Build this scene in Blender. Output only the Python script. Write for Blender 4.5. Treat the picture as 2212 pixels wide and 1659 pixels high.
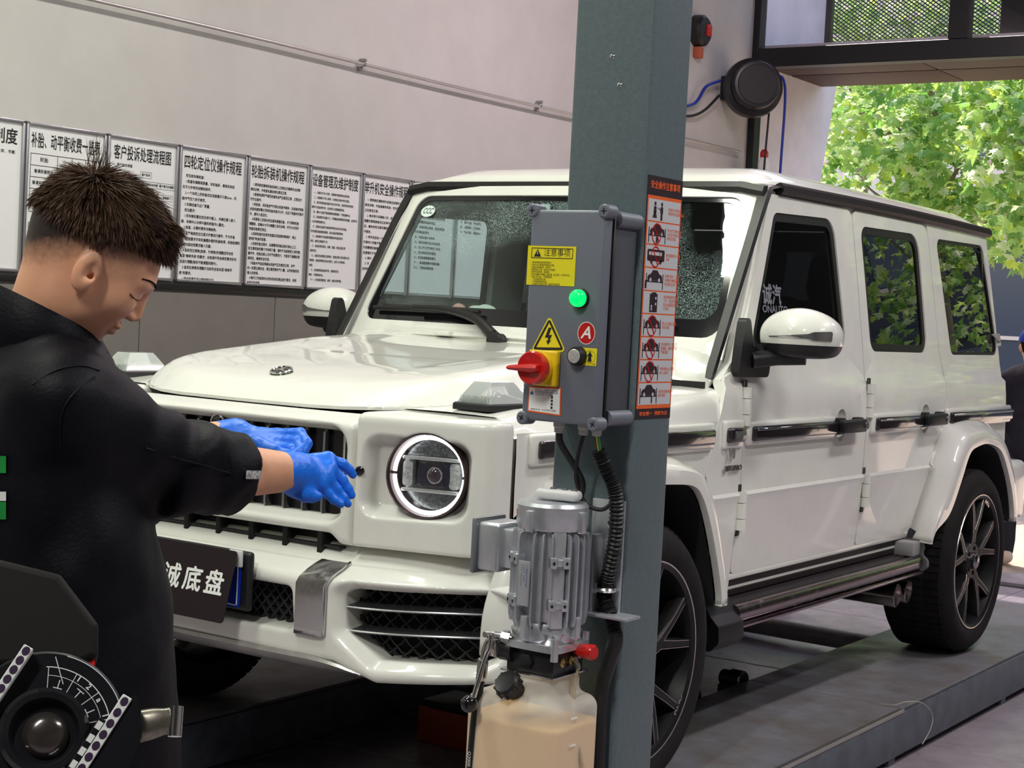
import bpy, bmesh, math, random
import numpy as np
from mathutils import Matrix, Vector, Euler, noise as mnoise
random.seed(7)
SC = bpy.context.scene
for _o in list(bpy.data.objects): bpy.data.objects.remove(_o)

# ---------------------------------------------------------------- camera
_cam = bpy.data.cameras.new('camera'); CAM = bpy.data.objects.new('camera', _cam)
SC.collection.objects.link(CAM); SC.camera = CAM
_cam.sensor_width = 36.0; _cam.lens = 3514.118 / 2212 * 36.0; _cam.clip_start = 0.05; _cam.clip_end = 300
_r = Vector((0.82581949, 0.56159357, 0.05133061)); _u = Vector((-0.06819854, 0.00910038, 0.99763026))
_f = Vector((-0.55979561, 0.82736319, -0.04581513))
_M = Matrix(((_r.x, _u.x, -_f.x, 3.20645), (_r.y, _u.y, -_f.y, -4.04024), (_r.z, _u.z, -_f.z, 1.38045), (0, 0, 0, 1)))
CAM.matrix_world = _M

# ---------------------------------------------------------------- world, sun, exposure
W = bpy.data.worlds.new('world'); SC.world = W; W.use_nodes = True
_nt = W.node_tree; _nt.nodes.clear()
_sky = _nt.nodes.new('ShaderNodeTexSky'); _sky.sky_type = 'NISHITA'; _sky.sun_disc = False
_sky.sun_elevation = math.radians(58); _sky.sun_rotation = math.radians(-55); _sky.air_density = 1.2; _sky.dust_density = 3.0
_bg = _nt.nodes.new('ShaderNodeBackground'); _bg.inputs['Strength'].default_value = 0.42
_out = _nt.nodes.new('ShaderNodeOutputWorld')
_nt.links.new(_sky.outputs[0], _bg.inputs[0]); _nt.links.new(_bg.outputs[0], _out.inputs[0])
_sun = bpy.data.lights.new('sun', 'SUN'); _sun.energy = 8.0; _sun.angle = math.radians(0.6); _sun.color = (1, 0.95, 0.86)
SUN = bpy.data.objects.new('sun', _sun); SC.collection.objects.link(SUN)
SUN.rotation_euler = Vector((-0.34, 0.24, 0.90)).to_track_quat('Z', 'Y').to_euler()
SC.view_settings.view_transform = 'Standard'; SC.view_settings.look = 'None'
SC.view_settings.gamma = 1.0; SC.view_settings.use_curve_mapping = False
SC.view_settings.exposure = 0.3
# ================================================================ helpers
PI = math.pi
WM = {}
def link(o):
    SC.collection.objects.link(o); return o
def tag(o, label=None, cat=None, group=None, kind=None):
    if label: o['label'] = label
    if cat: o['category'] = cat
    if group: o['group'] = group
    if kind: o['kind'] = kind
    return o
def thing(name, label, cat, loc=(0, 0, 0), rotz=0.0, group=None):
    o = link(bpy.data.objects.new(name, None)); o.empty_display_size = 0.1
    o.matrix_basis = Matrix.Translation(loc) @ Matrix.Rotation(rotz, 4, 'Z')
    WM[o] = o.matrix_basis.copy()
    return tag(o, label, cat, group)
def put(name, me, mat=None, parent=None, M=None, label=None, kind=None):
    """link mesh data as one object; its mesh (times M) is in world space"""
    o = link(bpy.data.objects.new(name, me))
    if mat is not None and len(me.materials) == 0:
        for m in (mat if isinstance(mat, (list, tuple)) else [mat]): me.materials.append(m)
    M = M.copy() if M is not None else Matrix.Identity(4)
    if parent is not None:
        o.parent = parent; o.matrix_parent_inverse = WM[parent].inverted()
    o.matrix_basis = M; WM[o] = M.copy()
    if label: o['label'] = label
    if kind: o['kind'] = kind
    return o
def mesh_from(bm, smooth=35, recalc=True, name='mesh'):
    if recalc: bmesh.ops.recalc_face_normals(bm, faces=bm.faces)
    me = bpy.data.meshes.new(name); bm.to_mesh(me); bm.free()
    if smooth:
        me.polygons.foreach_set('use_smooth', [True] * len(me.polygons))
        if smooth < 180: me.set_sharp_from_angle(angle=math.radians(smooth))
    return me
def obj(name, bm, mat=None, parent=None, M=None, smooth=35, label=None, kind=None, recalc=True):
    return put(name, mesh_from(bm, smooth, recalc, name), mat, parent, M, label, kind)
def NB(): return bmesh.new()
def a_box(bm, c, s, bevel=0.0, seg=2, R=None):
    """box of full size s at centre c"""
    g = bmesh.ops.create_cube(bm, size=1.0); vs = g['verts']
    for v in vs: v.co = Vector((v.co.x * s[0], v.co.y * s[1], v.co.z * s[2]))
    if bevel > 0:
        es = list({e for v in vs for e in v.link_edges})
        r = bmesh.ops.bevel(bm, geom=es, offset=min(bevel, min(s) * .49), segments=seg, affect='EDGES', profile=.5)
        vs = list({v for f in r['faces'] for v in f.verts} | {v for v in vs if v.is_valid})
    T = Matrix.Translation(c) @ (R.to_4x4() if R is not None else Matrix.Identity(4))
    for v in vs: v.co = T @ v.co
    return vs
def box2(bm, lo, hi, bevel=0.0, seg=2):
    c = [(a + b) / 2 for a, b in zip(lo, hi)]; s = [abs(b - a) for a, b in zip(lo, hi)]
    return a_box(bm, c, s, bevel, seg)
def frame_from(d):
    d = Vector(d).normalized(); a = Vector((0, 0, 1)) if abs(d.z) < .9 else Vector((1, 0, 0))
    x = a.cross(d).normalized(); y = d.cross(x); return x, y, d
def a_cyl(bm, p, q, r, r2=None, n=20, cap=True):
    p, q = Vector(p), Vector(q); x, y, d = frame_from(q - p); r2 = r if r2 is None else r2
    A = [bm.verts.new(p + (x * math.cos(t) + y * math.sin(t)) * r) for t in [2 * PI * i / n for i in range(n)]]
    B = [bm.verts.new(q + (x * math.cos(t) + y * math.sin(t)) * r2) for t in [2 * PI * i / n for i in range(n)]]
    for i in range(n): bm.faces.new((A[i], A[(i + 1) % n], B[(i + 1) % n], B[i]))
    if cap: bm.faces.new(A[::-1]); bm.faces.new(B)
    return A + B
def a_lathe(bm, prof, p=(0, 0, 0), d=(0, 0, 1), n=32, close=False):
    """prof: list of (radius, height along d)"""
    p = Vector(p); x, y, d = frame_from(d); rings = []
    for r, h in prof:
        if r < 1e-6: rings.append([bm.verts.new(p + d * h)])
        else: rings.append([bm.verts.new(p + d * h + (x * math.cos(2 * PI * i / n) + y * math.sin(2 * PI * i / n)) * r) for i in range(n)])
    seq = list(zip(rings[:-1], rings[1:])) + ([(rings[-1], rings[0])] if close else [])
    for A, B in seq:
        if len(A) == 1 and len(B) == 1: continue
        for i in range(n):
            j = (i + 1) % n
            if len(A) == 1: bm.faces.new((A[0], B[j], B[i]))
            elif len(B) == 1: bm.faces.new((A[i], A[j], B[0]))
            else: bm.faces.new((A[i], A[j], B[j], B[i]))
def smooth_path(pts, sub=6, closed=False):
    pts = [Vector(p) for p in pts]; n = len(pts); out = []
    rng = range(n) if closed else range(n - 1)
    for i in rng:
        p0 = pts[(i - 1) % n] if (closed or i > 0) else pts[0] * 2 - pts[1]
        p1, p2 = pts[i], pts[(i + 1) % n]
        p3 = pts[(i + 2) % n] if (closed or i + 2 < n) else pts[-1] * 2 - pts[-2]
        for k in range(sub):
            t = k / sub
            out.append(.5 * ((2 * p1) + (p2 - p0) * t + (2 * p0 - 5 * p1 + 4 * p2 - p3) * t * t + (3 * p1 - p0 - 3 * p2 + p3) * t ** 3))
    if not closed: out.append(pts[-1])
    return out
def a_tube(bm, path, r, n=10, cap=True, closed=False):
    """r: number or function of (index/len)"""
    path = [Vector(p) for p in path]; L = len(path); rings = []; px = None
    for i, p in enumerate(path):
        if closed: d = (path[(i + 1) % L] - path[i - 1]).normalized()
        else: d = (path[min(i + 1, L - 1)] - path[max(i - 1, 0)]).normalized()
        if px is None: px, py, _ = frame_from(d)
        else:
            px = (px - d * px.dot(d))
            px = px.normalized() if px.length > 1e-6 else frame_from(d)[0]
        py = d.cross(px); rr = r(i / max(1, L - 1)) if callable(r) else r
        rings.append([bm.verts.new(p + (px * math.cos(2 * PI * k / n) + py * math.sin(2 * PI * k / n)) * rr) for k in range(n)])
    seq = list(zip(rings[:-1], rings[1:])) + ([(rings[-1], rings[0])] if closed else [])
    for A, B in seq:
        for k in range(n): bm.faces.new((A[k], A[(k + 1) % n], B[(k + 1) % n], B[k]))
    if cap and not closed: bm.faces.new(rings[0][::-1]); bm.faces.new(rings[-1])
def a_prism(bm, poly, M, h0, h1):
    """2-D outline extruded between heights h0 and h1 in the frame M (x, y in the outline plane)"""
    A = [bm.verts.new(M @ Vector((x, y, h0))) for x, y in poly]; B = [bm.verts.new(M @ Vector((x, y, h1))) for x, y in poly]
    n = len(poly)
    for i in range(n): bm.faces.new((A[i], A[(i + 1) % n], B[(i + 1) % n], B[i]))
    bm.faces.new(A[::-1]); bm.faces.new(B)
    return A + B
def a_loft(bm, rings, closed=True, cap=True):
    R = [[bm.verts.new(p) for p in r] for r in rings]; n = len(R[0])
    for A, B in zip(R[:-1], R[1:]):
        for k in range(n if closed else n - 1): bm.faces.new((A[k], A[(k + 1) % n], B[(k + 1) % n], B[k]))
    if cap and closed: bm.faces.new(R[0][::-1]); bm.faces.new(R[-1])
def rpoly(pts, r, seg=5):
    """rounded polygon; r one number or one per corner"""
    out = []; n = len(pts); rs = r if isinstance(r, (list, tuple)) else [r] * n
    for i in range(n):
        p = Vector(pts[i]).to_2d(); a = Vector(pts[i - 1]).to_2d(); b = Vector(pts[(i + 1) % n]).to_2d()
        u, v = (a - p), (b - p); lu, lv = u.length, v.length; u.normalize(); v.normalize()
        ang = u.angle(v, 1.0); rr = rs[i]
        if rr < 1e-5 or ang > 3.10: out.append((p.x, p.y)); continue
        t = min(rr / math.tan(ang / 2), lu * .49, lv * .49); rr = t * math.tan(ang / 2)
        c = p + (u + v).normalized() * (rr / math.sin(ang / 2)); s = p + u * t; e = p + v * t
        a0 = math.atan2(s.y - c.y, s.x - c.x); a1 = math.atan2(e.y - c.y, e.x - c.x); da = a1 - a0
        while da > PI: da -= 2 * PI
        while da < -PI: da += 2 * PI
        for k in range(seg + 1):
            t_ = a0 + da * k / seg; out.append((c.x + rr * math.cos(t_), c.y + rr * math.sin(t_)))
    return out
def dense(poly, step=.06):
    out = []; n = len(poly)
    for i in range(n):
        a, b = Vector(poly[i]), Vector(poly[(i + 1) % n]); k = max(1, int((b - a).length / step))
        out += [tuple(a.lerp(b, j / k)) for j in range(k)]
    return out
def sheet(outline, fn, holes=(), vcuts=(), ucuts=(), thick=.01, step=.06):
    """polygon with holes in (u, v), cut along v and u levels, mapped by fn(u, v) and thickened along -normal"""
    bm = NB(); edges = []
    for lp in [outline] + list(holes):
        vs = [bm.verts.new((a, b, 0)) for a, b in dense(lp, step)]
        edges += [bm.edges.new((vs[i], vs[(i + 1) % len(vs)])) for i in range(len(vs))]
    bmesh.ops.triangle_fill(bm, use_beauty=True, use_dissolve=False, edges=edges)
    for v in vcuts: bmesh.ops.bisect_plane(bm, geom=bm.verts[:] + bm.edges[:] + bm.faces[:], plane_co=(0, v, 0), plane_no=(0, 1, 0))
    for u in ucuts: bmesh.ops.bisect_plane(bm, geom=bm.verts[:] + bm.edges[:] + bm.faces[:], plane_co=(u, 0, 0), plane_no=(1, 0, 0))
    bmesh.ops.dissolve_degenerate(bm, dist=1e-5, edges=bm.edges[:])
    for v in bm.verts: v.co = Vector(fn(v.co.x, v.co.y))
    bmesh.ops.recalc_face_normals(bm, faces=bm.faces)
    return bm
def solid(bm, thick, toward=None, straight=False):
    """give an open sheet thickness on the side of direction `toward`"""
    bm.normal_update()
    if toward is not None:
        s = sum((f.normal * f.calc_area()).dot(toward) for f in bm.faces) if not callable(toward) else 0
        if s > 0: bmesh.ops.reverse_faces(bm, faces=bm.faces[:])
    # normals now point away from `toward`
    bm.normal_update(); off = {v: v.normal.copy() for v in bm.verts}; fs = bm.faces[:]
    dup = {v: bm.verts.new(v.co + toward * thick if straight else v.co - off[v] * thick) for v in list(bm.verts)}
    bedges = [e for e in bm.edges if len(e.link_faces) == 1]
    for f in fs: bm.faces.new([dup[v] for v in f.verts][::-1])
    for e in bedges:
        a, b = e.verts
        try: bm.faces.new((a, b, dup[b], dup[a]))
        except ValueError: pass
    return bm
def mirror_x(bm):
    for v in bm.verts: v.co.x = -v.co.x
    bmesh.ops.reverse_faces(bm, faces=bm.faces[:]); return bm
# ---------------------------------------------------------------- signed distance modelling
def smin(a, b, k): h = np.clip(.5 + .5 * (b - a) / k, 0, 1); return b + (a - b) * h - k * h * (1 - h)
def smax(a, b, k): return -smin(-a, -b, k)
def s_ell(P, c, r, R=None):
    q = P - np.array(c)
    if R is not None: q = q @ np.array(R)
    q = q / np.array(r); k0 = np.linalg.norm(q, axis=-1); k1 = np.linalg.norm(q / np.array(r), axis=-1) + 1e-9
    return k0 * (k0 - 1) / k1
def s_cap(P, a, b, ra, rb=None):
    a, b = np.array(a, float), np.array(b, float); rb = ra if rb is None else rb
    ab = b - a; t = np.clip(((P - a) @ ab) / (ab @ ab), 0, 1)
    return np.linalg.norm(P - a - t[..., None] * ab, axis=-1) - (ra + (rb - ra) * t)
def s_box(P, c, h, r=0., R=None):
    q = P - np.array(c)
    if R is not None: q = q @ np.array(R)
    q = np.abs(q) - (np.array(h) - r)
    return np.linalg.norm(np.maximum(q, 0), axis=-1) + np.minimum(q.max(-1), 0) - r
def s_poly2(u, v, poly):
    """exact signed distance to a 2-D polygon"""
    d = np.full(u.shape, 1e9); ins = np.zeros(u.shape, bool); n = len(poly)
    for i in range(n):
        ax, ay = poly[i]; bx, by = poly[i - 1]; ex, ey = bx - ax, by - ay; wx, wy = u - ax, v - ay
        t = np.clip((wx * ex + wy * ey) / (ex * ex + ey * ey + 1e-12), 0, 1)
        d = np.minimum(d, (wx - ex * t) ** 2 + (wy - ey * t) ** 2)
        c1, c2, c3 = v >= ay, v < by, ex * wy > ey * wx
        ins ^= (c1 & c2 & c3) | (~c1 & ~c2 & ~c3)
    d = np.sqrt(d); return np.where(ins, -d, d)
def nets(f, lo, hi, h, refine=2):
    """surface nets of f(P)=0 in a box; returns a mesh"""
    lo, hi = np.array(lo, float), np.array(hi, float); n = np.maximum(2, np.ceil((hi - lo) / h).astype(int) + 1)
    ax = [lo[i] + h * np.arange(n[i]) for i in range(3)]
    P = np.stack(np.meshgrid(*ax, indexing='ij'), -1)
    V = np.empty(tuple(n)); 
    for i in range(n[0]): V[i] = f(P[i])
    S = V < 0
    cn = n - 1; acc = np.zeros(tuple(cn) + (3,)); cnt = np.zeros(tuple(cn))
    corners = [(i, j, k) for i in (0, 1) for j in (0, 1) for k in (0, 1)]
    def sl(c): return tuple(slice(c[i], c[i] + cn[i]) for i in range(3))
    for a in corners:
        for d in range(3):
            if a[d]: continue
            b = list(a); b[d] = 1
            va, vb = V[sl(a)], V[sl(b)]; m = S[sl(a)] != S[sl(b)]
            t = np.where(m, va / np.where(va == vb, 1, va - vb), 0)
            for k in range(3):
                acc[..., k] += np.where(m, a[k] + (t if k == d else 0), 0)
            cnt += m
    act = cnt > 0; idx = np.full(tuple(cn), -1); idx[act] = np.arange(act.sum())
    base = np.stack(np.nonzero(act), -1)
    verts = lo + h * (base + acc[act] / cnt[act][:, None])
    quads = []
    for d in range(3):
        e, g = [(1, 2), (2, 0), (0, 1)][d]
        s0 = [slice(0, n[i] - 1) if i == d else slice(1, n[i] - 1) for i in range(3)]
        s1 = [slice(1, n[i]) if i == d else slice(1, n[i] - 1) for i in range(3)]
        A, B = S[tuple(s0)], S[tuple(s1)]; ch = np.nonzero(A != B)
        if len(ch[0]) == 0: continue
        c = np.stack(ch, -1); c[:, e] += 1; c[:, g] += 1
        def at(de, dg):
            q = c.copy(); q[:, e] += de; q[:, g] += dg; return idx[q[:, 0], q[:, 1], q[:, 2]]
        q = np.stack([at(-1, -1), at(0, -1), at(0, 0), at(-1, 0)], -1)
        flip = ~A[ch]; q[flip] = q[flip][:, ::-1]; quads.append(q)
    quads = np.concatenate(quads); quads = quads[(quads >= 0).all(1)]
    for _ in range(refine):
        e = h * .25; g = np.stack([f(verts + np.eye(3)[k] * e) - f(verts - np.eye(3)[k] * e) for k in range(3)], -1) / (2 * e)
        gn = np.linalg.norm(g, axis=-1, keepdims=True) + 1e-9; st = f(verts)[:, None] / np.maximum(gn, .3) * g / gn
        verts = verts - np.clip(st, -h * .6, h * .6)
    me = bpy.data.meshes.new('mesh')
    me.vertices.add(len(verts)); me.vertices.foreach_set('co', verts.astype(np.float32).ravel())
    me.loops.add(len(quads) * 4); me.loops.foreach_set('vertex_index', quads.astype(np.int32).ravel())
    me.polygons.add(len(quads)); me.polygons.foreach_set('loop_start', np.arange(0, len(quads) * 4, 4, dtype=np.int32))
    me.polygons.foreach_set('use_smooth', np.ones(len(quads), bool))
    me.update(calc_edges=True); me.validate(); return me
def wave(P, freq, seed=0):
    """cheap smooth pseudo-noise in -1..1"""
    rs = np.random.RandomState(seed); s = 0
    for k in range(5):
        d = rs.normal(size=3); d /= np.linalg.norm(d); s = s + np.sin((P @ d) * freq * rs.uniform(.6, 1.5) + rs.uniform(0, 6.28) + .8 * np.sin((P @ rs.normal(size=3)) * freq * .5))
    return s / 3.2
# ---------------------------------------------------------------- lettering
def text_mesh(s, size=.1, align='LEFT', valign='TOP', bold=0., res=1, line=1.0, extr=0., sx=1.0, shear=0., width=None, char=1.0):
    thick, bold = bold, 0.
    c = bpy.data.curves.new('text', 'FONT'); c.body = s; c.size = size; c.align_x = align; c.align_y = valign
    c.resolution_u = res; c.offset = bold; c.space_line = line; c.extrude = extr; c.shear = shear; c.space_character = char
    o = bpy.data.objects.new('text', c); SC.collection.objects.link(o)
    dg = bpy.context.evaluated_depsgraph_get(); me = bpy.data.meshes.new_from_object(o.evaluated_get(dg))
    bpy.data.objects.remove(o); bpy.data.curves.remove(c)
    if thick > 0 and len(me.vertices):
        vs = [v.co.copy() for v in me.vertices]; fs = [tuple(p.vertices) for p in me.polygons]; n = len(vs); V, F = [], []
        for k, (ax, ay) in enumerate(((1, .0), (-1, .0), (0, 1), (0, -1))):
            V += [(v.x + ax * thick, v.y + ay * thick, v.z + k * 1e-5) for v in vs]; F += [tuple(i + n * k for i in f) for f in fs]
        me.clear_geometry(); me.from_pydata(V, [], F); me.update()
    if width and len(me.vertices):
        xs = [v.co.x for v in me.vertices]; w = max(xs) - min(xs); sx = width / w
    if sx != 1.0:
        for v in me.vertices: v.co.x *= sx
    return me
def plane_M(o, ux, uy):
    """frame with origin o, axes ux, uy"""
    ux, uy = Vector(ux).normalized(), Vector(uy).normalized(); uz = ux.cross(uy)
    return Matrix(((ux.x, uy.x, uz.x, o[0]), (ux.y, uy.y, uz.y, o[1]), (ux.z, uy.z, uz.z, o[2]), (0, 0, 0, 1)))
def copy_tree(o, parent=None, M=None):
    c = link(o.copy()); 
    if parent is not None: c.parent = parent
    if M is not None: c.matrix_basis = M
    for ch in list(o.children): copy_tree(ch, c)
    return c
# ---------------------------------------------------------------- materials
MATS = {}
def mat(name, col, rough=.5, metal=0., spec=.5, coat=0., trans=0., ior=1.45, emit=None, estr=0., alpha=1., noise=0., nscale=40., bump=0., bscale=120., col2=None, sss=0., sheen=0., rnoise=0., stretch=None, thin=False):
    if name in MATS: return MATS[name]
    m = bpy.data.materials.new(name); m.use_nodes = True; nt = m.node_tree; b = nt.nodes['Principled BSDF']
    I = b.inputs; c4 = (*col, 1)
    I['Base Color'].default_value = c4; I['Roughness'].default_value = rough; I['Metallic'].default_value = metal
    I['Specular IOR Level'].default_value = spec; I['Coat Weight'].default_value = coat; I['Coat Roughness'].default_value = .04
    I['Transmission Weight'].default_value = trans; I['IOR'].default_value = ior; I['Alpha'].default_value = alpha
    if sss: I['Subsurface Weight'].default_value = sss; I['Subsurface Radius'].default_value = (.02, .008, .004); I['Subsurface Scale'].default_value = .5
    if sheen: I['Sheen Weight'].default_value = sheen
    if emit: I['Emission Color'].default_value = (*emit, 1); I['Emission Strength'].default_value = estr
    if noise or bump or rnoise:
        tc = nt.nodes.new('ShaderNodeTexCoord'); src = tc.outputs['Object']
        if stretch:
            mp = nt.nodes.new('ShaderNodeMapping'); mp.inputs['Scale'].default_value = stretch; nt.links.new(src, mp.inputs[0]); src = mp.outputs[0]
        if noise or rnoise:
            n = nt.nodes.new('ShaderNodeTexNoise'); n.inputs['Scale'].default_value = nscale; n.inputs['Detail'].default_value = 6; n.inputs['Roughness'].default_value = .62
            nt.links.new(src, n.inputs['Vector'])
            if noise:
                mx = nt.nodes.new('ShaderNodeMix'); mx.data_type = 'RGBA'
                c2 = col2 or tuple(x * (1 - noise) for x in col); c1 = col if col2 else tuple(min(1, x * (1 + noise * .5)) for x in col)
                mx.inputs['A'].default_value = (*c1, 1); mx.inputs['B'].default_value = (*c2, 1)
                rp = nt.nodes.new('ShaderNodeMapRange'); rp.inputs['From Min'].default_value = .35; rp.inputs['From Max'].default_value = .68
                nt.links.new(n.outputs['Fac'], rp.inputs[0]); nt.links.new(rp.outputs[0], mx.inputs['Factor']); nt.links.new(mx.outputs['Result'], I['Base Color'])
            if rnoise:
                rr = nt.nodes.new('ShaderNodeMapRange'); rr.inputs['From Min'].default_value = .3; rr.inputs['From Max'].default_value = .7
                rr.inputs['To Min'].default_value = max(0, rough - rnoise); rr.inputs['To Max'].default_value = min(1, rough + rnoise)
                nt.links.new(n.outputs['Fac'], rr.inputs[0]); nt.links.new(rr.outputs[0], I['Roughness'])
        if bump:
            n2 = nt.nodes.new('ShaderNodeTexNoise'); n2.inputs['Scale'].default_value = bscale; n2.inputs['Detail'].default_value = 4
            nt.links.new(src, n2.inputs['Vector']); bp = nt.nodes.new('ShaderNodeBump'); bp.inputs['Strength'].default_value = bump; bp.inputs['Distance'].default_value = .01
            nt.links.new(n2.outputs['Fac'], bp.inputs['Height']); nt.links.new(bp.outputs[0], I['Normal'])
    MATS[name] = m; return m
def glass_mat(name, tint=(.9, .95, .93), clear=.85, rough=.0, dust=0.):
    """thin pane: mixes a clear, tinted see-through and a mirror reflection by the Fresnel law"""
    if name in MATS: return MATS[name]
    m = bpy.data.materials.new(name); m.use_nodes = True; nt = m.node_tree; nt.nodes.clear()
    o = nt.nodes.new('ShaderNodeOutputMaterial'); t = nt.nodes.new('ShaderNodeBsdfTransparent'); g = nt.nodes.new('ShaderNodeBsdfGlossy')
    t.inputs[0].default_value = tuple(c * clear for c in tint) + (1,); g.inputs['Roughness'].default_value = rough; g.inputs[0].default_value = (1, 1, 1, 1)
    fr = nt.nodes.new('ShaderNodeLayerWeight'); fr.inputs[0].default_value = .5; mx = nt.nodes.new('ShaderNodeMixShader')
    pw = nt.nodes.new('ShaderNodeMath'); pw.operation = 'POWER'; pw.inputs[1].default_value = 5; nt.links.new(fr.outputs['Facing'], pw.inputs[0])
    k = nt.nodes.new('ShaderNodeMath'); k.operation = 'MULTIPLY_ADD'; k.inputs[1].default_value = .96; k.inputs[2].default_value = .042; k.use_clamp = True
    nt.links.new(pw.outputs[0], k.inputs[0]); nt.links.new(k.outputs[0], mx.inputs[0])
    nt.links.new(t.outputs[0], mx.inputs[1]); nt.links.new(g.outputs[0], mx.inputs[2]); last = mx.outputs[0]
    if dust:
        tc = nt.nodes.new('ShaderNodeTexCoord'); n1 = nt.nodes.new('ShaderNodeTexNoise'); n1.inputs['Scale'].default_value = 380; n1.inputs['Detail'].default_value = 3
        n2 = nt.nodes.new('ShaderNodeTexNoise'); n2.inputs['Scale'].default_value = 3.2; n2.inputs['Detail'].default_value = 3
        nt.links.new(tc.outputs['Object'], n1.inputs[0]); nt.links.new(tc.outputs['Object'], n2.inputs[0])
        r1 = nt.nodes.new('ShaderNodeMapRange'); r1.inputs[1].default_value = .55; r1.inputs[2].default_value = .70; nt.links.new(n1.outputs[0], r1.inputs[0])
        r2 = nt.nodes.new('ShaderNodeMapRange'); r2.inputs[1].default_value = .40; r2.inputs[2].default_value = .62; r2.inputs[4].default_value = dust; nt.links.new(n2.outputs[0], r2.inputs[0])
        mu = nt.nodes.new('ShaderNodeMath'); mu.operation = 'MULTIPLY'; nt.links.new(r1.outputs[0], mu.inputs[0]); nt.links.new(r2.outputs[0], mu.inputs[1])
        df = nt.nodes.new('ShaderNodeBsdfDiffuse'); df.inputs[0].default_value = (.55, .68, .66, 1); m2 = nt.nodes.new('ShaderNodeMixShader')
        nt.links.new(mu.outputs[0], m2.inputs[0]); nt.links.new(last, m2.inputs[1]); nt.links.new(df.outputs[0], m2.inputs[2]); last = m2.outputs[0]
    nt.links.new(last, o.inputs[0])
    MATS[name] = m; return m
paint = mat('white_car_paint', (.80, .80, .74), .32, coat=.9, noise=.05, nscale=6)
black = mat('black_plastic', (.012, .012, .014), .45, noise=.2, nscale=60)
gloss_black = mat('gloss_black', (.008, .008, .01), .08, coat=.5)
rubber = mat('tyre_rubber', (.011, .010, .0095), .75, spec=.3, noise=.35, nscale=25, bump=.15, bscale=200)
chrome = mat('chrome', (.85, .85, .86), .12, 1.0)
alu = mat('brushed_aluminium', (.62, .60, .60), .28, 1.0, rnoise=.1, nscale=30)
white_m = mat('white_print', (.86, .87, .85), .45)
black_ink = mat('black_ink', (.015, .015, .015), .6)
dark = mat('dark_underbody', (.012, .012, .013), .8)
# ================================================================ the setting
FZ = -0.20            # floor level (0 is the top of the lift runways)
WX = -2.15            # left wall
YD = 6.82             # shop front
m_wall = mat('painted_wall', (.545, .525, .50), .75, noise=.06, nscale=3, bump=.05, bscale=300)
m_tile = mat('grey_wall_tile', (.20, .185, .165), .45, noise=.08, nscale=4)
m_floor = mat('floor_tile_grey', (.38, .335, .37), .36, noise=.35, nscale=5, col2=(.24, .205, .23), rnoise=.12)
m_grout = mat('floor_joint', (.22, .2, .2), .8)
m_blackmetal = mat('black_frame_metal', (.012, .012, .014), .4)
m_board = mat('brown_soffit_board', (.050, .016, .006), .55, noise=.5, nscale=6, stretch=(1, 14, 14), bump=.2, bscale=30)
m_ceil = mat('ceiling_paint', (.16, .16, .16), .8)
m_wall2 = mat('back_wall_paint', (.17, .165, .16), .8)
m_concrete = mat('outdoor_paving', (.33, .25, .20), .85, noise=.3, nscale=9)

bm = NB(); box2(bm, (WX - .3, -9, FZ - .3), (7.3, YD, FZ - .012)); fl = tag(obj('floor', bm, m_grout), kind='structure', label='tiled workshop floor under the lift')
bm = NB(); box2(bm, (-.397, -.397, -.02), (.397, .397, 0), .004, 1); _tile = mesh_from(bm, 30)
_tile.materials.append(m_floor)
for ix in range(7):
    for iy in range(13):
        put('tile', _tile, None, fl, Matrix.Translation((WX + .4 + .8 * ix, -3.2 + .8 * iy, FZ)))
bm = NB(); box2(bm, (WX, -9, FZ - .02), (7.3, -3.6, FZ)); put('floor_apron', mesh_from(bm), m_floor, fl)
bm = NB(); box2(bm, (WX + 5.6, -3.6, FZ - .02), (7.3, YD, FZ)); put('floor_apron', mesh_from(bm), m_floor, fl)

bm = NB(); box2(bm, (WX - .25, -9, FZ), (WX, YD, 4.7)); wl = tag(obj('wall_left', bm, m_wall), kind='structure', label='pale plaster wall carrying the notice posters')
bm = NB(); box2(bm, (-.001, -.4285, -.78), (.012, .4285, .78), .003, 1); _wt = mesh_from(bm, 30); _wt.materials.append(m_tile)
for k in range(-9, 8): put('wall_tile', _wt, None, wl, Matrix.Translation((WX, .934 - .43 + .862 * k, 1.385 - .785)))
bm = NB(); box2(bm, (WX, -9, 1.387), (WX + .02, YD - .1, 1.421), .003); tag(obj('trim_1', bm, mat('black_trim_strip', (.015, .014, .014), .35)), kind='structure', label='black strip capping the grey wall tiles')
bm = NB(); box2(bm, (WX - .25, -9.25, FZ), (7.3, -9, 4.7)); tag(obj('wall_back', bm, m_wall2), kind='structure')
bm = NB(); box2(bm, (7.0, -9, FZ), (7.3, YD, 4.7)); tag(obj('wall_right', bm, m_wall2), kind='structure')
bm = NB(); box2(bm, (WX - .25, -9.25, 4.7), (7.3, YD + .1, 4.9)); tag(obj('ceiling', bm, m_ceil), kind='structure')

# shop front: black frame with glazed transom over the open bay
wf = tag(thing('window_1', 'black framed glazed transom over the open bay door', None), kind='structure')
def wbar(lo, hi, name='frame_bar'):
    bm = NB(); box2(bm, lo, hi, .004, 1); return put(name, mesh_from(bm, 30), m_blackmetal, wf)
wbar((WX, YD - .05, FZ), (WX + .055, YD + .05, 4.7), 'frame_post')
wbar((WX + .055, YD - .06, 3.225), (7.0, YD + .06, 3.36), 'frame_beam')
wbar((WX + .055, YD - .05, 4.6), (7.0, YD + .05, 4.7), 'frame_beam')
wbar((-.69, YD - .055, 3.36), (-.555, YD + .055, 4.6), 'frame_post')
wbar((1.2, YD - .05, 3.36), (1.3, YD + .05, 4.6), 'frame_post')
wbar((4.2, YD - .05, FZ), (4.34, YD + .05, 4.6), 'frame_post')
m_pane = glass_mat('window_glass', (.97, .96, .98), .93)
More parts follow.
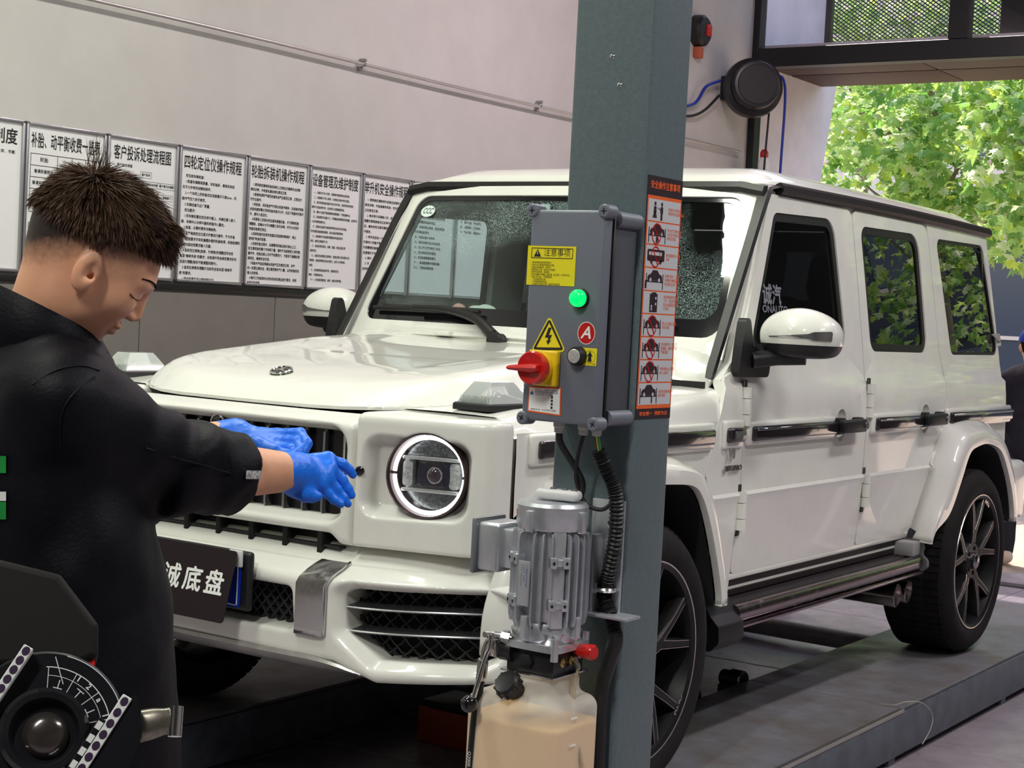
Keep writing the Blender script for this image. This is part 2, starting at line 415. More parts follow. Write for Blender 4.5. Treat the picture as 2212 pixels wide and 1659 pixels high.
for x0, x1 in ((WX + .055, -.69), (-.555, 1.2), (1.3, 4.2)):
    bm = NB(); box2(bm, (x0, YD - .004, 3.36), (x1, YD + .004, 4.6)); put('pane', mesh_from(bm), m_pane, wf)
bm = NB(); box2(bm, (4.34, YD - .004, FZ), (7.0, YD + .004, 4.6)); put('pane', mesh_from(bm), m_pane, wf)
bm = NB(); box2(bm, (-.44, YD + .25, 3.30), (4.2, YD + .6, 4.7), .01); tag(obj('shutter_box', bm, m_blackmetal), 'black roller shutter box behind the transom glass', 'shutter')

# outside pier and soffit
bm = NB(); a_prism(bm, [(YD, FZ - .1), (7.75, FZ - .1), (8.12, 2.5), (8.35, 3.40), (8.03, 3.42), (8.03, 4.9), (YD, 4.9)], plane_M((WX - .25, 0, 0), (0, 1, 0), (0, 0, 1)), 0, .25)
m_pier = mat('outdoor_pier_paint', (.70, .66, .70), .6, noise=.12, nscale=3)
tag(obj('wall_pier', bm, m_pier), kind='structure', label='white pier with slanting edge outside the shop front')
sf = thing('soffit', 'brown plank soffit over the entrance', None); tag(sf, kind='structure')
for y0, y1, z in ((6.90, 7.42, 3.262), (7.45, 8.02, 3.262)):
    for x0, x1 in ((WX, -.985), (-.98, 1.2), (1.205, 3.4), (3.405, 5.6)):
        bm = NB(); box2(bm, (x0, y0, z), (x1, y1, z + .05), .012, 2); put('plank', mesh_from(bm, 30), m_board, sf)
bm = NB(); box2(bm, (WX, 6.88, 3.315), (7.0, 8.05, 3.40)); put('slab', mesh_from(bm), m_pier, sf)
# expanded metal screen above the soffit
sc_ = thing('mesh_screen', 'expanded metal screen seen through the transom glass', 'screen', (-1.4, 8.1, 3.4))
bm = NB(); zz = 3.40
dx, dz = .044, .031
for i in range(0, 35):
    for j in range(0, 76):
        cx, cz = -2.10 + dx * i + (dx / 2 if j % 2 else 0), 3.41 + dz * .5 * j
        if cz > 4.6: continue
        for s in (-1, 1):
            a = Vector((cx, 8.12, cz)); b = a + Vector((s * dx / 2, .0, dz / 2 * 1.0))
            d = (b - a).normalized(); nrm = Vector((-d.z, 0, d.x)) * .0034
            q = [a + nrm, b + nrm, b - nrm, a - nrm]
            A = [bm.verts.new(p) for p in q]; B = [bm.verts.new(p + Vector((0, .006, .004))) for p in q]
            bm.faces.new(A[::-1]); bm.faces.new(B)
            for k in range(4): bm.faces.new((A[k], A[(k + 1) % 4], B[(k + 1) % 4], B[k]))
put('wire_mesh', mesh_from(bm, 0), m_blackmetal, sc_, kind='stuff')
bm = NB(); box2(bm, (-2.21, 8.06, 3.40), (-2.13, 8.16, 4.62), .006); put('screen_post', mesh_from(bm, 30), m_blackmetal, sc_)

# ceiling lamps (above the picture)
m_lamp = mat('lamp_housing', (.8, .8, .8), .4)
def ceiling_light(x, y, power, col, sx=.22, sy=1.5, z=4.35, which=''):
    t = thing('ceiling_light', 'long white ceiling light fixture ' + which, 'light', (x, y, z), 0, 'workshop ceiling lights')
    bm = NB(); box2(bm, (x - sx / 2 - .03, y - sy / 2 - .03, z + .012), (x + sx / 2 + .03, y + sy / 2 + .03, z + .07), .01); put('housing', mesh_from(bm, 30), m_lamp, t)
    bm = NB(); a_cyl(bm, (x, y, z + .06), (x, y, 4.7), .012, n=8); put('hanger', mesh_from(bm, 30), m_lamp, t)
    L = bpy.data.lights.new('tube', 'AREA'); L.shape = 'RECTANGLE'; L.size = sx; L.size_y = sy; L.energy = power; L.color = col
    o = link(bpy.data.objects.new('tube', L)); o.parent = t; o.location = (0, 0, 0)
    return t
G_ = (.96, 1.0, .86); P_ = (1.0, .82, .90)
ceiling_light(-.2, -2.2, 48, G_, which='in front of the bonnet')
ceiling_light(-.2, -.2, 48, G_, which='above the windscreen of the car')
ceiling_light(-1.2, -4.6, 26, G_, which='by the back wall')
ceiling_light(1.9, -4.9, 120, (1., .99, .93), which='above and left of the camera')
ceiling_light(2.9, 1.6, 62, (1., .95, .95), which='right of the car doors')
ceiling_light(-.2, 3.4, 60, P_, which='above the rear of the car')
ceiling_light(4.2, -.9, 75, (1., .98, .96), which='added right of the lift post to brighten its side')  # unseen lamp added to brighten the side faces of post, box and car
ceiling_light(2.8, 4.8, 36, P_, which='near the shop front')
# ================================================================ framed notices on the wall
m_sheet = mat('poster_sheet', (.80, .80, .79), .5)
m_alu = mat('poster_frame', (.42, .42, .43), .35, .8)
POST = [
 (-.150, .277, '员工培训制度', '第一条 为提高员工各类素质和业务水平，不断\n提升服务质量，特制定本制度。\n  第二条 新员工上岗前必须及时间\n进行岗前培训，以及安全和规\n章制度学习。\n\n  第三条 定期组织各工种开展技\n术交流活动，学习先进，取新知识\n新技术。\n\n  第四条 采取集中讲授方式的学\n习，互相竞争，争当主\n人翁。\n\n  第五条 外出参加活动，对学\n习成绩优秀者给予奖励。\n\n  第六条 按照国家要求的岗\n位技能培训，并取得相\n应资格证书。', .36),
 (.283, .703, '补胎、动平衡收费一览表', None, .36),
 (.710, 1.121, '客户投诉处理流程图', None, .33),
 (1.128, 1.559, '四轮定位仪操作规程', '    定位前车辆检查：\n    1.检查车辆载荷质量，车轮轴承，悬架系统应\n在不允许有的间隙和损坏。\n    2.一个车桥上的轮胎花纹深度最多只差2mm，轮\n胎充气压力合乎规定。\n    3.车辆应备为出厂质量。\n    定位要求：\n    1.将车辆安置在定位举升器上，车辆位要入驶入\n器，车辆中心与举升器和转盘中心重合。\n    2.检查，必要时更改车辆结构。\n    3.应严格按定位仪显示步骤进行操作，不允许省\n略，应按要求作车轮偏摆补偿的轮胎检测，轮胎检测的\n有关内容应按要求输入仪器。\n    4.各轮定位参数(前束、外倾角)的调整应符合各\n车型“维修手册”的要求，对检测不符合规定要求的均\n应进行调整(除车不能调整的除外)。\n    5.各定位参数的调整方法应符合各车型“维修手\n册”的要求。\n    6.定位结果应予以保存和打印。', .365),
 (1.565, 1.994, '轮胎拆装机操作规程', '    1.使用前应确保轮胎拆装机上及附近无障碍作业的障\n碍及杂物，并检查机器各部位是否正常。\n    2.接通电源和气源后检查机油气压是否正常，正常后方\n可作业操作。\n    3.拆胎前，将轮胎放气并取出轮胎平衡块，在拆胎时轮胎\n拆装机旋转臂必须将轮胎夹紧并分开，在压下轮胎时手离开\n手，避免人身压伤。\n    4.轮毂装上拆装台时应避免碰撞设备，卡下卸除轮胎\n钢圈前，应确认卡爪与钢圈之间无杂物，并不允许用手\n探查轮胎是否到位。\n    5.拆卸轮胎时应用专用撬杠和润滑剂等保护，禁止\n使用矿物油作润滑。\n    6.安装轮胎过程中，应缓慢将轮胎边缘对准台上口，\n应注意轮胎的着力方向和力量，操作不当容易受人身伤害，\n操作中，轮胎边缘上与充气机要用力，才能将下胎圈全部\n装到位，确保安全无误。\n    7.轮胎充气前应再确认轮胎气压及是否正常，充气\n时一定要注意安全，要注意控制充气力量，以免轮胎伤及\n周人的危险。\n    8.每天工作结束时必须对机体及周边进行清洁，对相\n关部位作润滑。', .37),
 (2.000, 2.402, '设备管理及维护制度', '    一、设备实行专人负责，定期维护制度和岗位责任制。\n    二、设备操作人员上岗前，必须经过培训并考试合格。\n    三、每日班前检查设备安全状况并记录，发现异常及时报修，\n保养不当造成损失的，应由责任人按照制度承担。\n    四、操作人员应严格按照操作规程使用，严禁违章作业。\n    五、设备使用中如遇人为，不得擅自拆卸零部件和调整，应请专业\n一切不得带故障作业。\n    六、定期对设备进行维修保养和安全技术状况检查，\n及时消除设备隐患和缺陷，延长设备的使用寿命。\n    七、设备维修人员应随时掌握各种设备的运行\n状态，做好日常保养工作。\n    八、设备应做到清洁、润滑、紧固，保证设备正常\n运转良好。\n    九、设备发生故障应立即停机，报请主管人员处理后方可\n再使用，维修保养情况应及时登记，由专人负责存档，\n备查。\n    十、对违规使用造成损坏的，按规定处罚。\n停机，不得带病作业。\n    十一、对设备定期检查，保养，维修记录完整。', .35),
 (2.408, 2.807, '举升机安全操作规程', '    1. 使用前应清除举升机附近妨碍作业的器\n具及杂物，并检查操作系统、安全保险装置，\n立柱是否正常。\n    2. 每次举升车辆驶入时，应将\n提醒车辆驾驶者对正各举升臂，以\n后，避免时时注意车辆的状况，\n升稳定。\n    3. 举升机应由一人操作，\n升降时人员离开现场，\n升到需要的高度时\n支撑落好才可作业。\n    4. 举升\n    5. 作\n业完后，', .36),
 (2.815, 3.214, '安全生产管理制度', '    一、贯彻安全第一，预防为主方针。\n    二、定期组织检查，及时消除隐患。\n    三、严格执行安全操作规程和制度，\n按规定穿戴劳动保护用品。\n    四、车间内禁止吸烟，配备消防器\n材并定期检查保养。\n    五、电器设备应有接地。\n    六、易燃易爆物品应单独存放。\n    七、非工作人员不准进入车间。\n    八、发生事故应及时报告。\n    十、车间应保持清洁整齐。\n    十一、废油废液集中收集处理。\n    十二、下班前切断电源。', .34),
 (3.222, 3.62, '车间管理制度', '    一、遵守作息时间，不迟到不早退。\n    二、保持工位清洁，工具摆放整齐。\n    三、爱护设备，节约用料。\n    四、文明服务，礼貌待客。\n    五、听从安排，团结协作。', .30),
]
LBL = ['leftmost framed poster, cut by the left picture edge', 'framed poster with a price table behind the mechanic\'s hair', 'framed poster with a flow chart behind the mechanic\'s forehead',
 'framed poster of wheel alignment rules, first fully visible right of the mechanic', 'framed poster of tyre changer rules, second right of the mechanic', 'framed poster of equipment upkeep rules, left of the windscreen pillar',
 'framed poster of lift safety rules partly hidden by the windscreen', 'framed poster seen through the windscreen of the car', 'last framed poster of the row, behind the car']
PZ0, PZ1 = 1.427, 2.036
for (y0, y1, title, body, tw), lb in zip(POST, LBL):
    t = thing('poster', lb, 'poster', (WX, (y0 + y1) / 2, PZ0), 0, 'framed notices on the wall')
    x0 = WX
    bm = NB(); box2(bm, (x0 + .001, y0 + .004, PZ0 + .004), (x0 + .010, y1 - .004, PZ1 - .004)); put('sheet', mesh_from(bm), m_sheet, t)
    fw = .014
    for lo, hi in (((y0, PZ0), (y0 + fw, PZ1)), ((y1 - fw, PZ0), (y1, PZ1)), ((y0, PZ0), (y1, PZ0 + fw)), ((y0, PZ1 - fw), (y1, PZ1))):
        bm = NB(); box2(bm, (x0 + .001, lo[0], lo[1]), (x0 + .020, hi[0], hi[1]), .004, 2); put('frame_bar', mesh_from(bm, 40), m_alu, t)
    cy = (y0 + y1) / 2; X_ = x0 + .0108
    put('title_text', text_mesh(title, .066, 'CENTER', 'CENTER', bold=.0011, res=2, width=tw), black_ink, t, plane_M((X_, cy, PZ1 - .075), (0, 1, 0), (0, 0, 1)))
    if body:
        sz = .0160 if tw != .35 else .0140
        n = body.count('\n') + 1
        me = text_mesh(body, sz, 'LEFT', 'TOP', bold=.00035 if tw != .35 else .00025, res=1, line=1.)
        kz = min(1.7, (.475 - sz) / max(1e-3, -min(v.co.y for v in me.vertices) - sz))
        me = text_mesh(body, sz, 'LEFT', 'TOP', bold=.00035 if tw != .35 else .00025, res=1, line=kz)
        k = min(1.1, (y1 - y0 - .052) / max(v.co.x for v in me.vertices))
        for v in me.vertices: v.co.x *= k
        put('body_text', me, black_ink, t, plane_M((X_, y0 + .028, PZ1 - .125), (0, 1, 0), (0, 0, 1)))
    def rule(a, b, w=.0012):
        bm = NB(); a, b = Vector(a), Vector(b); lo = [min(a[i], b[i]) - w for i in range(2)]; hi = [max(a[i], b[i]) + w for i in range(2)]
        bmb.append((lo, hi))
    bmb = []
    if '收费' in title:
        def tbl(zt, rows, cols, rh):
            ys = [y0 + .03 + (y1 - y0 - .06) * c for c in cols]
            for r in range(rows + 1): rule((ys[0], zt - rh * r), (ys[-1], zt - rh * r))
            for c in ys: rule((c, zt), (c, zt - rh * rows))
            return ys
        ys = tbl(PZ1 - .125, 5, (0, .38, .59, .79, 1), .047)
        tbl(PZ1 - .405, 4, (0, .38, .59, .79, 1), .045)
        def cell(s, i, r, sz=.017, zt=PZ1 - .125, rh=.047):
            put('cell_text', text_mesh(s, sz, 'CENTER', 'CENTER', bold=.0003), black_ink, t, plane_M((X_, (ys[i] + ys[i + 1]) / 2, zt - rh * (r + .5)), (0, 1, 0), (0, 0, 1)))
        for i, s in enumerate(('轮胎', '小', '中', '大')): cell(s, i, 0, .021)
        for r, s in enumerate(('普通拓普胶片', '普通拓普蘑菇钉', '普通拓普补片', '自带胶片')): cell(s, 0, r + 1, .0165)
        for r, s in enumerate((('80', '100', '120'), ('100', '120', '150'), ('60', '80', '100'), ('40', '50', '60'))):
            for i in range(3): cell(s[i], i + 1, r + 1, .018)
        for i, s in enumerate(('动平衡', '小', '中', '大')): cell(s, i, 0, .019, PZ1 - .405, .045)
    if '流程图' in title:
        put('body_text', text_mesh('一、客户投诉流程', .0145, 'LEFT', 'CENTER', bold=.0003), black_ink, t, plane_M((X_, y0 + .03, PZ1 - .125), (0, 1, 0), (0, 0, 1)))
        for s, a, z in (('客户投诉', .55, .155), ('现场、电话投诉\n信函及其它', .22, .19), ('前台接待  记录投诉内容', .56, .195), ('客户意见处理部', .85, .195), ('处理　回复', .56, .225), ('否', .72, .235), ('客服部门', .86, .245), ('调查核实投诉情况', .55, .30), ('制定处理意见并报批', .55, .345), ('回访客户满意度', .55, .39), ('存档、结束处理', .80, .46)):
            yy = y0 + (y1 - y0) * a; zz = PZ1 - z
            put('flow_text', text_mesh(s, .0125, 'CENTER', 'CENTER', bold=.0003), black_ink, t, plane_M((X_, yy, zz), (0, 1, 0), (0, 0, 1)))
            w = .0065 * max(len(q) for q in s.split('\n')) + .006
            if len(s) > 2:
                h_ = .013 if '\n' not in s else .02
                for A, B in (((yy - w, zz + h_), (yy + w, zz + h_)), ((yy - w, zz - h_), (yy + w, zz - h_)), ((yy - w, zz - h_), (yy - w, zz + h_)), ((yy + w, zz - h_), (yy + w, zz + h_))): rule(A, B, .0006)
    if bmb:
        bm = NB()
        for lo, hi in bmb:
            vs = [bm.verts.new((X_, a, b)) for a, b in ((lo[0], lo[1]), (hi[0], lo[1]), (hi[0], hi[1]), (lo[0], hi[1]))]; bm.faces.new(vs)
        put('ruled_lines', mesh_from(bm, 0), black_ink, t)

# steel conduit on the wall
t = thing('wall_pipe', 'thin steel conduit running along the wall above the posters', 'pipe', (WX, 2, 2.58))
m_pipe = mat('pipe_steel', (.55, .52, .50), .35, .7)
bm = NB(); a_tube(bm, [(WX + .035, y, 2.565 + .006 * math.sin(y * 1.3) + .004 * y) for y in np.linspace(-2.0, 6.6, 30)], .0085, 10); put('conduit', mesh_from(bm, 60), m_pipe, t)
m_clampm = mat('clamp_steel', (.35, .33, .32), .4, .8)
for y in (-.9, 2.346, 3.97, 5.6):
    bm = NB(); zc = 2.565 + .004 * y + .004
    a_tube(bm, [(WX + .035 + .012 * math.cos(a), y, zc + .012 * math.sin(a)) for a in np.linspace(0, 2 * PI, 14)[:-1]], .0045, 6, closed=True)
    box2(bm, (WX, y - .012, zc - .035), (WX + .02, y + .012, zc - .012), .003); box2(bm, (WX + .005, y - .006, zc + .010), (WX + .05, y + .006, zc + .026), .003)
    put('clamp', mesh_from(bm, 40), m_clampm, t)
# ================================================================ the white off-road car
m_liner = mat('arch_liner', (.016, .016, .017), .85)
m_tint = glass_mat('tinted_side_glass', (.9, 1., 1.), .34)
m_wind = glass_mat('windscreen_glass', (.88, .96, .95), .97, dust=.95)
m_wind2 = glass_mat('clear_side_glass', (.88, .96, .95), .97)
m_lens = glass_mat('lamp_lens', (.96, .98, .97), .97)
m_trimb = mat('black_pillar_trim', (.014, .013, .013), .42, noise=.3, nscale=40)
m_rail = mat('roof_rail_dark', (.014, .010, .011), .5, spec=.3)
m_rubstrip = mat('rub_strip_dark', (.02, .016, .018), .12, coat=.8)
m_mesh = mat('grille_mesh', (.028, .028, .03), .45)
m_silver = mat('silver_skid', (.50, .49, .48), .32, .85, noise=.25, nscale=12)
m_rimb = mat('rim_black', (.008, .008, .009), .42, spec=.35)
m_rime = mat('rim_cut_edge', (.60, .56, .55), .25, 1.0)
m_seat = mat('seat_leather_grey', (.16, .15, .14), .6)
m_seatc = mat('seat_cream_film', (.55, .53, .50), .35, coat=.4)
m_dash = mat('dashboard', (.018, .02, .022), .5)
m_ring = mat('daylight_ring', (1, 1, 1), .3, emit=(1, 1, 1), estr=3.0)
m_clear = mat('clear_lamp_plastic', (.95, .98, .96), .06, trans=.92, ior=1.3)

CAR = thing('boxy_suv', 'white boxy off-road car standing on the lift runways', 'car', (0, 1.4, 0))
SZ = [.45, .60, .790, .815, .825, .92, 1.0, 1.10, 1.165, 1.185, 1.30, 1.45, 1.62, 1.80, 1.86]
SX = [.860, .868, .8775, .8855, .874, .8725, .873, .869, .863, .850, .837, .8175, .795, .770, .762]
def sx(z): return float(np.interp(z, SZ, SX))
VC = [.60, .79, .815, .825, .92, 1.0, 1.10, 1.165, 1.185, 1.30, 1.38, 1.45, 1.54, 1.62, 1.71, 1.80]
def wy(z): return .768 + .548 * (z - 1.344)
def side(name, outline, s, off=0., holes=(), material=None, parent=CAR, thick=.012, r=None, label=None, smooth=28):
    bm = sheet(outline, lambda u, v: (s * (sx(v) + off), u, v), holes, VC)
    solid(bm, thick, Vector((-s, 0, 0)))
    return put(name, mesh_from(bm, smooth), material or paint, parent, label=label)

W_F = rpoly([(.845, 1.275), (1.668, 1.295), (1.622, 1.775), (1.107, 1.760)], [.05, .06, .075, .05])
W_R = rpoly([(1.905, 1.290), (2.527, 1.288), (2.504, 1.777), (1.880, 1.768)], [.05, .06, .085, .05])
W_Q = rpoly([(2.815, 1.282), (3.468, 1.284), (3.335, 1.782), (2.718, 1.774)], [.04, .045, .05, .04])
def grow(poly, d):
    c = Vector((sum(p[0] for p in poly) / len(poly), sum(p[1] for p in poly) / len(poly))); out = []
    n = len(poly)
    for i in range(n):
        p = Vector(poly[i]); t = (Vector(poly[(i + 1) % n]) - Vector(poly[i - 1])).normalized(); nn = Vector((t.y, -t.x))
        if nn.dot(p - c) < 0: nn = -nn
        q = p + nn * d; out.append((q.x, q.y))
    return out
ARCH_F = [(-.655, .50), (-.656, .60), (-.625, .695), (-.58, .775), (-.515, .86), (-.44, .905), (-.36, .95), (-.20, .985), (0, .995), (.20, .980), (.30, .955), (.36, .94), (.44, .905), (.515, .86), (.58, .775), (.625, .695), (.656, .60), (.655, .50)]
OPEN_F = [(-.455, .50), (-.452, .539), (-.413, .642), (-.345, .777), (-.284, .857), (-.221, .889), (-.086, .901), (0, .904), (.086, .901), (.221, .889), (.284, .857), (.345, .777), (.413, .642), (.452, .539), (.455, .50)]
OUT_F = [(-.50, .50), (-.495, .55), (-.455, .66), (-.39, .80), (-.32, .895), (-.235, .932), (-.10, .948), (0, .95), (.10, .948), (.235, .932), (.32, .895), (.39, .80), (.455, .66), (.495, .55), (.50, .50)]
ARCH_R = [(2.345, .53), (2.46, .70), (2.56, .87), (2.645, .975), (2.72, 1.005), (2.90, 1.015), (3.10, 1.005), (3.25, .955), (3.36, .85), (3.45, .70), (3.50, .53)]
OPEN_R = [(2.32, .53), (2.353, .573), (2.506, .633), (2.621, .757), (2.71, .868), (2.80, .897), (2.95, .905), (3.118, .872), (3.22, .80), (3.32, .69), (3.38, .58), (3.39, .53)]
OUT_R = [(2.305, .53), (2.345, .60), (2.46, .715), (2.575, .85), (2.66, .932), (2.78, .958), (2.95, .962), (3.13, .93), (3.26, .85), (3.37, .73), (3.43, .60), (3.44, .53)]
def resample(path, n, sub=6):
    p = smooth_path([(a, b, 0) for a, b in path], sub); L = [0]
    for a, b in zip(p[:-1], p[1:]): L.append(L[-1] + (b - a).length)
    t = np.linspace(0, L[-1], n)
    return list(zip(np.interp(t, L, [v.x for v in p]), np.interp(t, L, [v.y for v in p])))
def cut(bot, top):
    """panel polygon between an arch and a top edge"""
    return bot + top
DOOR_F = rpoly([(.742, .553), (1.786, .553), (1.826, 1.16), (1.826, 1.20), (1.800, 1.822), (1.083, 1.822), (.782, 1.290), (.787, 1.180), (.770, 1.06), (.768, .816), (.742, .62)], [.03, .012, 0, 0, .045, .035, 0, 0, 0, 0, 0])
DOOR_R = rpoly([(1.793, .553), (2.315, .553), (2.345, .585), (2.665, 1.00), (2.708, 1.16), (2.706, 1.20), (2.662, 1.29), (2.612, 1.822), (1.807, 1.822), (1.833, 1.20), (1.833, 1.16)], [.025, .02, .02, 0, 0, 0, 0, .06, .04, 0, 0])
QUART = [(2.352, .585), (2.672, 1.00), (2.715, 1.16), (2.713, 1.20), (2.669, 1.29), (2.619, 1.835), (3.395, 1.835), (3.482, 1.19), (3.515, 1.165), (3.545, .60), (3.50, .53)] + ARCH_R[::-1][1:]
COWL = [(.650, .50), (.735, .50), (.735, .62), (.761, .816), (.763, 1.06), (.780, 1.180), (.775, 1.235), (.655, 1.198), (.512, .898), (.55, .83), (.60, .745), (.635, .68), (.656, .60)]
INNER = [(.66, .50), (2.37, .50), (2.50, .75), (2.65, .985), (2.9, 1.03), (3.25, .97), (3.46, .70), (3.49, .52), (3.535, .60), (3.505, 1.165), (3.472, 1.19), (3.385, 1.835), (1.075, 1.835), (.74, 1.25), (.655, 1.19), (.53, .89), (.65, .70)]
for s in (1, -1):
    dl = 'nearer to the camera' if s > 0 else 'on the far side'
    bs = side('body_side', INNER, s, -.012, [grow(W_F, .004), grow(W_R, .004), grow(W_Q, .001)], thick=.03)
    for nm, ol, wn in (('front_door', DOOR_F, W_F), ('rear_door', DOOR_R, W_R), ('quarter_panel', QUART, W_Q)):
        hyc = {'front_door': 1.575, 'rear_door': 2.452}.get(nm)
        d = side(nm, ol, s, 0, [wn] + ([[(hyc + .046 * math.cos(a), 1.018 + .058 * math.sin(a)) for a in np.linspace(0, 2 * PI, 25)[:-1]]] if hyc else []))
        fr = .030 if nm != 'quarter_panel' else .012
        bm = sheet(grow(wn, -.001), lambda u, v: (s * (sx(v) - .006), u, v), [grow(wn, -fr)], [1.30, 1.45, 1.62, 1.71], step=.05); solid(bm, .012, Vector((-s, 0, 0)))
        put('window_seal', mesh_from(bm, 40), m_trimb, d)
        bm = sheet(grow(wn, -fr + .004), lambda u, v: (s * (sx(v) - .012), u, v), (), [1.38, 1.45, 1.54, 1.62, 1.71], step=.05); solid(bm, .004, Vector((-s, 0, 0)))
        put('window_glass', mesh_from(bm, 60), m_tint if (s > 0 or nm != 'front_door') else m_wind2, d)
        # rub strip on a white carrier
        ys = {'front_door': (.795, 1.470), 'rear_door': (1.868, 2.350), 'quarter_panel': (2.700, 3.530)}[nm]
        bm = NB(); box2(bm, (s * .868, ys[0] - .02, .975), (s * .890, ys[1] + .02, 1.055), .012, 3); put('strip_carrier', mesh_from(bm, 40), paint, d)
        bm = NB(); box2(bm, (s * .885, ys[0], .990), (s * .906, ys[1], 1.040), .009, 3); put('rub_strip', mesh_from(bm, 40), m_rubstrip, d)
        bm = NB(); box2(bm, (s * .904, ys[0] + .012, 1.026), (s * .9075, ys[1], 1.033), .001, 1); put('strip_chrome', mesh_from(bm, 40), chrome, d)
        if nm != 'quarter_panel':
            hy = {'front_door': (1.475, 1.715), 'rear_door': (2.352, 2.600)}[nm]
            bm = NB(); box2(bm, (s * .900, hy[0], .994), (s * .930, hy[1] - .02, 1.042), .010, 3)
            box2(bm, (s * .874, hy[0], .988), (s * .905, hy[0] + .07, 1.048), .006, 2); box2(bm, (s * .874, hy[1] - .05, .990), (s * .905, hy[1], 1.046), .006, 2)
            hd = put('door_handle', mesh_from(bm, 40), black, d)
            bm = NB(); a_cyl(bm, (s * .9, hy[1] - .035, 1.018), (s * .934, hy[1] - .035, 1.018), .014, n=16); put('push_button', mesh_from(bm, 40), chrome, d)
            bm = NB()
            yc = hy[0] + .10; nlat = 10
            a_lathe(bm, [(.048, .0005), (.044, -.004), (.034, -.011), (.018, -.014), (0, -.015)], (s * (sx(1.02) + .001), yc, 1.018), (s, 0, 0), 28)
            for v in bm.verts: v.co.z = 1.018 + (v.co.z - 1.018) * 1.25
            put('handle_cup', mesh_from(bm, 40), paint, d)
            for zc in (1.105, .765) if nm == 'front_door' else (1.105, .765):
                yh = {'front_door': .772, 'rear_door': 1.832}[nm] - (.015 if zc < 1 else 0)
                bm = NB()
                for k, (z0, z1) in enumerate(((-.064, -.028), (-.026, .024), (.026, .062))): a_cyl(bm, (s * (sx(zc) + .009), yh, zc + z0), (s * (sx(zc) + .009), yh, zc + z1), .0165, n=16)
                box2(bm, (s * (sx(zc) - .01), yh, zc - .06), (s * (sx(zc) + .010), yh + .035, zc + .06), .004)
                put('hinge', mesh_from(bm, 40), paint, d)
                bm = NB(); box2(bm, (s * (sx(zc) - .006), yh - .012, zc - .085), (s * (sx(zc) + .0015), yh + .012, zc + .085), .002, 1); put('hinge_gap', mesh_from(bm, 40), m_trimb, d)
    cw = side('cowl_panel', COWL, s, .002)
    bm = NB(); box2(bm, (s * .868, .610, .970), (s * .886, .748, 1.062), .014, 3); put('strip_carrier', mesh_from(bm, 40), paint, cw)
    bm = NB(); box2(bm, (s * .880, .622, .990), (s * .902, .735, 1.040), .010, 3); put('marker_lamp', mesh_from(bm, 40), m_rubstrip, cw)
    bm = NB(); box2(bm, (s * .899, .650, 1.000), (s * .9045, .728, 1.028), .006, 2); put('marker_lens', mesh_from(bm, 40), m_clear, cw)
    yv, zv = ((.640, .953) if s > 0 else (.735, .953)); ux = (0, 1, 0) if s > 0 else (0, -1, 0)
    me = text_mesh('V8', .046, 'LEFT', 'CENTER', bold=.001, res=3, extr=.0025); put('badge', me, mat('badge_chrome', (.75, .74, .75), .32, 1.), cw, plane_M((s * .884, yv, zv), ux, (0, 0, 1)))
    me = text_mesh('BITURBO', .024, 'LEFT', 'CENTER', bold=.0006, res=3, extr=.002, width=.118); put('badge', me, mat('badge_dark', (.30, .28, .28), .3, 1.), cw, plane_M((s * .884, yv - s * .015, zv - .046), ux, (0, 0, 1)))
    # sill under the doors
    bm = NB(); box2(bm, (s * .80, .66, .534), (s * .866, 2.36, .556), .006); put('sill', mesh_from(bm, 40), paint, CAR)
    # fender: side with the arch cut out, top surface
    f_out = [(-.556, .86)] + [p for p in ARCH_F if p[0] > -.53] [0:0]
    fo = [(-.555, 1.06), (-.555, .84), (-.515, .86), (-.44, .905), (-.36, .95), (-.20, .985), (0, .995), (.20, .980), (.30, .955), (.36, .94), (.44, .905), (.505, .87), (.52, .90), (.60, 1.06)]
    bm = sheet(fo, lambda u, v: (s * sx(v), u, v), (), [.92, 1.0], step=.05)
    ze = lambda y: float(np.interp(y, [-.66, -.4, .72], [1.088, 1.112, 1.165]))
    xin = lambda y: float(np.interp(y, [-.585, -.53, -.46, -.38, .72], [.45, .52, .57, .60, .645])) + .004
    st = list(np.linspace(-.555, .66, 18)); rings = []
    for y in st:
        z = ze(y); x0 = xin(y)
        pr = [(x0, z - .03), (x0 + .004, z - .006), (x0 + .012, z), (.5 * (x0 + .80), z + .002), (.800, z - .001), (.826, z - .008), (.846, z - .024), (.8585, z - .048), (sx(1.06) if z - .06 > 1.06 else .866, min(1.06, z - .052)), ]
        rings.append([(s * a, y, b) for a, b in pr])
    a_loft(bm, rings, closed=False, cap=False); bmesh.ops.remove_doubles(bm, verts=bm.verts, dist=.002)
    fe = put('front_fender', mesh_from(bm, 30), paint, CAR)
    bm = NB(); box2(bm, (s * .866, -.50, .972), (s * .888, .540, 1.058), .012, 3); put('strip_carrier', mesh_from(bm, 40), paint, fe)
    bm = NB(); box2(bm, (s * .883, -.475, .990), (s * .905, .515, 1.040), .009, 3); put('rub_strip', mesh_from(bm, 40), m_rubstrip, fe)
    # indicator on the fender
    bm = NB()
    iy = -.43; A = [(.640, iy - .085), (.752, iy - .085), (.758, iy + .10), (.645, iy + .10)]
    rings = [[(s * (x + dx_), y + dy_, z) for x, y in A] for z, dx_, dy_ in ((1.108, 0, 0), (1.124, 0, 0))]
    R_ = [[(s * (.697 + (x - .697) * k), iy + (y - iy) * k + sh, z) for x, y in A] for z, k, sh in ((1.106, 1.06, 0), (1.122, 1.06, 0), (1.126, 1.0, 0))]
    a_loft(bm, R_); ib = put('indicator', mesh_from(bm, 30), black, fe)
    bm = NB(); R_ = [[(s * (.697 + (x - .697) * k), iy + .006 + (y - iy) * k2, z) for x, y in A] for z, k, k2 in ((1.126, .98, .98), (1.150, .80, .82), (1.174, .58, .62), (1.182, .50, .54))]
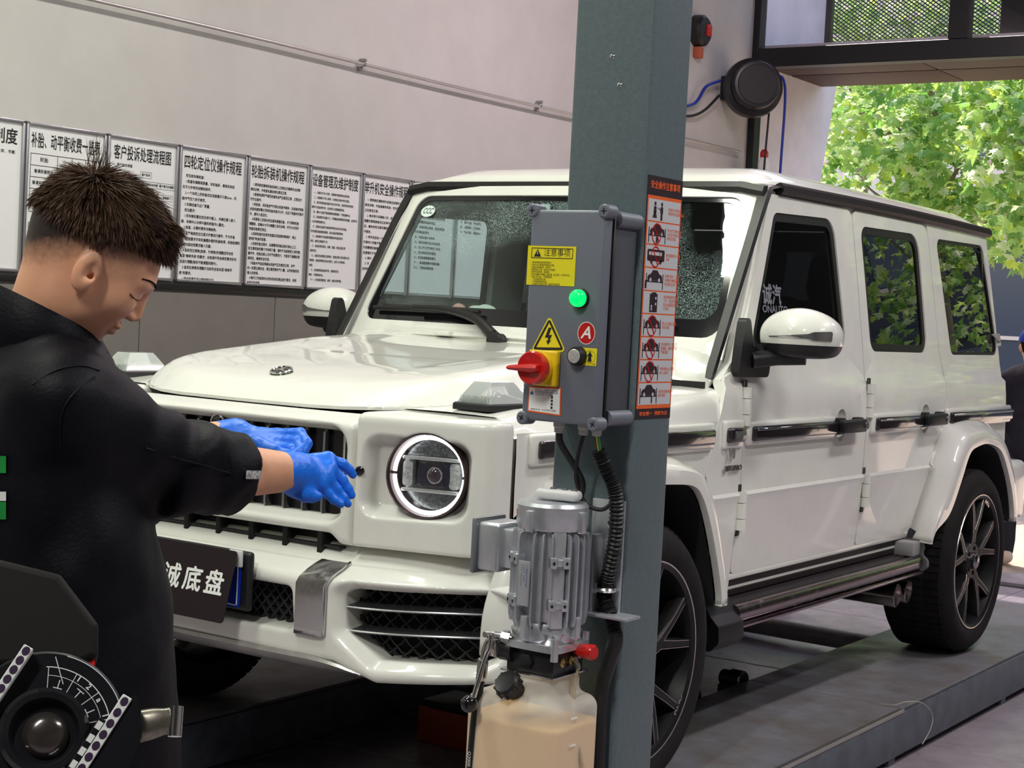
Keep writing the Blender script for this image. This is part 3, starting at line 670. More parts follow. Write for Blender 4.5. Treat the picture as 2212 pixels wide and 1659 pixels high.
    a_loft(bm, R_); put('indicator_lens', mesh_from(bm, 30), mat('indicator_lens_clear', (.90, .94, .92), .08, trans=.55, ior=1.25), ib)
    bm = NB(); a_lathe(bm, [(.012, 0), (.018, .01), (.012, .022), (0, .026)], (s * .697, iy, 1.126), (0, 0, 1), 12); put('bulb', mesh_from(bm, 50), chrome, ib)
    bm = NB()
    for k in range(14): box2(bm, (s * .655 + (s * .085) * k / 13 - .0012, iy - .080, 1.127), (s * .655 + (s * .085) * k / 13 + .0012, iy - .070, 1.146))
    put('lens_ribs', mesh_from(bm, 0), m_clear, ib)
    # wheel arch flares
    for nm, arch, out, opn, yc in (('front_flare', ARCH_F, OUT_F, OPEN_F, 0), ('rear_flare', ARCH_R, OUT_R, OPEN_R, 2.89)):
        N = 60
        a_, o_, i_ = resample(arch, N), resample(out, N), resample(opn, N); rings = []
        for (ay, az), (oy, oz), (iy_, iz) in zip(a_, o_, i_):
            L = lambda t, y0, y1: y0 + (y1 - y0) * t
            x_a = sx(az) - .004
            pr = [(x_a, ay, az), (L(.5, x_a, .975), L(.42, ay, oy), L(.30, az, oz)), (.955, L(.80, ay, oy), L(.72, az, oz)), (.975, L(.95, ay, oy), L(.92, az, oz)), (.984, L(.12, oy, iy_), L(.12, oz, iz)), (.986, L(.6, oy, iy_), L(.6, oz, iz)), (.984, iy_, iz), (.975, L(1.04, oy, iy_), L(1.04, oz, iz)), (.962, L(1.02, oy, iy_), L(1.02, oz, iz)), (.958, L(.9, oy, iy_), L(.9, oz, iz))]
            rings.append([(s * x, y, z) for x, y, z in pr])
        bm = NB(); a_loft(bm, rings, closed=False, cap=False)
        for R_ in (rings[0], rings[-1]): bm.faces.new([bm.verts.new(p) for p in R_])
        fo_ = put(nm, mesh_from(bm, 40), paint, CAR)
        fx = fo_.modifiers.new('solid', 'SOLIDIFY'); fx.thickness = .006
        # liner
        li = resample(opn, 36); bm = NB()
        rings = [[(s * x, yc + (y - yc) * .972, z) for x in (.962, .80, .45)] for y, z in li]
        a_loft(bm, rings, closed=False, cap=False); 
        put('arch_liner', mesh_from(bm, 50), m_liner, CAR)
        bm = NB(); box2(bm, (s * .44, yc - .47, .35), (s * .46, yc + .47, .93)); put('arch_liner', mesh_from(bm, 50), m_liner, CAR)

# ---- roof
bm = NB(); rings = []
for y in np.linspace(1.055, 3.41, 26):
    g = min(1, max(0, (y - 1.055) / .34)); g = 1 - (1 - g) ** 2.2; ge = min(1, (3.41 - y) / .12); ge = 1 - (1 - ge) ** 2
    top = 1.858 + .082 * g * (.4 + .6 * ge) + .004 * math.sin((y - 1) / 2.4 * PI)
    row = []
    for t in np.linspace(-1, 1, 41):
        a = abs(t); sh = 1 - max(0, (a - .72) / .28) ** 2.4
        row.append((t * .757, y, 1.856 + (top - 1.856) * sh * (1 - .10 * a * a)))
    rings.append(row)
a_loft(bm, rings, closed=False, cap=False); roof = put('roof', mesh_from(bm, 40), paint, CAR); fx = roof.modifiers.new('solid', 'SOLIDIFY'); fx.thickness = .01
bm = NB(); box2(bm, (-.74, 1.12, 1.835), (.74, 3.38, 1.852)); put('headlining', mesh_from(bm), m_seat, CAR)
for s in (1, -1):
    bm = NB(); path = [(s * .770, y, 1.846 + .008 * math.sin((y - 1.1) / 2.3 * PI)) for y in np.linspace(1.15, 3.42, 24)]
    rings = []
    for (x, y, z) in path:
        rings.append([(x - s * .012, y, z - .020), (x + s * .008, y, z - .022), (x + s * .018, y, z - .010), (x + s * .014, y, z + .010), (x + s * .002, y, z + .020), (x - s * .014, y, z + .014)])
    a_loft(bm, rings); put('roof_rail', mesh_from(bm, 35), m_rail, CAR)
    # pillar trim
    bm = NB(); rings = []
    for p, w in (((.800, .650, 1.190), .014), ((.797, .672, 1.225), .017), ((.775, .98, 1.72), .019), ((.768, 1.045, 1.815), .022), ((.760, 1.075, 1.842), .024), ((.766, 1.12, 1.852), .022), ((.770, 1.16, 1.850), .019)):
        x, y, z = p; rings.append([(s * (x - w * 1.1), y - w * .4, z + w * .2), (s * (x + w * .5), y - w * .3, z + w * .1), (s * (x + w * .75), y + w * .45, z - w * .2), (s * (x - w * .3), y + w * .9, z - w * .3)])
    a_loft(bm, rings); put('pillar_trim', mesh_from(bm, 50), m_trimb, CAR)
bm = NB(); rings = []
for x in np.linspace(-.765, .765, 18):
    y, z = 1.050, 1.845; e = max(0, abs(x) - .70) * .25
    rings.append([(x, y - .018, z - .020 - e), (x, y - .024, z - .004 - e), (x, y - .010, z + .016 - e), (x, y + .02, z + .018 - e), (x, y + .02, z - .02 - e)])
a_loft(bm, rings); hdr = put('header_trim', mesh_from(bm, 35), m_trimb, CAR)
# ---- windscreen
fo = rpoly([(-.800, 1.195), (.800, 1.195), (.748, 1.842), (-.748, 1.842)], [.0, .0, .05, .05])
gl = rpoly([(-.762, 1.318), (.762, 1.318), (.700, 1.806), (-.700, 1.806)], [.055, .055, .06, .06])
fnw = lambda u, v: (u, wy(v) + .05 * (u / .75) ** 2 - .03, v)
bm = sheet(fo, fnw, [gl], [1.26, 1.32, 1.4, 1.5, 1.6, 1.7, 1.8], [-.6, -.4, -.2, 0, .2, .4, .6]); solid(bm, .03, Vector((0, 1, 0)))
ws = put('windscreen_frame', mesh_from(bm, 30), paint, CAR)
bm = sheet(grow(gl, .004), lambda u, v: (u, fnw(u, v)[1] + .010, v), (), np.linspace(1.34, 1.79, 8), np.linspace(-.7, .7, 11)); solid(bm, .005, Vector((0, 1, 0)))
put('windscreen', mesh_from(bm, 80), m_wind, ws)
bm = sheet(grow(gl, .001), lambda u, v: (u, fnw(u, v)[1] + .007, v), [rpoly([(-.725, 1.378), (.725, 1.378), (.680, 1.786), (-.680, 1.786)], .05)], (1.4, 1.5, 1.6, 1.7), np.linspace(-.6, .6, 9)); solid(bm, .002, Vector((0, 1, 0)))
put('glass_border', mesh_from(bm, 60), gloss_black, ws)
cz = 1.742; cx_ = -.630; cy_ = fnw(cx_, cz)[1]
Mw = plane_M((cx_, cy_ - .001, cz), (1, .05, 0), (0, .548, 1))
bm = NB(); a_cyl(bm, (0, 0, -.001), (0, 0, .001), .026, n=28)
for v in bm.verts: v.co.x *= 1.2
stk = put('round_sticker', mesh_from(bm), mat('sticker_pale', (.72, .80, .76), .5), ws, Mw)
put('sticker_text', text_mesh('CCC', .036, 'CENTER', 'CENTER', bold=.0012, res=3, shear=.2, width=.046), mat('sticker_dark', (.12, .2, .18), .5), ws, Mw @ Matrix.Translation((0, 0, .0014)))
bm = NB(); rings = []
for x in np.linspace(-.795, .795, 54):
    a = abs(x); zb_ = float(np.interp(a, [0, .60, .64, .68, .76, .795], [1.268, 1.258, 1.225, 1.182, 1.172, 1.165])); yb0 = .695 if a < .62 else float(np.interp(a, [.62, .70, .795], [.695, .66, .655]))
    yt = fnw(x, 1.31)[1] + .012
    rings.append([(x, yt, 1.31), (x, min(yt - .012, wy(1.25) - .03 + .02 * (a / .75) ** 2), max(1.24, zb_ + .012) if a < .64 else float(np.interp(a, [.64, .72, .795], [1.248, 1.225, 1.205]))), (x, yb0 + .01, zb_ + .002), (x, yb0 - .05, zb_ - .012)])
a_loft(bm, rings, closed=False, cap=False); scu = put('scuttle', mesh_from(bm, 50), paint, CAR); fx = scu.modifiers.new('solid', 'SOLIDIFY'); fx.thickness = .004; fx.offset = -1
# wipers
for (px, bx0, bx1) in ((-.05, -.70, -.18), (.52, .05, .60)):
    bm = NB(); zb = 1.362
    yb_ = lambda x, z: fnw(x, z)[1] - .012
    a_tube(bm, [(x, yb_(x, zb) - .004, zb + .004 * math.sin((x - bx0) * 5)) for x in np.linspace(bx0, bx1, 12)], .009, 6)
    bl = put('wiper_blade', mesh_from(bm, 50), m_trimb, CAR)
    bm = NB(); mx_ = (bx0 + bx1) / 2 + .02
    pth = smooth_path([(mx_ - .06, yb_(mx_, zb) - .018, zb + .008), (mx_ + .10, yb_(mx_, zb) - .022, zb + .004), (px - .12, yb_(px, 1.335) - .025, 1.340), (px - .02, yb_(px, 1.29) - .03, 1.285)], 5)
    a_tube(bm, pth, lambda t: .010 + .012 * t, 8); put('wiper_arm', mesh_from(bm, 50), m_trimb, bl)
    bm = NB(); a_lathe(bm, [(0, -.01), (.026, -.008), (.03, 0), (.026, .03), (.03, .04)], (px, yb_(px, 1.275) - .045, 1.272), (0, 1, -.2), 16); put('wiper_pivot', mesh_from(bm, 50), m_trimb, bl)
# ---- bonnet
HO = [(-.645, .705), (.645, .705), (.60, -.38), (.57, -.46), (.52, -.53), (.45, -.585), (.35, -.635), (.25, -.655), (0, -.662), (-.25, -.655), (-.35, -.635), (-.45, -.585), (-.52, -.53), (-.57, -.46), (-.60, -.38)]
HO_ = rpoly(HO, [0, 0] + [.08] * 13, 3)
_ed = [(Vector(HO_[i]), Vector(HO_[(i + 1) % len(HO_)])) for i in range(len(HO_)) if not (HO_[i][1] > .7 and HO_[(i + 1) % len(HO_)][1] > .7)]
def hood_z(x, y):
    p = Vector((x, y)); d = 9
    for a, b in _ed:
        t = max(0, min(1, (p - a).dot(b - a) / max(1e-9, (b - a).length_squared))); d = min(d, (a + (b - a) * t - p).length)
    top = float(np.interp(y, [-.66, -.60, -.55, -.49, -.40, -.30, -.05, .26, .705], [1.122, 1.136, 1.150, 1.164, 1.182, 1.198, 1.224, 1.252, 1.277]))
    t = min(1, d / .11); e = ze(y) + .003; S = 1 - (1 - t) ** 2.6
    r = abs(x); xr = float(np.interp(y, [-.6, -.2, .7], [.30, .36, .47])); bl = 1 / (1 + math.exp(-(r - xr) / .012))
    w = min(1, max(0, (y + .50) / .5))
    return e + (top - e) * S - .012 * w * (1 - bl) * (1 - (r / .5) ** 2 * .6)
bm = sheet(HO_, lambda u, v: (u, v, hood_z(u, v)), (), list(np.arange(-.64, .70, .035)), list(np.arange(-.63, .64, .03)), step=.025); solid(bm, .009, Vector((0, 0, -1)), True)
hood = put('bonnet', mesh_from(bm, 45), paint, CAR)
bm = NB(); zs = hood_z(0, -.50); Mh = plane_M((0, -.50, zs + .003), (1, 0, 0), (0, 1, .32))
a_lathe(bm, [(0, .008), (.018, .008), (.030, .004), (.034, 0), (.034, -.004)], (0, 0, 0), (0, 0, 1), 28)
em = put('bonnet_emblem', mesh_from(bm, 50), mat('emblem_dark', (.12, .14, .10), .2, .8), hood, Mh)
bm = NB(); a_tube(bm, [(.031 * math.cos(t), .031 * math.sin(t), .006) for t in np.linspace(0, 2 * PI, 30)[:-1]], .003, 6, closed=True)
for k in range(3):
    t = PI / 2 + k * 2 * PI / 3; d = Vector((math.cos(t), math.sin(t), 0)); n_ = Vector((-d.y, d.x, 0))
    A = [bm.verts.new(p) for p in (d * .031 + Vector((0, 0, .008)), n_ * .006 + Vector((0, 0, .009)), -n_ * .006 + Vector((0, 0, .009)))]; bm.faces.new(A)
put('emblem_star', mesh_from(bm, 40), chrome, em, Mh)
for x in (-.30, .30):
    bm = NB(); box2(bm, (x - .035, wy(1.275) - .06, 1.272), (x + .035, wy(1.275) - .03, 1.292), .006); put('washer_jet', mesh_from(bm, 40), paint, CAR)

# ---- front panel with the grille
def _fy(x): return -.765 + .10 * x * x
_gh = rpoly([(-.450, .798), (.450, .798), (.452, 1.045), (-.452, 1.045)], [.055] * 4, 6)
_go = rpoly([(-.486, .736), (-.45, .736), (-.415, .762), (.415, .762), (.45, .736), (.486, .736), (.486, 1.082), (-.486, 1.082)], [.0, .02, .03, .03, .02, 0, .02, .02], 4)
def f_grille(P):
    x, y, z = P[..., 0], P[..., 1], P[..., 2]; q = y - (-.765 + .10 * x * x)
    d = smax(s_poly2(x, z, _go), -q, .02); d = smax(d, q - .10, .01)
    d = smax(d, z - (1.058 + .34 * q), .02)
    return smax(d, -(s_poly2(x, z, _gh) - .010 + .5 * np.minimum(q, .04)), .012)
me = nets(f_grille, (-.50, -.79, .72), (.50, -.64, 1.11), .0055)
gp = put('grille_surround', me, paint, CAR)
bm = NB(); box2(bm, (-.47, -.700, .775), (.47, -.66, 1.065)); put('grille_back', mesh_from(bm), gloss_black, gp)
bm = NB(); box2(bm, (-.455, -.690, .69), (.455, -.62, .80)); put('lower_slot_back', mesh_from(bm), black, gp)
bm = NB(); rings = [[(dx_, -.722 + dy_, z) for dx_, dy_ in ((-.0036, .03), (-.0036, .003), (-.0015, 0), (.0015, 0), (.0036, .003), (.0036, .03))] for z in (.812, .83, .92, 1.01, 1.028)]
a_loft(bm, rings); _sl = mesh_from(bm, 30); _sl.materials.append(chrome)
bm = NB(); box2(bm, (-.007, -.712, .805), (.007, -.68, 1.038), .003); _sb = mesh_from(bm, 30); _sb.materials.append(gloss_black)
for k in range(-6, 8):
    x = -.031 + .0655 * k
    if abs(x) > .44: continue
    M_ = Matrix.Translation((x, -.012 + .10 * x * x, 0)); o = put('grille_slat', _sb, None, gp, M_); put('slat_chrome', _sl, None, o, M_)
bm = NB(); a_lathe(bm, [(.030, .04), (.030, .006), (.026, -.004), (.014, -.010), (0, -.011)], (-.012, -.735, 1.022), (0, 1, 0), 24); put('front_camera', mesh_from(bm, 50), gloss_black, gp)
bm = NB(); a_tube(bm, [(-.012 + .024 * math.cos(t), -.742, 1.022 + .024 * math.sin(t)) for t in np.linspace(0, 2 * PI, 24)[:-1]], .003, 6, closed=True); put('camera_ring', mesh_from(bm, 50), alu, gp)
for k in range(-3, 4):
    bm = NB(); box2(bm, (k * .125 - .009, -.735, .695), (k * .125 + .009, -.69, .765), .003); put('slot_rib', mesh_from(bm, 30), black, gp)
bm = NB(); box2(bm, (-.44, -.728, .722), (.44, -.70, .728)); put('slot_edge', mesh_from(bm, 30), m_mesh, gp)

# ---- headlight panels
_t = math.radians(14); HN = np.array([math.sin(_t), -math.cos(_t)]); HT = np.array([math.cos(_t), math.sin(_t)]); P0 = np.array([.492, -.746])
HC = (.680, -.668, .939)       # lamp centre
_plan = rpoly([(.491, -.748), (.795, -.672), (.868, -.640), (.869, -.562), (.835, -.560), (.835, -.50), (.491, -.50)], [.012, .05, .075, .004, 0, 0, 0], 6)
_rec = rpoly([(.016, .818), (.324, .826), (.334, 1.032), (.026, 1.038)], [.05, .05, .05, .05], 6)
def f_hl(P):
    x, y, z = P[..., 0], P[..., 1], P[..., 2]
    d = smax(s_poly2(x, y, _plan), z - 1.094, .03); d = smax(d, .738 - z, .012)
    u = (x - P0[0]) * HT[0] + (y - P0[1]) * HT[1]; q = -((x - P0[0]) * HN[0] + (y - P0[1]) * HN[1])
    d2 = s_poly2(u, z, _rec)
    d = smax(d, -smax(d2 + .62 * np.maximum(q, 0), q - .046, .006), .007)
    hx = (x - HC[0]) * HT[0] + (y - HC[1]) * HT[1]; rr = np.sqrt(hx ** 2 + (z - HC[2]) ** 2)
    return smax(d, -np.maximum(rr - .1115, q - .15), .003)
me = nets(f_hl, (.47, -.78, .72), (.90, -.485, 1.12), .0042)
me2 = me.copy(); 
co = np.empty(len(me2.vertices) * 3, np.float32); me2.vertices.foreach_get('co', co); co[0::3] *= -1; me2.vertices.foreach_set('co', co); me2.flip_normals()
for s, mm in ((1, me), (-1, me2)):
    hp = put('headlight_panel', mm, paint, CAR)
    n3 = Vector((s * HN[0], HN[1], 0)); t3 = Vector((s * HT[0], s * 0 + HT[1], 0)) if s > 0 else Vector((HT[0], -HT[1], 0))
    Ml = plane_M((s * HC[0], HC[1], HC[2]), t3, (0, 0, 1))   # local z = t x up = outward
    bm = NB(); a_lathe(bm, [(.060, -.10), (.108, -.07), (.112, -.02), (.1125, .024), (.110, .028), (.107, .024), (.105, -.006), (.094, -.016), (.092, -.045)], (0, 0, 0), (0, 0, 1), 56)
    hl = put('headlight', mesh_from(bm, 35), mat('lamp_bezel', (.10, .07, .075), .2, .9), hp, Ml)
    for a0, a1 in ((.045, PI - .045), (PI + .045, 2 * PI - .045)):
        bm = NB(); a_tube(bm, [(.0985 * math.cos(t), .0985 * math.sin(t), -.002) for t in np.linspace(a0, a1, 40)], .0058, 8); put('light_ring', mesh_from(bm, 60), m_ring, hl, Ml)
    bm = NB(); a_lathe(bm, [(0, -.045), (.093, -.038)], (0, 0, 0), (0, 0, 1), 40); put('reflector', mesh_from(bm, 60), mat('reflector_grey', (.30, .32, .33), .25, .9, noise=.6, nscale=160), hl, Ml)
    bm = NB(); pl_ = rpoly([(-.045, -.028), (.048, -.028), (.048, .028), (-.045, .028)], [.016] * 4, 4)
    a_prism(bm, [(x - .002 + .008, y) for x, y in pl_], Matrix.Identity(4), -.045, -.012); put('projector', mesh_from(bm, 40), mat('projector_glass', (.03, .03, .05), .05, coat=1.), hl, Ml)
    bm = NB(); a_lathe(bm, [(.024, -.012), (.022, -.004), (.014, .003), (0, .006)], (.012, 0, 0), (0, 0, 1), 24)
    for v in bm.verts: v.co.y *= 1.05
    put('projector_lens', mesh_from(bm, 60), mat('projector_dome', (.05, .035, .045), .04, coat=1.), hl, Ml)
    for zc in (.042, -.042):
        bm = NB(); box2(bm, (-.080, zc - .0045, -.03), (.080, zc + .0045, -.004), .003); put('lamp_bar', mesh_from(bm, 40), mat('lamp_bar_clear', (.75, .76, .76), .12, .6), hl, Ml)
    for x_ in (-.066, .066):
        bm = NB(); pl2 = rpoly([(x_ - .014, -.034), (x_ + .014, -.034), (x_ + .014, .034), (x_ - .014, .034)], .010, 3); a_prism(bm, pl2, Matrix.Identity(4), -.035, -.012); put('lamp_cheek', mesh_from(bm, 40), mat('lamp_cheek_grey', (.55, .56, .56), .3, .3, noise=.5, nscale=120), hl, Ml)
    bm = NB(); a_lathe(bm, [(.1062, .022), (.085, .031), (.055, .038), (.025, .041), (0, .042)], (0, 0, 0), (0, 0, 1), 48); put('lamp_glass', mesh_from(bm, 80), m_lens, hl, Ml)
    # parking sensor between grille and lamp
    Ms = plane_M((s * .510, -.7445, .938), t3, (0, 0, 1)); bm = NB(); a_lathe(bm, [(.0125, -.004), (.0125, .002), (.009, .004), (.008, .002), (0, .003)], (0, 0, 0), (0, 0, 1), 20); put('parking_sensor', mesh_from(bm, 40), gloss_black, hp, Ms)

# ---- bumper
BXS = [0, .3, .45, .6, .75, .88, .95, .985]; BYS = [-.83, -.826, -.815, -.79, -.735, -.65, -.56, -.45]
_bs = smooth_path([(a, b, 0) for a, b in zip(BXS, BYS)], 8); _bX = [p.x for p in _bs]; _bY = [p.y for p in _bs]
def yb(x): return float(np.interp(abs(x), _bX, _bY))
_int = rpoly([(.70 + (a - .70) * 1.07, b) for a, b in ((.523, .622), (.530, .526), (.619, .457), (.835, .464), (.868, .487), (.894, .539), (.888, .624), (.860, .646), (.556, .635))], [.02, .02, .02, .02, .02, .02, .02, .02, .012], 3)
_cen = rpoly([(-.372, .505), (.372, .505), (.360, .622), (-.360, .622)], .022, 4)
def f_bump(P):
    x, y, z = P[..., 0], P[..., 1], P[..., 2]; ax = np.abs(x)
    q = (y - np.interp(ax, _bX, _bY)) * np.interp(ax, [0, .5, .75, .9, .98], [1, .98, .88, .72, .45])
    zt = np.interp(q, [0, .058, .064, .13], [.652, .690, .690, .735]); d = smax(-q, (z - zt) * .82, .016)
    zb = np.interp(ax, [0, .50, .62, .98], [.445, .440, .400, .425]) + .0 * q
    d = smax(d, (zb - z), .02); d = smax(d, q - .20, .01); d = smax(d, ax - .978, .02)
    di = s_poly2(ax, z, _int)
    d = smax(d, -np.minimum(np.maximum(di - .026 + .9 * np.maximum(q, 0), q - .03), np.maximum(di, q - .16)), .010)
    dc = s_poly2(x, z, _cen)
    return smax(d, -np.maximum(dc + .12 * np.minimum(q, .1), q - .16), .012)
me = nets(f_bump, (-1.0, -.86, .38), (1.0, -.40, .76), .0065)
bp = put('front_bumper', me, paint, CAR)
def wires(poly, yoff, pitch=.03, w=.0022, flat=.55):
    bm = NB()
    xs_ = [p[0] for p in poly]; zs_ = [p[1] for p in poly]
    def inside(x, z):
        c = False; n = len(poly)
        for i in range(n):
            (x1, z1), (x2, z2) = poly[i], poly[i - 1]
            if (z1 > z) != (z2 > z) and x < (x2 - x1) * (z - z1) / (z2 - z1) + x1: c = not c
        return c
    ph = pitch * flat; i = 0
    for iz in range(int((max(zs_) - min(zs_)) / ph) + 2):
        for ix in range(int((max(xs_) - min(xs_)) / pitch) + 2):
            x = min(xs_) + ix * pitch + (pitch / 2 if iz % 2 else 0); z = min(zs_) + iz * ph
            for sg in (-1, 1):
                x2, z2 = x + sg * pitch / 2, z + ph
                if not (inside(x, z) or inside(x2, z2)): continue
                a = Vector((x, yb(x) + yoff, z)); b = Vector((x2, yb(x2) + yoff, z2)); d = (b - a).normalized(); nn = Vector((-d.z, 0, d.x)) * w
                m_ = (a + b) / 2 + Vector((sg * .0, 0, -.003)); 
                for p_, q_ in ((a, m_), (m_, b)):
                    A = [bm.verts.new(v) for v in (p_ + nn, q_ + nn, q_ - nn, p_ - nn)]; B = [bm.verts.new(v.co + Vector((0, .010, 0))) for v in A]
                    bm.faces.new(A)
                    for k in range(4): bm.faces.new((A[k], B[k], B[(k + 1) % 4], A[(k + 1) % 4]))
    return bm
put('mesh_insert', mesh_from(wires(grow(_cen, .01), .055, .032), 0), m_mesh, bp, kind='stuff')
bm = NB(); box2(bm, (-.40, -.755, .49), (.40, -.735, .64)); put('radiator_back', mesh_from(bm), dark, bp)
for s in (1, -1):
    pp = [(s * a, b) for a, b in grow(_int, .012)]
    put('mesh_insert', mesh_from(wires(pp, .085, .042, .0024, .5), 0), m_mesh, bp, kind='stuff')
    bm = NB(); a_loft(bm, [[(s * x, yb(x) + .12, .44), (s * x, yb(x) + .12, .66)] for x in np.linspace(.50, .92, 10)], closed=False, cap=False); put('intake_back', mesh_from(bm), dark, bp)
    for zc, xa, xe in ((.588, .515, .885), (.527, .530, .885)):
        bm = NB(); rings = [[(s * x, yb(x) + .032 + a, zc + .010 * (x - .53) + b + .004 * math.sin(x * 9)) for a, b in ((0, -.003), (0, .004), (.05, .010), (.05, -.008))] for x in np.linspace(xa, xe, 12)]
        a_loft(bm, rings); put('intake_bar', mesh_from(bm, 30), mat('intake_bar_grey', (.06, .062, .065), .25, .4), bp)
        bm = NB(); a_tube(bm, [(s * x, yb(x) + .031, zc + .010 * (x - .53) + .001 + .004 * math.sin(x * 9)) for x in np.linspace(xa, xe, 12)], .003, 6); put('bar_edge', mesh_from(bm, 50), mat('bar_edge_grey', (.32, .32, .33), .3, 1.), bp)
    # chrome strip
    bm = NB(); rings = []
    for q_, z in ((-.006, .503), (-.007, .52), (-.007, .60), (-.007, .636), (-.003, .652), (.010, .664), (.030, .6775), (.052, .6915), (.054, .690)):
        row = []
        for x, e in ((.385, .012), (.388, .0), (.44, -.002), (.468, 0), (.473, .012)):
            sh_ = .035 * max(0, (z - .64) / .05)
            row.append((s * (x + sh_ * .8), yb(x) + q_ + e * .9, z + (e * .3 if q_ > 0 else 0)))
        rings.append(row)
    a_loft(bm, rings, closed=False, cap=False); cs = put('bumper_strip', mesh_from(bm, 30), mat('strip_satin', (.62, .62, .62), .20, 1., rnoise=.06, nscale=60), bp)
    fx = cs.modifiers.new('solid', 'SOLIDIFY'); fx.thickness = .006; fx.offset = 1
# skid plate
bm = NB(); rings = []
for x in np.linspace(-.585, .585, 40):
    e = max(0, (abs(x) - .40) / .185) ** 2; y0 = yb(x) + .002; z0 = .452 - .030 * e
    k = 1 - .75 * e
    rings.append([(x, y0 + .02, z0 + .004), (x, y0 - .004, z0 - .002), (x, y0 - .008, z0 - .012 * k), (x, y0 + .006, z0 - .030 * k), (x, y0 + .035, z0 - .045 * k), (x, y0 + .10, z0 - .060 * k), (x, y0 + .22, z0 - .075 * k)])
a_loft(bm, rings, closed=False, cap=False); sk = put('skid_plate', mesh_from(bm, 40), m_silver, CAR); fx = sk.modifiers.new('solid', 'SOLIDIFY'); fx.thickness = .006; fx.offset = -1
# number plate, holder
ph_ = NB(); box2(ph_, (-.247, -.862, .540), (.247, -.838, .700), .012, 3); ph = put('plate_holder', mesh_from(ph_, 40), black, CAR)
bm = NB(); a_prism(bm, rpoly([(-.22, .548), (.22, .548), (.22, .688), (-.22, .688)], .012), plane_M((0, -.866, 0), (1, 0, 0), (0, 0, 1)), -.001, .002)
pl = put('number_plate', mesh_from(bm, 40), mat('plate_blue', (.005, .035, .45), .3), ph)
for (a, b, c_, d) in ((-.212, .554, .212, .557), (-.212, .679, .212, .682), (-.212, .554, -.209, .682), (.209, .554, .212, .682)):
    bm = NB(); box2(bm, (a, -.8695, b), (c_, -.868, d)); put('plate_border', mesh_from(bm), white_m, pl)
put('plate_character', text_mesh('0', .115, 'CENTER', 'CENTER', bold=.002, res=4, sx=.8), white_m, pl, plane_M((.165, -.8692, .610), (1, 0, 0), (0, 0, 1)))

# ---- running boards, exhausts, underbody
m_board_b = mat('running_board_rubber', (.022, .017, .019), .42, spec=.35, noise=.3, nscale=60)
m_board_a = mat('running_board_tube', (.33, .27, .28), .22, 1.0, rnoise=.08, nscale=20)
for s in (1, -1):
    prof = [(.80, .452), (.815, .470), (.835, .466), (.850, .474), (.868, .468), (.882, .474), (.90, .466), (.915, .470), (.915, .43), (.80, .43)]
    bm = NB(); a_loft(bm, [[(s * x, y, z) for x, z in prof] for y in (.66, 2.345)]); rb = put('running_board', mesh_from(bm, 25), m_board_b, CAR)
    prof = [(.912 + .024 * math.cos(t), .442 + .030 * math.sin(t)) for t in np.linspace(0, 2 * PI, 22)[:-1]]; prof = [(x + .012, z) for x, z in prof]
    bm = NB(); a_loft(bm, [[(s * x, y, z) for x, z in prof] for y in (.665, 2.345)]); put('board_tube', mesh_from(bm, 40), m_board_a, rb)
    bm = NB(); box2(bm, (s * .895, .67, .395), (s * .948, 2.345, .412), .006); put('board_edge', mesh_from(bm, 40), m_board_a, rb)
    prof = [(.800, .458), (.848, .458), (.846, .474), (.852, .480), (.852, .498), (.846, .504), (.853, .512), (.853, .530), (.846, .540), (.80, .545)]
    bm = NB(); a_loft(bm, [[(s * x, y, z) for x, z in prof] for y in (.655, 2.36)]); put('sill_cladding', mesh_from(bm, 25), m_board_b, rb)
    pl1 = rpoly([(.78, .33), (.935, .345), (.965, .375), (.962, .425), (.93, .455), (.90, .50), (.885, .53), (.80, .53)], [.02, .02, .02, .02, .02, .02, .02, .02], 3)
    bm = NB(); a_loft(bm, [[(s * (x if k == 0 else .70 + (x - .70) * .98), y, z) for x, z in pl1] for k, y in ((1, .50), (0, .605), (0, .665))]); put('end_cap', mesh_from(bm, 35), black, rb)
    pl1 = rpoly([(.82, .395), (.935, .40), (.965, .425), (.962, .455), (.935, .475), (.945, .505), (.93, .535), (.82, .535)], [.01, .02, .02, .02, .02, .02, .01, .01], 3)
    bm = NB(); a_loft(bm, [[(s * x, y, z) for x, z in pl1] for y in (2.325, 2.35)]); put('end_cap', mesh_from(bm, 35), mat('end_cap_grey', (.12, .12, .12), .4), rb)
    bm = NB(); box2(bm, (s * .75, 2.25, .47), (s * .93, 2.34, .53), .01); put('end_block', mesh_from(bm, 35), mat('end_block_grey', (.30, .30, .29), .5), rb)
    for k, (y, x, z) in enumerate(((2.17, .905, .322), (2.31, .898, .322))):
        bm = NB(); a_lathe(bm, [(.018, -.30), (.052, -.26), (.056, -.02), (.058, 0), (.054, .002), (.050, -.02), (.048, -.15), (0, -.16)], (s * x, y, z), (s, .12, -.02), 28)
        for v in bm.verts: v.co.z = z + (v.co.z - z) * .82
        put('exhaust_tip', mesh_from(bm, 40), mat('exhaust_steel', (.42, .37, .36), .25, 1., noise=.3, nscale=30), CAR)
    bm = NB(); box2(bm, (s * .70, 3.33, .28), (s * .955, 3.345, .56), .008); put('mud_flap', mesh_from(bm, 40), black, CAR)
bm = NB(); box2(bm, (-.66, -.42, .33), (.66, 3.40, .55), .02); put('underbody', mesh_from(bm), dark, CAR)
bm = NB(); box2(bm, (-.80, .55, .44), (.80, 2.40, .56)); put('underbody', mesh_from(bm), dark, CAR)
for y in (0, 2.89):
    bm = NB(); a_cyl(bm, (-.72, y, .37), (.72, y, .37), .055, n=16); a_lathe(bm, [(.05, -.14), (.14, -.08), (.15, .06), (.05, .14)], (.12, y, .36), (0, 1, 0), 20); put('axle', mesh_from(bm, 40), dark, CAR)
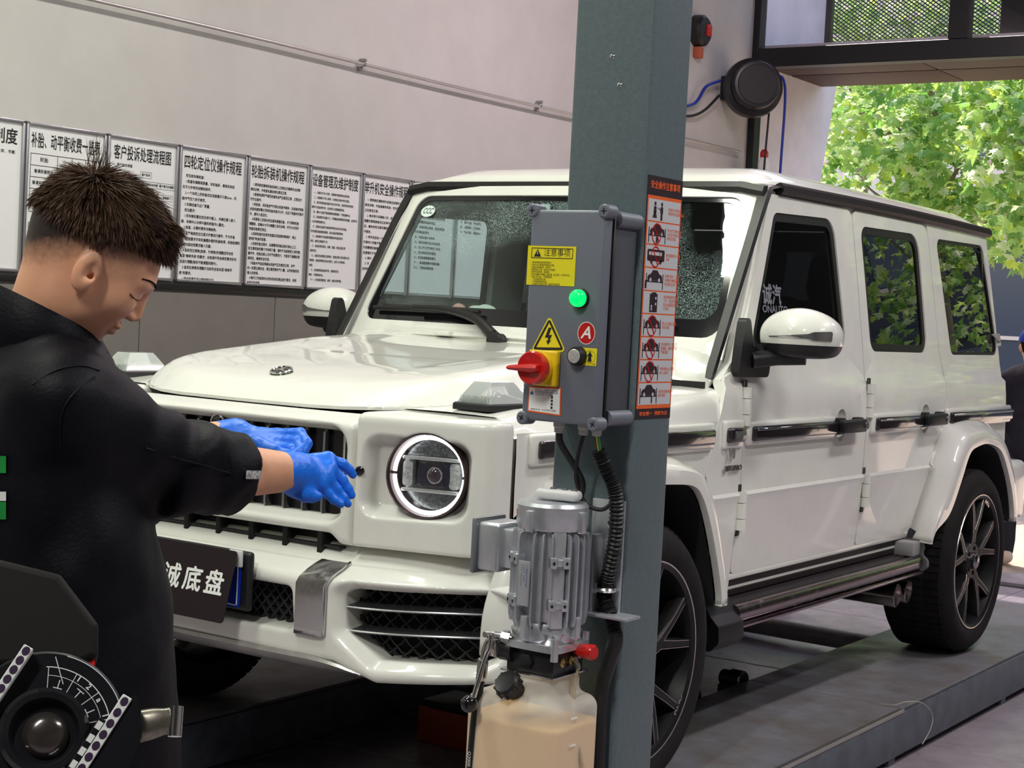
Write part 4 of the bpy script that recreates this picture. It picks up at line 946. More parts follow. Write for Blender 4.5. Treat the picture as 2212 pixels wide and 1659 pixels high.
bm = NB(); box2(bm, (-.80, -.40, .42), (.80, -.38, 1.05)); put('front_bulkhead', mesh_from(bm), dark, CAR)
bm = NB(); box2(bm, (-.80, .60, .50), (.80, .62, 1.18)); put('front_bulkhead', mesh_from(bm), dark, CAR)
# ---- tail
bm = sheet(rpoly([(-.84, .60), (.84, .60), (.845, 1.17), (.755, 1.83), (-.755, 1.83), (-.845, 1.17)], .03), lambda u, v: (u, 3.52 - (.16 * max(0, v - 1.17) / .66), v), [rpoly([(-.66, 1.30), (.66, 1.30), (.62, 1.74), (-.62, 1.74)], .05)], [1.17, 1.3, 1.5, 1.7]); solid(bm, .03, Vector((0, -1, 0)))
tg = put('tailgate', mesh_from(bm, 30), paint, CAR)
bm = sheet(rpoly([(-.67, 1.29), (.67, 1.29), (.63, 1.75), (-.63, 1.75)], .05), lambda u, v: (u, 3.505 - (.16 * max(0, v - 1.17) / .66), v)); solid(bm, .005, Vector((0, -1, 0))); put('rear_glass', mesh_from(bm, 40), m_tint, tg)
bm = NB(); a_lathe(bm, [(0, .26), (.30, .26), (.365, .24), (.39, .19), (.39, .03), (.36, 0), (0, 0)], (-.05, 3.54, 1.03), (0, 1, 0), 48); put('spare_wheel_cover', mesh_from(bm, 35), gloss_black, tg)
for s in (1, -1):
    bm = NB(); box2(bm, (s * .60, 3.40, .52), (s * .955, 3.64, .80), .035, 4); put('rear_bumper', mesh_from(bm, 40), paint, CAR)
    bm = NB(); box2(bm, (s * .70, 3.52, .98), (s * .83, 3.56, 1.16), .012); put('tail_lamp', mesh_from(bm, 40), mat('tail_red', (.35, .01, .012), .15, coat=.6), CAR)
    bm = NB(); box2(bm, (s * .757, 3.41, 1.30), (s * .80, 3.50, 1.76), .015)
    for v in bm.verts: v.co.y -= .14 * (v.co.z - 1.17) / .66; v.co.x -= s * .055 * (v.co.z - 1.3) / .5 * .5
    put('rear_pillar_trim', mesh_from(bm, 40), gloss_black, CAR)
bm = NB(); box2(bm, (-.62, 3.42, .50), (.62, 3.62, .76), .03, 3); put('rear_bumper', mesh_from(bm, 40), paint, CAR)

# ---- mirrors
def f_mir(P):
    x, y, z = P[..., 0], P[..., 1], P[..., 2]
    # housing: long in x, front towards -y
    d = s_ell(P, (.995, .895, 1.345), (.128, .10, .088))
    d = smin(d, s_box(P, (1.0, .91, 1.330), (.118, .075, .055), .045), .05)
    return smax(smax(d, y - .955, .012), 1.268 - z, .02)
me = nets(f_mir, (.83, .76, 1.24), (1.16, .98, 1.46), .005)
_b = bmesh.new(); _b.from_mesh(me); bmesh.ops.bisect_plane(_b, geom=_b.verts[:] + _b.edges[:] + _b.faces[:], plane_co=(0, 0, 1.314), plane_no=(0, 0, 1)); bmesh.ops.bisect_plane(_b, geom=_b.verts[:] + _b.edges[:] + _b.faces[:], plane_co=(0, .944, 0), plane_no=(0, 1, 0)); _b.to_mesh(me); _b.free()
def split_mats(me, fn):
    c = np.empty(len(me.polygons) * 3, np.float32); me.polygons.foreach_get('center', c); c = c.reshape(-1, 3)
    me.polygons.foreach_set('material_index', np.array([fn(*p) for p in c], np.int32))
for s in (1, -1):
    mm = me if s > 0 else me.copy()
    if s < 0:
        co = np.empty(len(mm.vertices) * 3, np.float32); mm.vertices.foreach_get('co', co); co[0::3] *= -1; mm.vertices.foreach_set('co', co); mm.flip_normals()
    if not len(mm.materials):
        for q_ in (paint, black): mm.materials.append(q_)
    split_mats(mm, lambda x, y, z: 0 if z > 1.314 and y < .944 else 1)
    mi = put('door_mirror', mm, None, CAR)
    bm = NB(); a_prism(bm, rpoly([(.70, 1.20), (.925, 1.198), (.935, 1.262), (.80, 1.30), (.765, 1.392), (.735, 1.39), (.715, 1.30)], [.02] * 7, 3), plane_M((s * .845, 0, 0), (0, 1, 0), (0, 0, 1)), 0 if s > 0 else -.032, .032 if s > 0 else 0)
    put('mirror_base', mesh_from(bm, 40), black, mi)
    bm = NB(); a_tube(bm, [(s * .87, .80, 1.255), (s * .93, .86, 1.268), (s * 1.02, .89, 1.275)], .028, 10); put('mirror_arm', mesh_from(bm, 50), black, mi)
    bm = NB(); pts = np.linspace(0, 1, 14); rings = []
    for t in pts:
        x = .925 + .20 * t; w = .002 + .012 * t ** 2 if t < .7 else .010 + .010 * (t - .4)
        y = None
        # front surface of the housing
        yy = .78
        for _ in range(60):
            v = float(f_mir(np.array([x, yy, 1.337 + .008 * t])))
            if v < .001: break
            yy += max(.001, v * .8)
        zc = 1.337 + .008 * t; rings.append([(s * x, yy - .003, zc - w), (s * x, yy - .004, zc), (s * x, yy - .003, zc + w), (s * x, yy + .01, zc)])
    a_loft(bm, rings); put('mirror_indicator', mesh_from(bm, 40), mat('indicator_silver', (.45, .45, .44), .15, .9), mi)

# ---- cabin
def seat(x, y, hr=True):
    y += .12 if y < 1.5 else .08
    t = NB(); a_box(t, (x, y, .80), (.50, .52, .16), .05, 3); a_box(t, (x, y + .30, 1.16), (.48, .15, .66), .06, 3, Matrix.Rotation(-.22, 3, 'X'))
    o = put('seat', mesh_from(t, 40), m_seat, CAR)
    t = NB(); a_box(t, (x, y + .40, 1.585), (.27, .11, .20), .045, 3, Matrix.Rotation(-.2, 3, 'X')); a_cyl(t, (x - .06, y + .38, 1.42), (x - .06, y + .39, 1.54), .008, n=8); a_cyl(t, (x + .06, y + .38, 1.42), (x + .06, y + .39, 1.54), .008, n=8)
    put('headrest', mesh_from(t, 40), m_seatc if y < 1.5 else m_seat, o)
for x in (-.38, .38): seat(x, 1.25); seat(x, 2.15)
bm = NB(); a_prism(bm, rpoly([(.83, .75), (1.22, .75), (1.20, 1.15), (1.14, 1.29), (1.02, 1.355), (.84, 1.345)], .03), plane_M((-.74, 0, 0), (0, 1, 0), (0, 0, 1)), 0, 1.48); da = put('dashboard', mesh_from(bm, 35), m_dash, CAR)
bm = NB(); Ms = plane_M((.38, 1.30, 1.27), (1, 0, 0), (0, .42, .9)); a_tube(bm, [(.185 * math.cos(t), .185 * math.sin(t), 0) for t in np.linspace(0, 2 * PI, 40)[:-1]], .015, 8, closed=True); a_lathe(bm, [(0, .02), (.06, .015), (.065, -.03)], (0, 0, 0), (0, 0, 1), 20); a_box(bm, (0, 0, 0), (.35, .04, .015), .006); put('steering_wheel', mesh_from(bm, 50), black, da, Ms)
bm = NB(); box2(bm, (-.13, 1.055, 1.70), (.13, 1.09, 1.77), .015, 3); put('inside_mirror', mesh_from(bm, 40), black, CAR)
bm = NB(); box2(bm, (-.055, 1.0, 1.755), (.055, 1.06, 1.80), .008); put('sensor_pod', mesh_from(bm, 40), mat('pod_grey', (.20, .20, .19), .5), CAR)
for x in (-.095, .06):
    bm = NB(); box2(bm, (x - .022, .995, 1.735), (x + .022, 1.003, 1.775), .004); put('toll_tag', mesh_from(bm, 40), white_m, CAR)
bm = NB(); box2(bm, (-.76, .64, .52), (.76, 3.48, .60)); put('cabin_floor', mesh_from(bm), dark, CAR)
bm = NB(); box2(bm, (-.74, 2.55, .60), (.74, 2.62, 1.25)); put('rear_bench', mesh_from(bm), m_seat, CAR)

# ---- wheels
def wheel(s, yc):
    n3 = (s, 0, 0); c = (0, 0, 0)
    bm = NB(); a_lathe(bm, [(.255, -.24), (.268, -.24), (.268, -.15), (.262, -.06), (.270, -.03), (.272, -.012), (.286, -.006), (.291, 0), (.288, .003), (.280, .001), (.272, -.004), (.264, -.03), (.250, -.10), (.246, -.20), (.255, -.24)], c, n3, 64)
    M_ = Matrix.Translation((s * .985, yc, .398)); w = put('wheel_rim', mesh_from(bm, 30), m_rimb, CAR, M_)
    bm = NB(); a_lathe(bm, [(.2875, .0015), (.291, .0005), (.2935, -.003), (.2905, .004), (.2860, .0032)], c, n3, 64); put('rim_edge', mesh_from(bm, 60), m_rime, w, M_)
    bm = NB(); a_lathe(bm, [(.286, -.012), (.293, .000), (.300, .004), (.318, .010), (.340, .010), (.362, .002), (.380, -.014), (.390, -.030), (.391, -.055), (.393, -.11), (.393, -.19), (.391, -.245), (.386, -.270), (.370, -.288), (.33, -.295), (.28, -.285)], c, n3, 96)
    ty = put('tyre', mesh_from(bm, 40), rubber, w, M_)
    bm = NB(); nb = 72
    for k in range(nb):
        t = 2 * PI * k / nb
        for x0, x1 in ((-.030, -.088), (-.104, -.146), (-.158, -.200), (-.215, -.270)):
            R_ = Matrix.Rotation(t * s, 3, 'X')
            vs = a_box(bm, ((x0 + x1) / 2, 0, -.0 + .3929 if min(x0, x1) > -.25 and max(x0, x1) < -.03 else .3900), (abs(x1 - x0), .027, .010), 0)
            for v in vs: v.co = R_ @ Vector((s * v.co.x, v.co.y, v.co.z))
    put('tread_blocks', mesh_from(bm, 0), rubber, w, M_, kind='stuff')
    bm = NB(); a_lathe(bm, [(.0, -.02), (.075, -.018), (.085, -.03), (.085, -.09), (.0, -.09)], c, n3, 40); put('hub', mesh_from(bm, 40), m_rimb, w, M_)
    bm = NB(); a_lathe(bm, [(0, .004), (.026, .003), (.034, -.004), (.036, -.02)], c, n3, 28); put('hub_cap', mesh_from(bm, 40), mat('hub_cap_silver', (.35, .34, .35), .2, 1.), w, M_)
    bm = NB()
    for k in range(5): a_lathe(bm, [(0, .0), (.009, -.002), (.010, -.02)], (s * -.012, .056 * math.cos(k * 2 * PI / 5), .056 * math.sin(k * 2 * PI / 5)), n3, 10)
    put('wheel_bolts', mesh_from(bm, 40), m_rimb, w, M_)
    bm = NB(); a_lathe(bm, [(0, -.14), (.20, -.14), (.20, -.17), (0, -.17)], c, n3, 40); put('brake_disc', mesh_from(bm, 40), mat('disc_steel', (.10, .095, .09), .4, .9), w, M_)
    # five forked spokes
    sp, ed = NB(), NB()
    def arm(bm_, ed_, p, q, w0, w1, x0, x1, deep=.045):
        p, q = Vector((0, *p)), Vector((0, *q)); d = (q - p).normalized(); nn = Vector((0, -d.z, d.y))
        rings = []
        for P_, w_, x_ in ((p, w0, x0), (p.lerp(q, .5), (w0 + w1) / 2 * .92, (x0 + x1) / 2 + .003), (q, w1, x1)):
            rings.append([P_ + nn * w_ + Vector((s * (x_ - deep), 0, 0)), P_ + nn * w_ * .9 + Vector((s * (x_ - .008), 0, 0)), P_ + nn * w_ * .55 + Vector((s * x_, 0, 0)), P_ - nn * w_ * .55 + Vector((s * x_, 0, 0)), P_ - nn * w_ * .9 + Vector((s * (x_ - .008), 0, 0)), P_ - nn * w_ + Vector((s * (x_ - deep), 0, 0))])
        a_loft(bm_, rings)
        for sg in (1, -1):
            a_tube(ed_, [P_ + nn * sg * w_ * .72 + Vector((s * (x_ - .002), 0, 0)) for P_, w_, x_ in ((p, w0, x0), (p.lerp(q, .5), (w0 + w1) / 2 * .92, (x0 + x1) / 2 + .003), (q, w1, x1))], .0014, 5)
    pol = lambda r, a: (r * math.cos(a), r * math.sin(a))
    arm(sp, ed, pol(.06, 0), pol(.135, 0), .030, .024, -.022, -.016)
    for g in (.235, -.235): arm(sp, ed, pol(.118, g * .25), pol(.278, g * 1.15), .0175, .0135, -.016, -.006)
    ms, mE = mesh_from(sp, 30), mesh_from(ed, 60); ms.materials.append(m_rimb); mE.materials.append(m_rime)
    for k in range(5):
        Mk = M_ @ Matrix.Rotation(k * 2 * PI / 5 + .32, 4, 'X'); o = put('spoke', ms, None, w, Mk); put('spoke_edge', mE, None, o, Mk) if False else put('spoke_edge', mE, None, w, Mk)
    put('rim_lettering', text_mesh('AMG', .030, 'CENTER', 'CENTER', bold=.0006, res=2, extr=.0008), m_rime, w, M_ @ plane_M((s * -.004, .215, -.165) if yc < 1 else (s * -.004, .10, .245), (0, -.62 if yc < 1 else .9, -.78 if yc < 1 else -.4), (0, .78 if yc < 1 else .4, -.62 if yc < 1 else .9)))
for s in (1, -1):
    for y in (0, 2.89): wheel(s, y)
# window lettering
dm = mat('window_lettering_grey', (.20, .21, .24), .5)
put('window_lettering', text_mesh('诚汽', .075, 'LEFT', 'CENTER', bold=.002, res=3, shear=.15), dm, CAR, plane_M((.823, .95, 1.470), (0, 1, 0), (-.14, 0, 1)))
put('window_lettering', text_mesh('ONAUTO', .036, 'LEFT', 'CENTER', bold=.0008, res=3, width=.20), dm, CAR, plane_M((.828, .95, 1.425), (0, 1, 0), (-.14, 0, 1)))

# things lying on the dashboard
for nm, lb, cc, c_, r_, sd in (('white_cloth', 'white crumpled cloth on the dashboard', (-.348, .985, 1.372), (.80, .78, .72), (.060, .035, .020), 3), ('pink_packet', 'small pink packet on the dashboard left of the white cloth', (-.440, .960, 1.372), (.80, .38, .32), (.034, .022, .022), 9)):
    t = thing(nm, lb, 'cloth' if 'cloth' in nm else 'packet', (cc[0], cc[1], 1.356)); put('folds', nets(lambda P: smax(s_ell(P, cc, r_) + .006 * wave(P, 60, sd), 1.3565 - P[..., 2], .003), np.array(cc) - [.09, .06, .03], np.array(cc) + [.09, .06, .05], .005), mat(nm + '_col', c_, .7), t)
# sign hung over the number plate
t = thing('plate_cover_sign', 'dark hanging sign with white characters covering the number plate', 'sign', (0, -.87, .55))
Ms = plane_M((.004, -.884, .694), (1, 0, 0), (0, .24, .97))
bm = NB(); a_prism(bm, rpoly([(-.225, -.185), (.222, -.185), (.222, .008), (-.225, .008)], .012), Ms, .004, .007); put('board', mesh_from(bm, 40), mat('sign_brown', (.018, .010, .013), .5, spec=.3), t)
put('lettering', text_mesh('诚底盘', .070, 'CENTER', 'CENTER', bold=.0016, res=4, char=1.30), white_m, t, Ms @ Matrix.Translation((.083, -.088, .0076)))
bm = NB(); box2(bm, (.185, -.8800, .660), (.232, -.8715, .704), .003)
put('hanger', mesh_from(bm, 40), mat('hanger_white', (.7, .7, .72), .4), t)
bm = NB(); box2(bm, (-.232, -.8800, .660), (-.185, -.8715, .704), .003); put('hanger', mesh_from(bm, 40), mat('hanger_white', (.7, .7, .72), .4), t)
# ================================================================ the four-post lift and its power unit
m_post = mat('post_powder_coat', (.105, .142, .154), .42, noise=.12, nscale=90, bump=.12, bscale=260)
m_deck = mat('runway_deck', (.22, .225, .25), .42, noise=.55, nscale=5, col2=(.15, .13, .115), rnoise=.12, bump=.06, bscale=40)
m_beam = mat('runway_side', (.10, .115, .14), .4, noise=.3, nscale=12)
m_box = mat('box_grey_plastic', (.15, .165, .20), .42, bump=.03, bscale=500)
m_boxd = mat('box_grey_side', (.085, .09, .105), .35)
m_motor = mat('cast_aluminium', (.58, .60, .64), .34, .70, noise=.10, nscale=40)
m_yel = mat('sticker_yellow', (.83, .72, .02), .4); m_redp = mat('red_plastic', (.55, .012, .01), .28, coat=.4)
m_org = mat('sticker_orange', (.80, .13, .03), .45); m_grey = mat('sticker_grey', (.56, .57, .60), .4)
m_zinc = mat('zinc_fitting', (.62, .62, .60), .22, 1.0)
def runway(s, label):
    t = thing('lift_runway', label, 'lift', (s * .83, 1.5, FZ), 0, 'lift runways')
    x0, x1 = (.525, 1.135) if s > 0 else (-1.135, -.525)
    for y0, y1 in ((-1.02, 1.657), (1.663, 4.35)):
        bm = NB(); box2(bm, (x0, y0, -.012), (x1, y1, 0), .002, 1); put('deck_plate', mesh_from(bm, 30), m_deck, t)
    xo, xi = (x1, x0) if s > 0 else (x0, x1)
    for xa, nm in ((xo, 'side_beam'), (xi, 'side_beam')):
        sg = 1 if xa > 0.83 * s else -1
        bm = NB(); prof = [(0, -.012), (.012, -.012), (.014, -.022), (.014, -.158), (.010, -.168), (-.05, -.168), (-.05, -.155), (-.004, -.150), (-.004, -.02)]
        a_loft(bm, [[(xa + sg * px, y, pz) for px, pz in prof] for y in (-1.02, 4.35)]); put(nm, mesh_from(bm, 30), m_beam, t)
    for y in (-1.0, .3, 1.6, 2.9, 4.3):
        bm = NB(); box2(bm, (x0, y - .03, FZ), (x1, y + .03, -.012)); put('cross_rib', mesh_from(bm, 30), m_beam, t)
    bm = NB(); box2(bm, (x0 + .02, 1.64, -.010), (x1 - .01, 1.68, -.002)); put('joint_strip', mesh_from(bm), dark, t)
    # bright worn strip on the outer edge, up to the joint
    bm = NB(); box2(bm, (xo - .004, -1.02, -.013), (xo + s * .016, 1.655, .002), .002, 1); put('edge_strip', mesh_from(bm, 30), mat('worn_steel', (.55, .52, .50), .3, .9), t)
    # front turn plate
    bm = NB(); a_lathe(bm, [(0, -.0005), (.20, -.0005), (.21, -.001), (.21, -.006)], (s * .83, 0, 0), (0, 0, 1), 48); put('turn_plate', mesh_from(bm, 40), m_deck, t)
    return t
runway(1, 'grey steel lift runway nearest the camera, under the two visible wheels')
runway(-1, 'dark lift runway under the far wheels, behind the mechanic')
# cross tube on the floor between the runways
t = thing('cross_beam', 'pale round cross tube lying between the lift runways', 'beam', (0, 3.38, FZ)); bm = NB(); a_cyl(bm, (-.505, 3.40, -.135), (.505, 3.36, -.135), .045, n=20); put('tube', mesh_from(bm, 50), mat('beam_pale', (.55, .52, .50), .5, noise=.2, nscale=10), t)
for x in (-.45, .45): bm = NB(); box2(bm, (x - .03, 3.33, FZ), (x + .03, 3.43, -.165), .004); put('foot', mesh_from(bm, 40), m_beam, t)
# small rollers beside the runway joint
for k, (x, y, r) in enumerate(((.475, 1.66, .040), (.47, 1.28, .036))):
    t = thing('guide_roller', ['black guide roller with steel end at the runway joint', 'black guide roller just behind the front wheel'][k], 'roller', (x, y, FZ))
    bm = NB(); a_cyl(bm, (x - .065, y + .015, -.01), (x - .02, y, -.008), r * .8, n=20); a_cyl(bm, (x - .02, y, -.008), (x + .025, y - .012, -.006), r, n=20); put('roller', mesh_from(bm, 40), black, t)
    bm = NB(); a_tube(bm, [(x + .026, y - .012 + r * .86 * math.cos(a), -.006 + r * .86 * math.sin(a)) for a in np.linspace(0, 2 * PI, 20)[:-1]], .005, 6, closed=True); put('steel_ring', mesh_from(bm, 50), alu, t)
    bm = NB(); box2(bm, (x - .07, y - .03, FZ), (x - .01, y + .03, -.03), .004); put('bracket', mesh_from(bm, 40), black, t)
# thin wire hanging over the runway edge
t = thing('thin_wire', 'thin pale wire hanging over the runway edge', 'wire', (1.15, 1.7, 0)); bm = NB()
a_tube(bm, smooth_path([(1.06, 1.645, .004), (1.11, 1.66, .008), (1.14, 1.70, .018), (1.165, 1.80, .0), (1.185, 1.86, -.05), (1.188, 1.84, -.10), (1.178, 1.79, -.15)], 6), .0018, 6); put('wire', mesh_from(bm, 60), mat('wire_pale', (.5, .48, .42), .5), t)

# ---- post
PX0, PX1, PY0, PY1 = 1.366, 1.556, -1.154, -.992
post = thing('lift_post', 'tall dark blue-grey lift post carrying the control box', 'post', ((PX0 + PX1) / 2, (PY0 + PY1) / 2, FZ))
bm = NB(); prof = rpoly([(PX0, PY0), (PX1, PY0), (PX1, PY1), (PX0, PY1)], .010, 4)
a_prism(bm, prof, Matrix.Identity(4), FZ + .012, 3.9); put('column', mesh_from(bm, 30), m_post, post)
bm = NB(); box2(bm, (PX0 - .08, PY0 - .08, FZ), (PX1 + .08, PY1 + .08, FZ + .014), .003); put('base_plate', mesh_from(bm, 30), m_post, post)
for x, z in ((1.46, 1.909), (1.481, 1.85)):
    bm = NB(); a_lathe(bm, [(0, .004), (.004, .003), (.006, 0)], (x, PY0, z), (0, -1, 0), 12); put('screw', mesh_from(bm, 40), m_zinc, post)
for dx_ in (-.05, .05):
    for dy_ in (-.05, .05):
        bm = NB(); a_lathe(bm, [(.011, 0), (.011, .012), (0, .013)], (PX0 + dx_ if dx_ < 0 else PX1 + dx_, PY0 + dy_ if dy_ < 0 else PY1 + dy_, FZ + .014), (0, 0, 1), 6); put('anchor_bolt', mesh_from(bm, 20), m_zinc, post)
# safety sticker on the side face
Z0, Z1 = 1.168, 1.668; YA, YB = -1.147, -.999; Xs = PX1 + .0008
def flat(poly, material, name, parent, M, h=.0003, holes=()):
    if holes:
        bm = sheet(poly, lambda u, v: (u, v, h), holes, step=9); me = mesh_from(bm, 0, recalc=False)
    else:
        from mathutils.geometry import tessellate_polygon
        bm = NB(); vs = [bm.verts.new((x, y, h)) for x, y in poly]; c0 = poly[0]
        for tri in tessellate_polygon([[Vector(((x - c0[0]) * 200, (y - c0[1]) * 200, 0)) for x, y in poly]]):
            p_, q_, r_ = (Vector(poly[i]) for i in tri); cw = (q_ - p_).cross(r_ - p_)
            bm.faces.new([vs[i] for i in (tri if cw > 0 else tri[::-1])])
        me = mesh_from(bm, 0, recalc=False)
    return put(name, me, material, parent, M)
def rect(x0, y0, x1, y1): return [(x0, y0), (x1, y0), (x1, y1), (x0, y1)]
def circ(cx, cy, r, n=28, sy=1.): return [(cx + r * math.cos(2 * PI * k / n), cy + r * sy * math.sin(2 * PI * k / n)) for k in range(n)]
MS = plane_M((Xs, YA, Z0), (0, 1, 0), (0, 0, 1)); SW = YB - YA; SH = Z1 - Z0
m_dkst = mat('sticker_black', (.030, .018, .024), .45)
stk_ = put('safety_sticker', (lambda b: (box2(b, (0, 0, -.0006), (SW, SH, 0)), mesh_from(b, 0))[1])(NB()), m_dkst, post, MS)
flat(rect(.002, .022, SW - .002, SH - .040), m_org, 'sticker_frame', stk_, MS)
rows = 9; rh_ = (SH - .040 - .022 - .012) / rows
put('sticker_title', text_mesh('安全操作注意事项', .017, 'CENTER', 'CENTER', bold=.0004, res=2, width=SW * .84), m_org, stk_, MS @ Matrix.Translation((SW / 2, SH - .019, .0006)))
put('sticker_footer', text_mesh('安全第一  预防为主', .009, 'CENTER', 'CENTER', bold=.0003, width=SW * .8), m_org, stk_, MS @ Matrix.Translation((SW / 2, .011, .0006)))
car_p = [(-.030, 0), (-.030, .007), (-.026, .011), (-.017, .013), (-.009, .021), (.010, .021), (.019, .013), (.028, .011), (.031, .006), (.031, 0)]
TXT = ['非操作人员禁止\n使用举升机操作设备', '举升或下降时禁止\n人员在升降区域内\n或附近停留', '请勿超载举升大型\n车辆', '车辆升降时，请随\n时观察车辆和设备\n状态是否正常', '每次使用前应检查\n工作，检查按钮及\n安全装置是否正常\n才可用', '禁止在车辆上站人\n晃动车辆', '举升操作时，禁止严\n重偏重、偏移车位或\n严重超重', '升降时禁止将手脚\n伸入设备中', '维修时应确认机械\n锁已落好']
for r_ in range(rows):
    y0 = SH - .040 - .006 - rh_ * (r_ + 1) + .002; y1 = y0 + rh_ - .003; yc = (y0 + y1) / 2
    cell = flat(rect(.006, y0, SW - .006, y1), m_grey, 'sticker_cell', stk_, MS, .0006)
    put('cell_text', text_mesh(TXT[r_], .0078, 'LEFT', 'CENTER', res=1, line=1.05), m_org, stk_, MS @ Matrix.Translation((.090, yc, .0009)))
    cx = .048; P = lambda pts, dx_=0, dy_=0, k=1.: [(cx + dx_ + x * k, yc + dy_ + y * k) for x, y in pts]
    dk = lambda poly, nm='pictogram': flat(poly, m_dkst, nm, stk_, MS, .0009)
    if r_ == 0:
        for px, sk in ((-.014, 1), (.014, 0)):
            dk([(a + cx + px, b + yc) for a, b in circ(0, .013, .0042, 12)]); dk(P(rpoly([(-.006, -.006), (.006, -.006), (.005, .008), (-.005, .008)], .002), px)); dk(P(rect(-.004, -.020, .004, -.006) if not sk else [(-.009, -.016), (.009, -.016), (.004, -.004), (-.004, -.004)], px))
        dk(P([(.010, .002), (-.004, .006), (-.004, .0045), (.010, .0)]))
    elif r_ == 2:
        dk(P(rpoly(rect(-.036, -.010, .036, .014), .004))); flat(P(rect(-.030, .002, .024, .009)), m_grey, 'pictogram', stk_, MS, .0011)
        for px in (-.018, .020): dk([(a + cx + px, b + yc) for a, b in circ(0, -.011, .005, 12)])
    elif r_ == 4:
        dk(P(rect(-.016, -.020, .016, .018))); dk(P(rect(-.008, .018, .010, .021)))
        for px, py in ((-.008, -.008), (-.008, -.014), (.009, .009), (.009, -.003)): flat([(a + cx + px, b + yc) for a, b in circ(0, py, .003, 10)], m_grey, 'pictogram', stk_, MS, .0011)
    else:
        dk(P(car_p, 0, -.002)); dk(P(rect(-.036, -.006, .036, -.0025)))
        for px in (-.036, .033): dk(P(rect(px, -.020, px + .003, .012)))
        for px in (-.018, .018): flat([(a + cx + px, b + yc) for a, b in circ(0, -.001, .0042, 12)], m_grey, 'pictogram', stk_, MS, .0011)
        if r_ in (3, 8): dk(P(rect(-.040 if r_ == 3 else .012, -.019, -.034 if r_ == 3 else .017, -.007))); dk([(a + cx + (-.037 if r_ == 3 else .0145), b + yc) for a, b in circ(0, -.0045, .0028, 10)])
        if r_ == 1: dk(P(rect(-.004, -.019, .004, -.007)))
    if r_ in (1, 2, 5, 6, 7):
        ring = circ(cx - .002, yc - .001, .020, 30, 1.1); flat(ring, m_redp, 'ban_ring', stk_, MS, .0013, [circ(cx - .002, yc - .001, .0175, 30, 1.1)])
        d_ = [(-.013, .0145), (-.0105, .0165), (.0125, -.0150), (.010, -.017)]; flat([(cx - .002 + a, yc - .001 + b) for a, b in d_], m_redp, 'ban_bar', stk_, MS, .0013)

# ---- control box
BX0, BX1, BZ0, BZ1, BF, BB = 1.374, 1.549, 1.158, 1.584, -1.294, -1.1545
cb = thing('control_box', 'dark grey control box with green lamp and red rotary switch', 'control box', ((BX0 + BX1) / 2, BB, BZ0))
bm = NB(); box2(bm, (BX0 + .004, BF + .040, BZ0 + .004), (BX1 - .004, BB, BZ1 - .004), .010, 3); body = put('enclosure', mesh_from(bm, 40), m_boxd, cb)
for z in (BZ0 + .014, BZ1 - .014):
    bm = NB(); a_cyl(bm, (BX1 - .006, BF + .050, z), (BX1 - .006, BB - .004, z), .016, n=20); put('rounded_rib', mesh_from(bm, 50), m_box, body)
bm = NB(); box2(bm, (BX0, BF, BZ0), (BX1, BF + .034, BZ1), .007, 3); lid = put('lid', mesh_from(bm, 40), m_box, cb)
bm = NB(); box2(bm, (BX0 + .001, BF + .0345, BZ0 + .001), (BX1 + .003, BF + .0395, BZ1 + .001), .002, 1); put('gasket', mesh_from(bm, 40), black, cb)
for x in (BX0 + .004, BX1 - .002):
    for z in (BZ0 + .004, BZ1 - .002):
        bm = NB(); a_lathe(bm, [(0, .004), (.011, .004), (.014, .001), (.014, -.03)], (x, BF, z), (0, -1, 0), 24); sw_ = put('corner_screw', mesh_from(bm, 40), m_box, lid)
        bm = NB(); R_ = Matrix.Rotation(.5 if z < 1.3 else 0, 3, 'Y'); a_box(bm, (x, BF - .0042, z), (.012, .001, .0022), 0, R=R_); a_box(bm, (x, BF - .0042, z), (.0022, .001, .012), 0, R=R_); put('screw_cross', mesh_from(bm, 0), dark, lid)
MB_ = plane_M((0, BF - .0005, 0), (1, 0, 0), (0, 0, 1))
ca = flat(rect(1.371, 1.432, 1.486, 1.511), m_yel, 'caution_sticker', lid, MB_)
flat(rect(1.380, 1.486, 1.479, 1.507), black_ink, 'sticker_line', lid, MB_, .0006, [rect(1.3815, 1.4875, 1.4775, 1.5055)])
flat([(1.386, 1.489), (1.404, 1.489), (1.395, 1.5045)], black_ink, 'warning_mark', lid, MB_, .0006); flat(rect(1.3942, 1.4935, 1.3958, 1.5005), m_yel, 'warning_mark', lid, MB_, .0009)
put('sticker_text', text_mesh('注意事项', .0165, 'LEFT', 'CENTER', res=3, width=.062), black_ink, lid, MB_ @ Matrix.Translation((1.410, 1.4968, .0006)))
put('sticker_text', text_mesh('1.操作前请仔细阅读使用说明书。\n2.非专业人员请勿操作和拆卸本设备。\n3.设备必须可靠接地，注意安全。\n4.使用电源为三相，须经专业人员操作。\n5.操作时如有异常，立即停机。\n6.举升前请确认车辆重心位置正确，锁止可靠，方可进行作业。\n7.设备上禁止站人，严禁超载使用。\n    ① 检查油位是否正常。\n    ② 检查钢丝绳是否松动。\n    ③ 检查安全锁是否可靠，如有损坏请勿使用。', .0047, 'LEFT', 'TOP', res=1, line=1.02, width=.094), black_ink, lid, MB_ @ Matrix.Translation((1.381, 1.4795, .0006)))
# indicator lamp
bm = NB(); a_lathe(bm, [(.0195, 0), (.0195, .006), (.017, .008)], (1.503, BF, 1.409), (0, -1, 0), 28); lp = put('lamp_base', mesh_from(bm, 40), black, lid)
bm = NB(); a_lathe(bm, [(.0172, .004), (.0172, .016), (.0145, .022), (.008, .0245), (0, .025)], (1.503, BF, 1.409), (0, -1, 0), 28); put('green_lamp', mesh_from(bm, 50), mat('green_lamp_glow', (.0, .35, .06), .25, emit=(.0, 1., .12), estr=1.3), lid, label='glowing green indicator lamp')
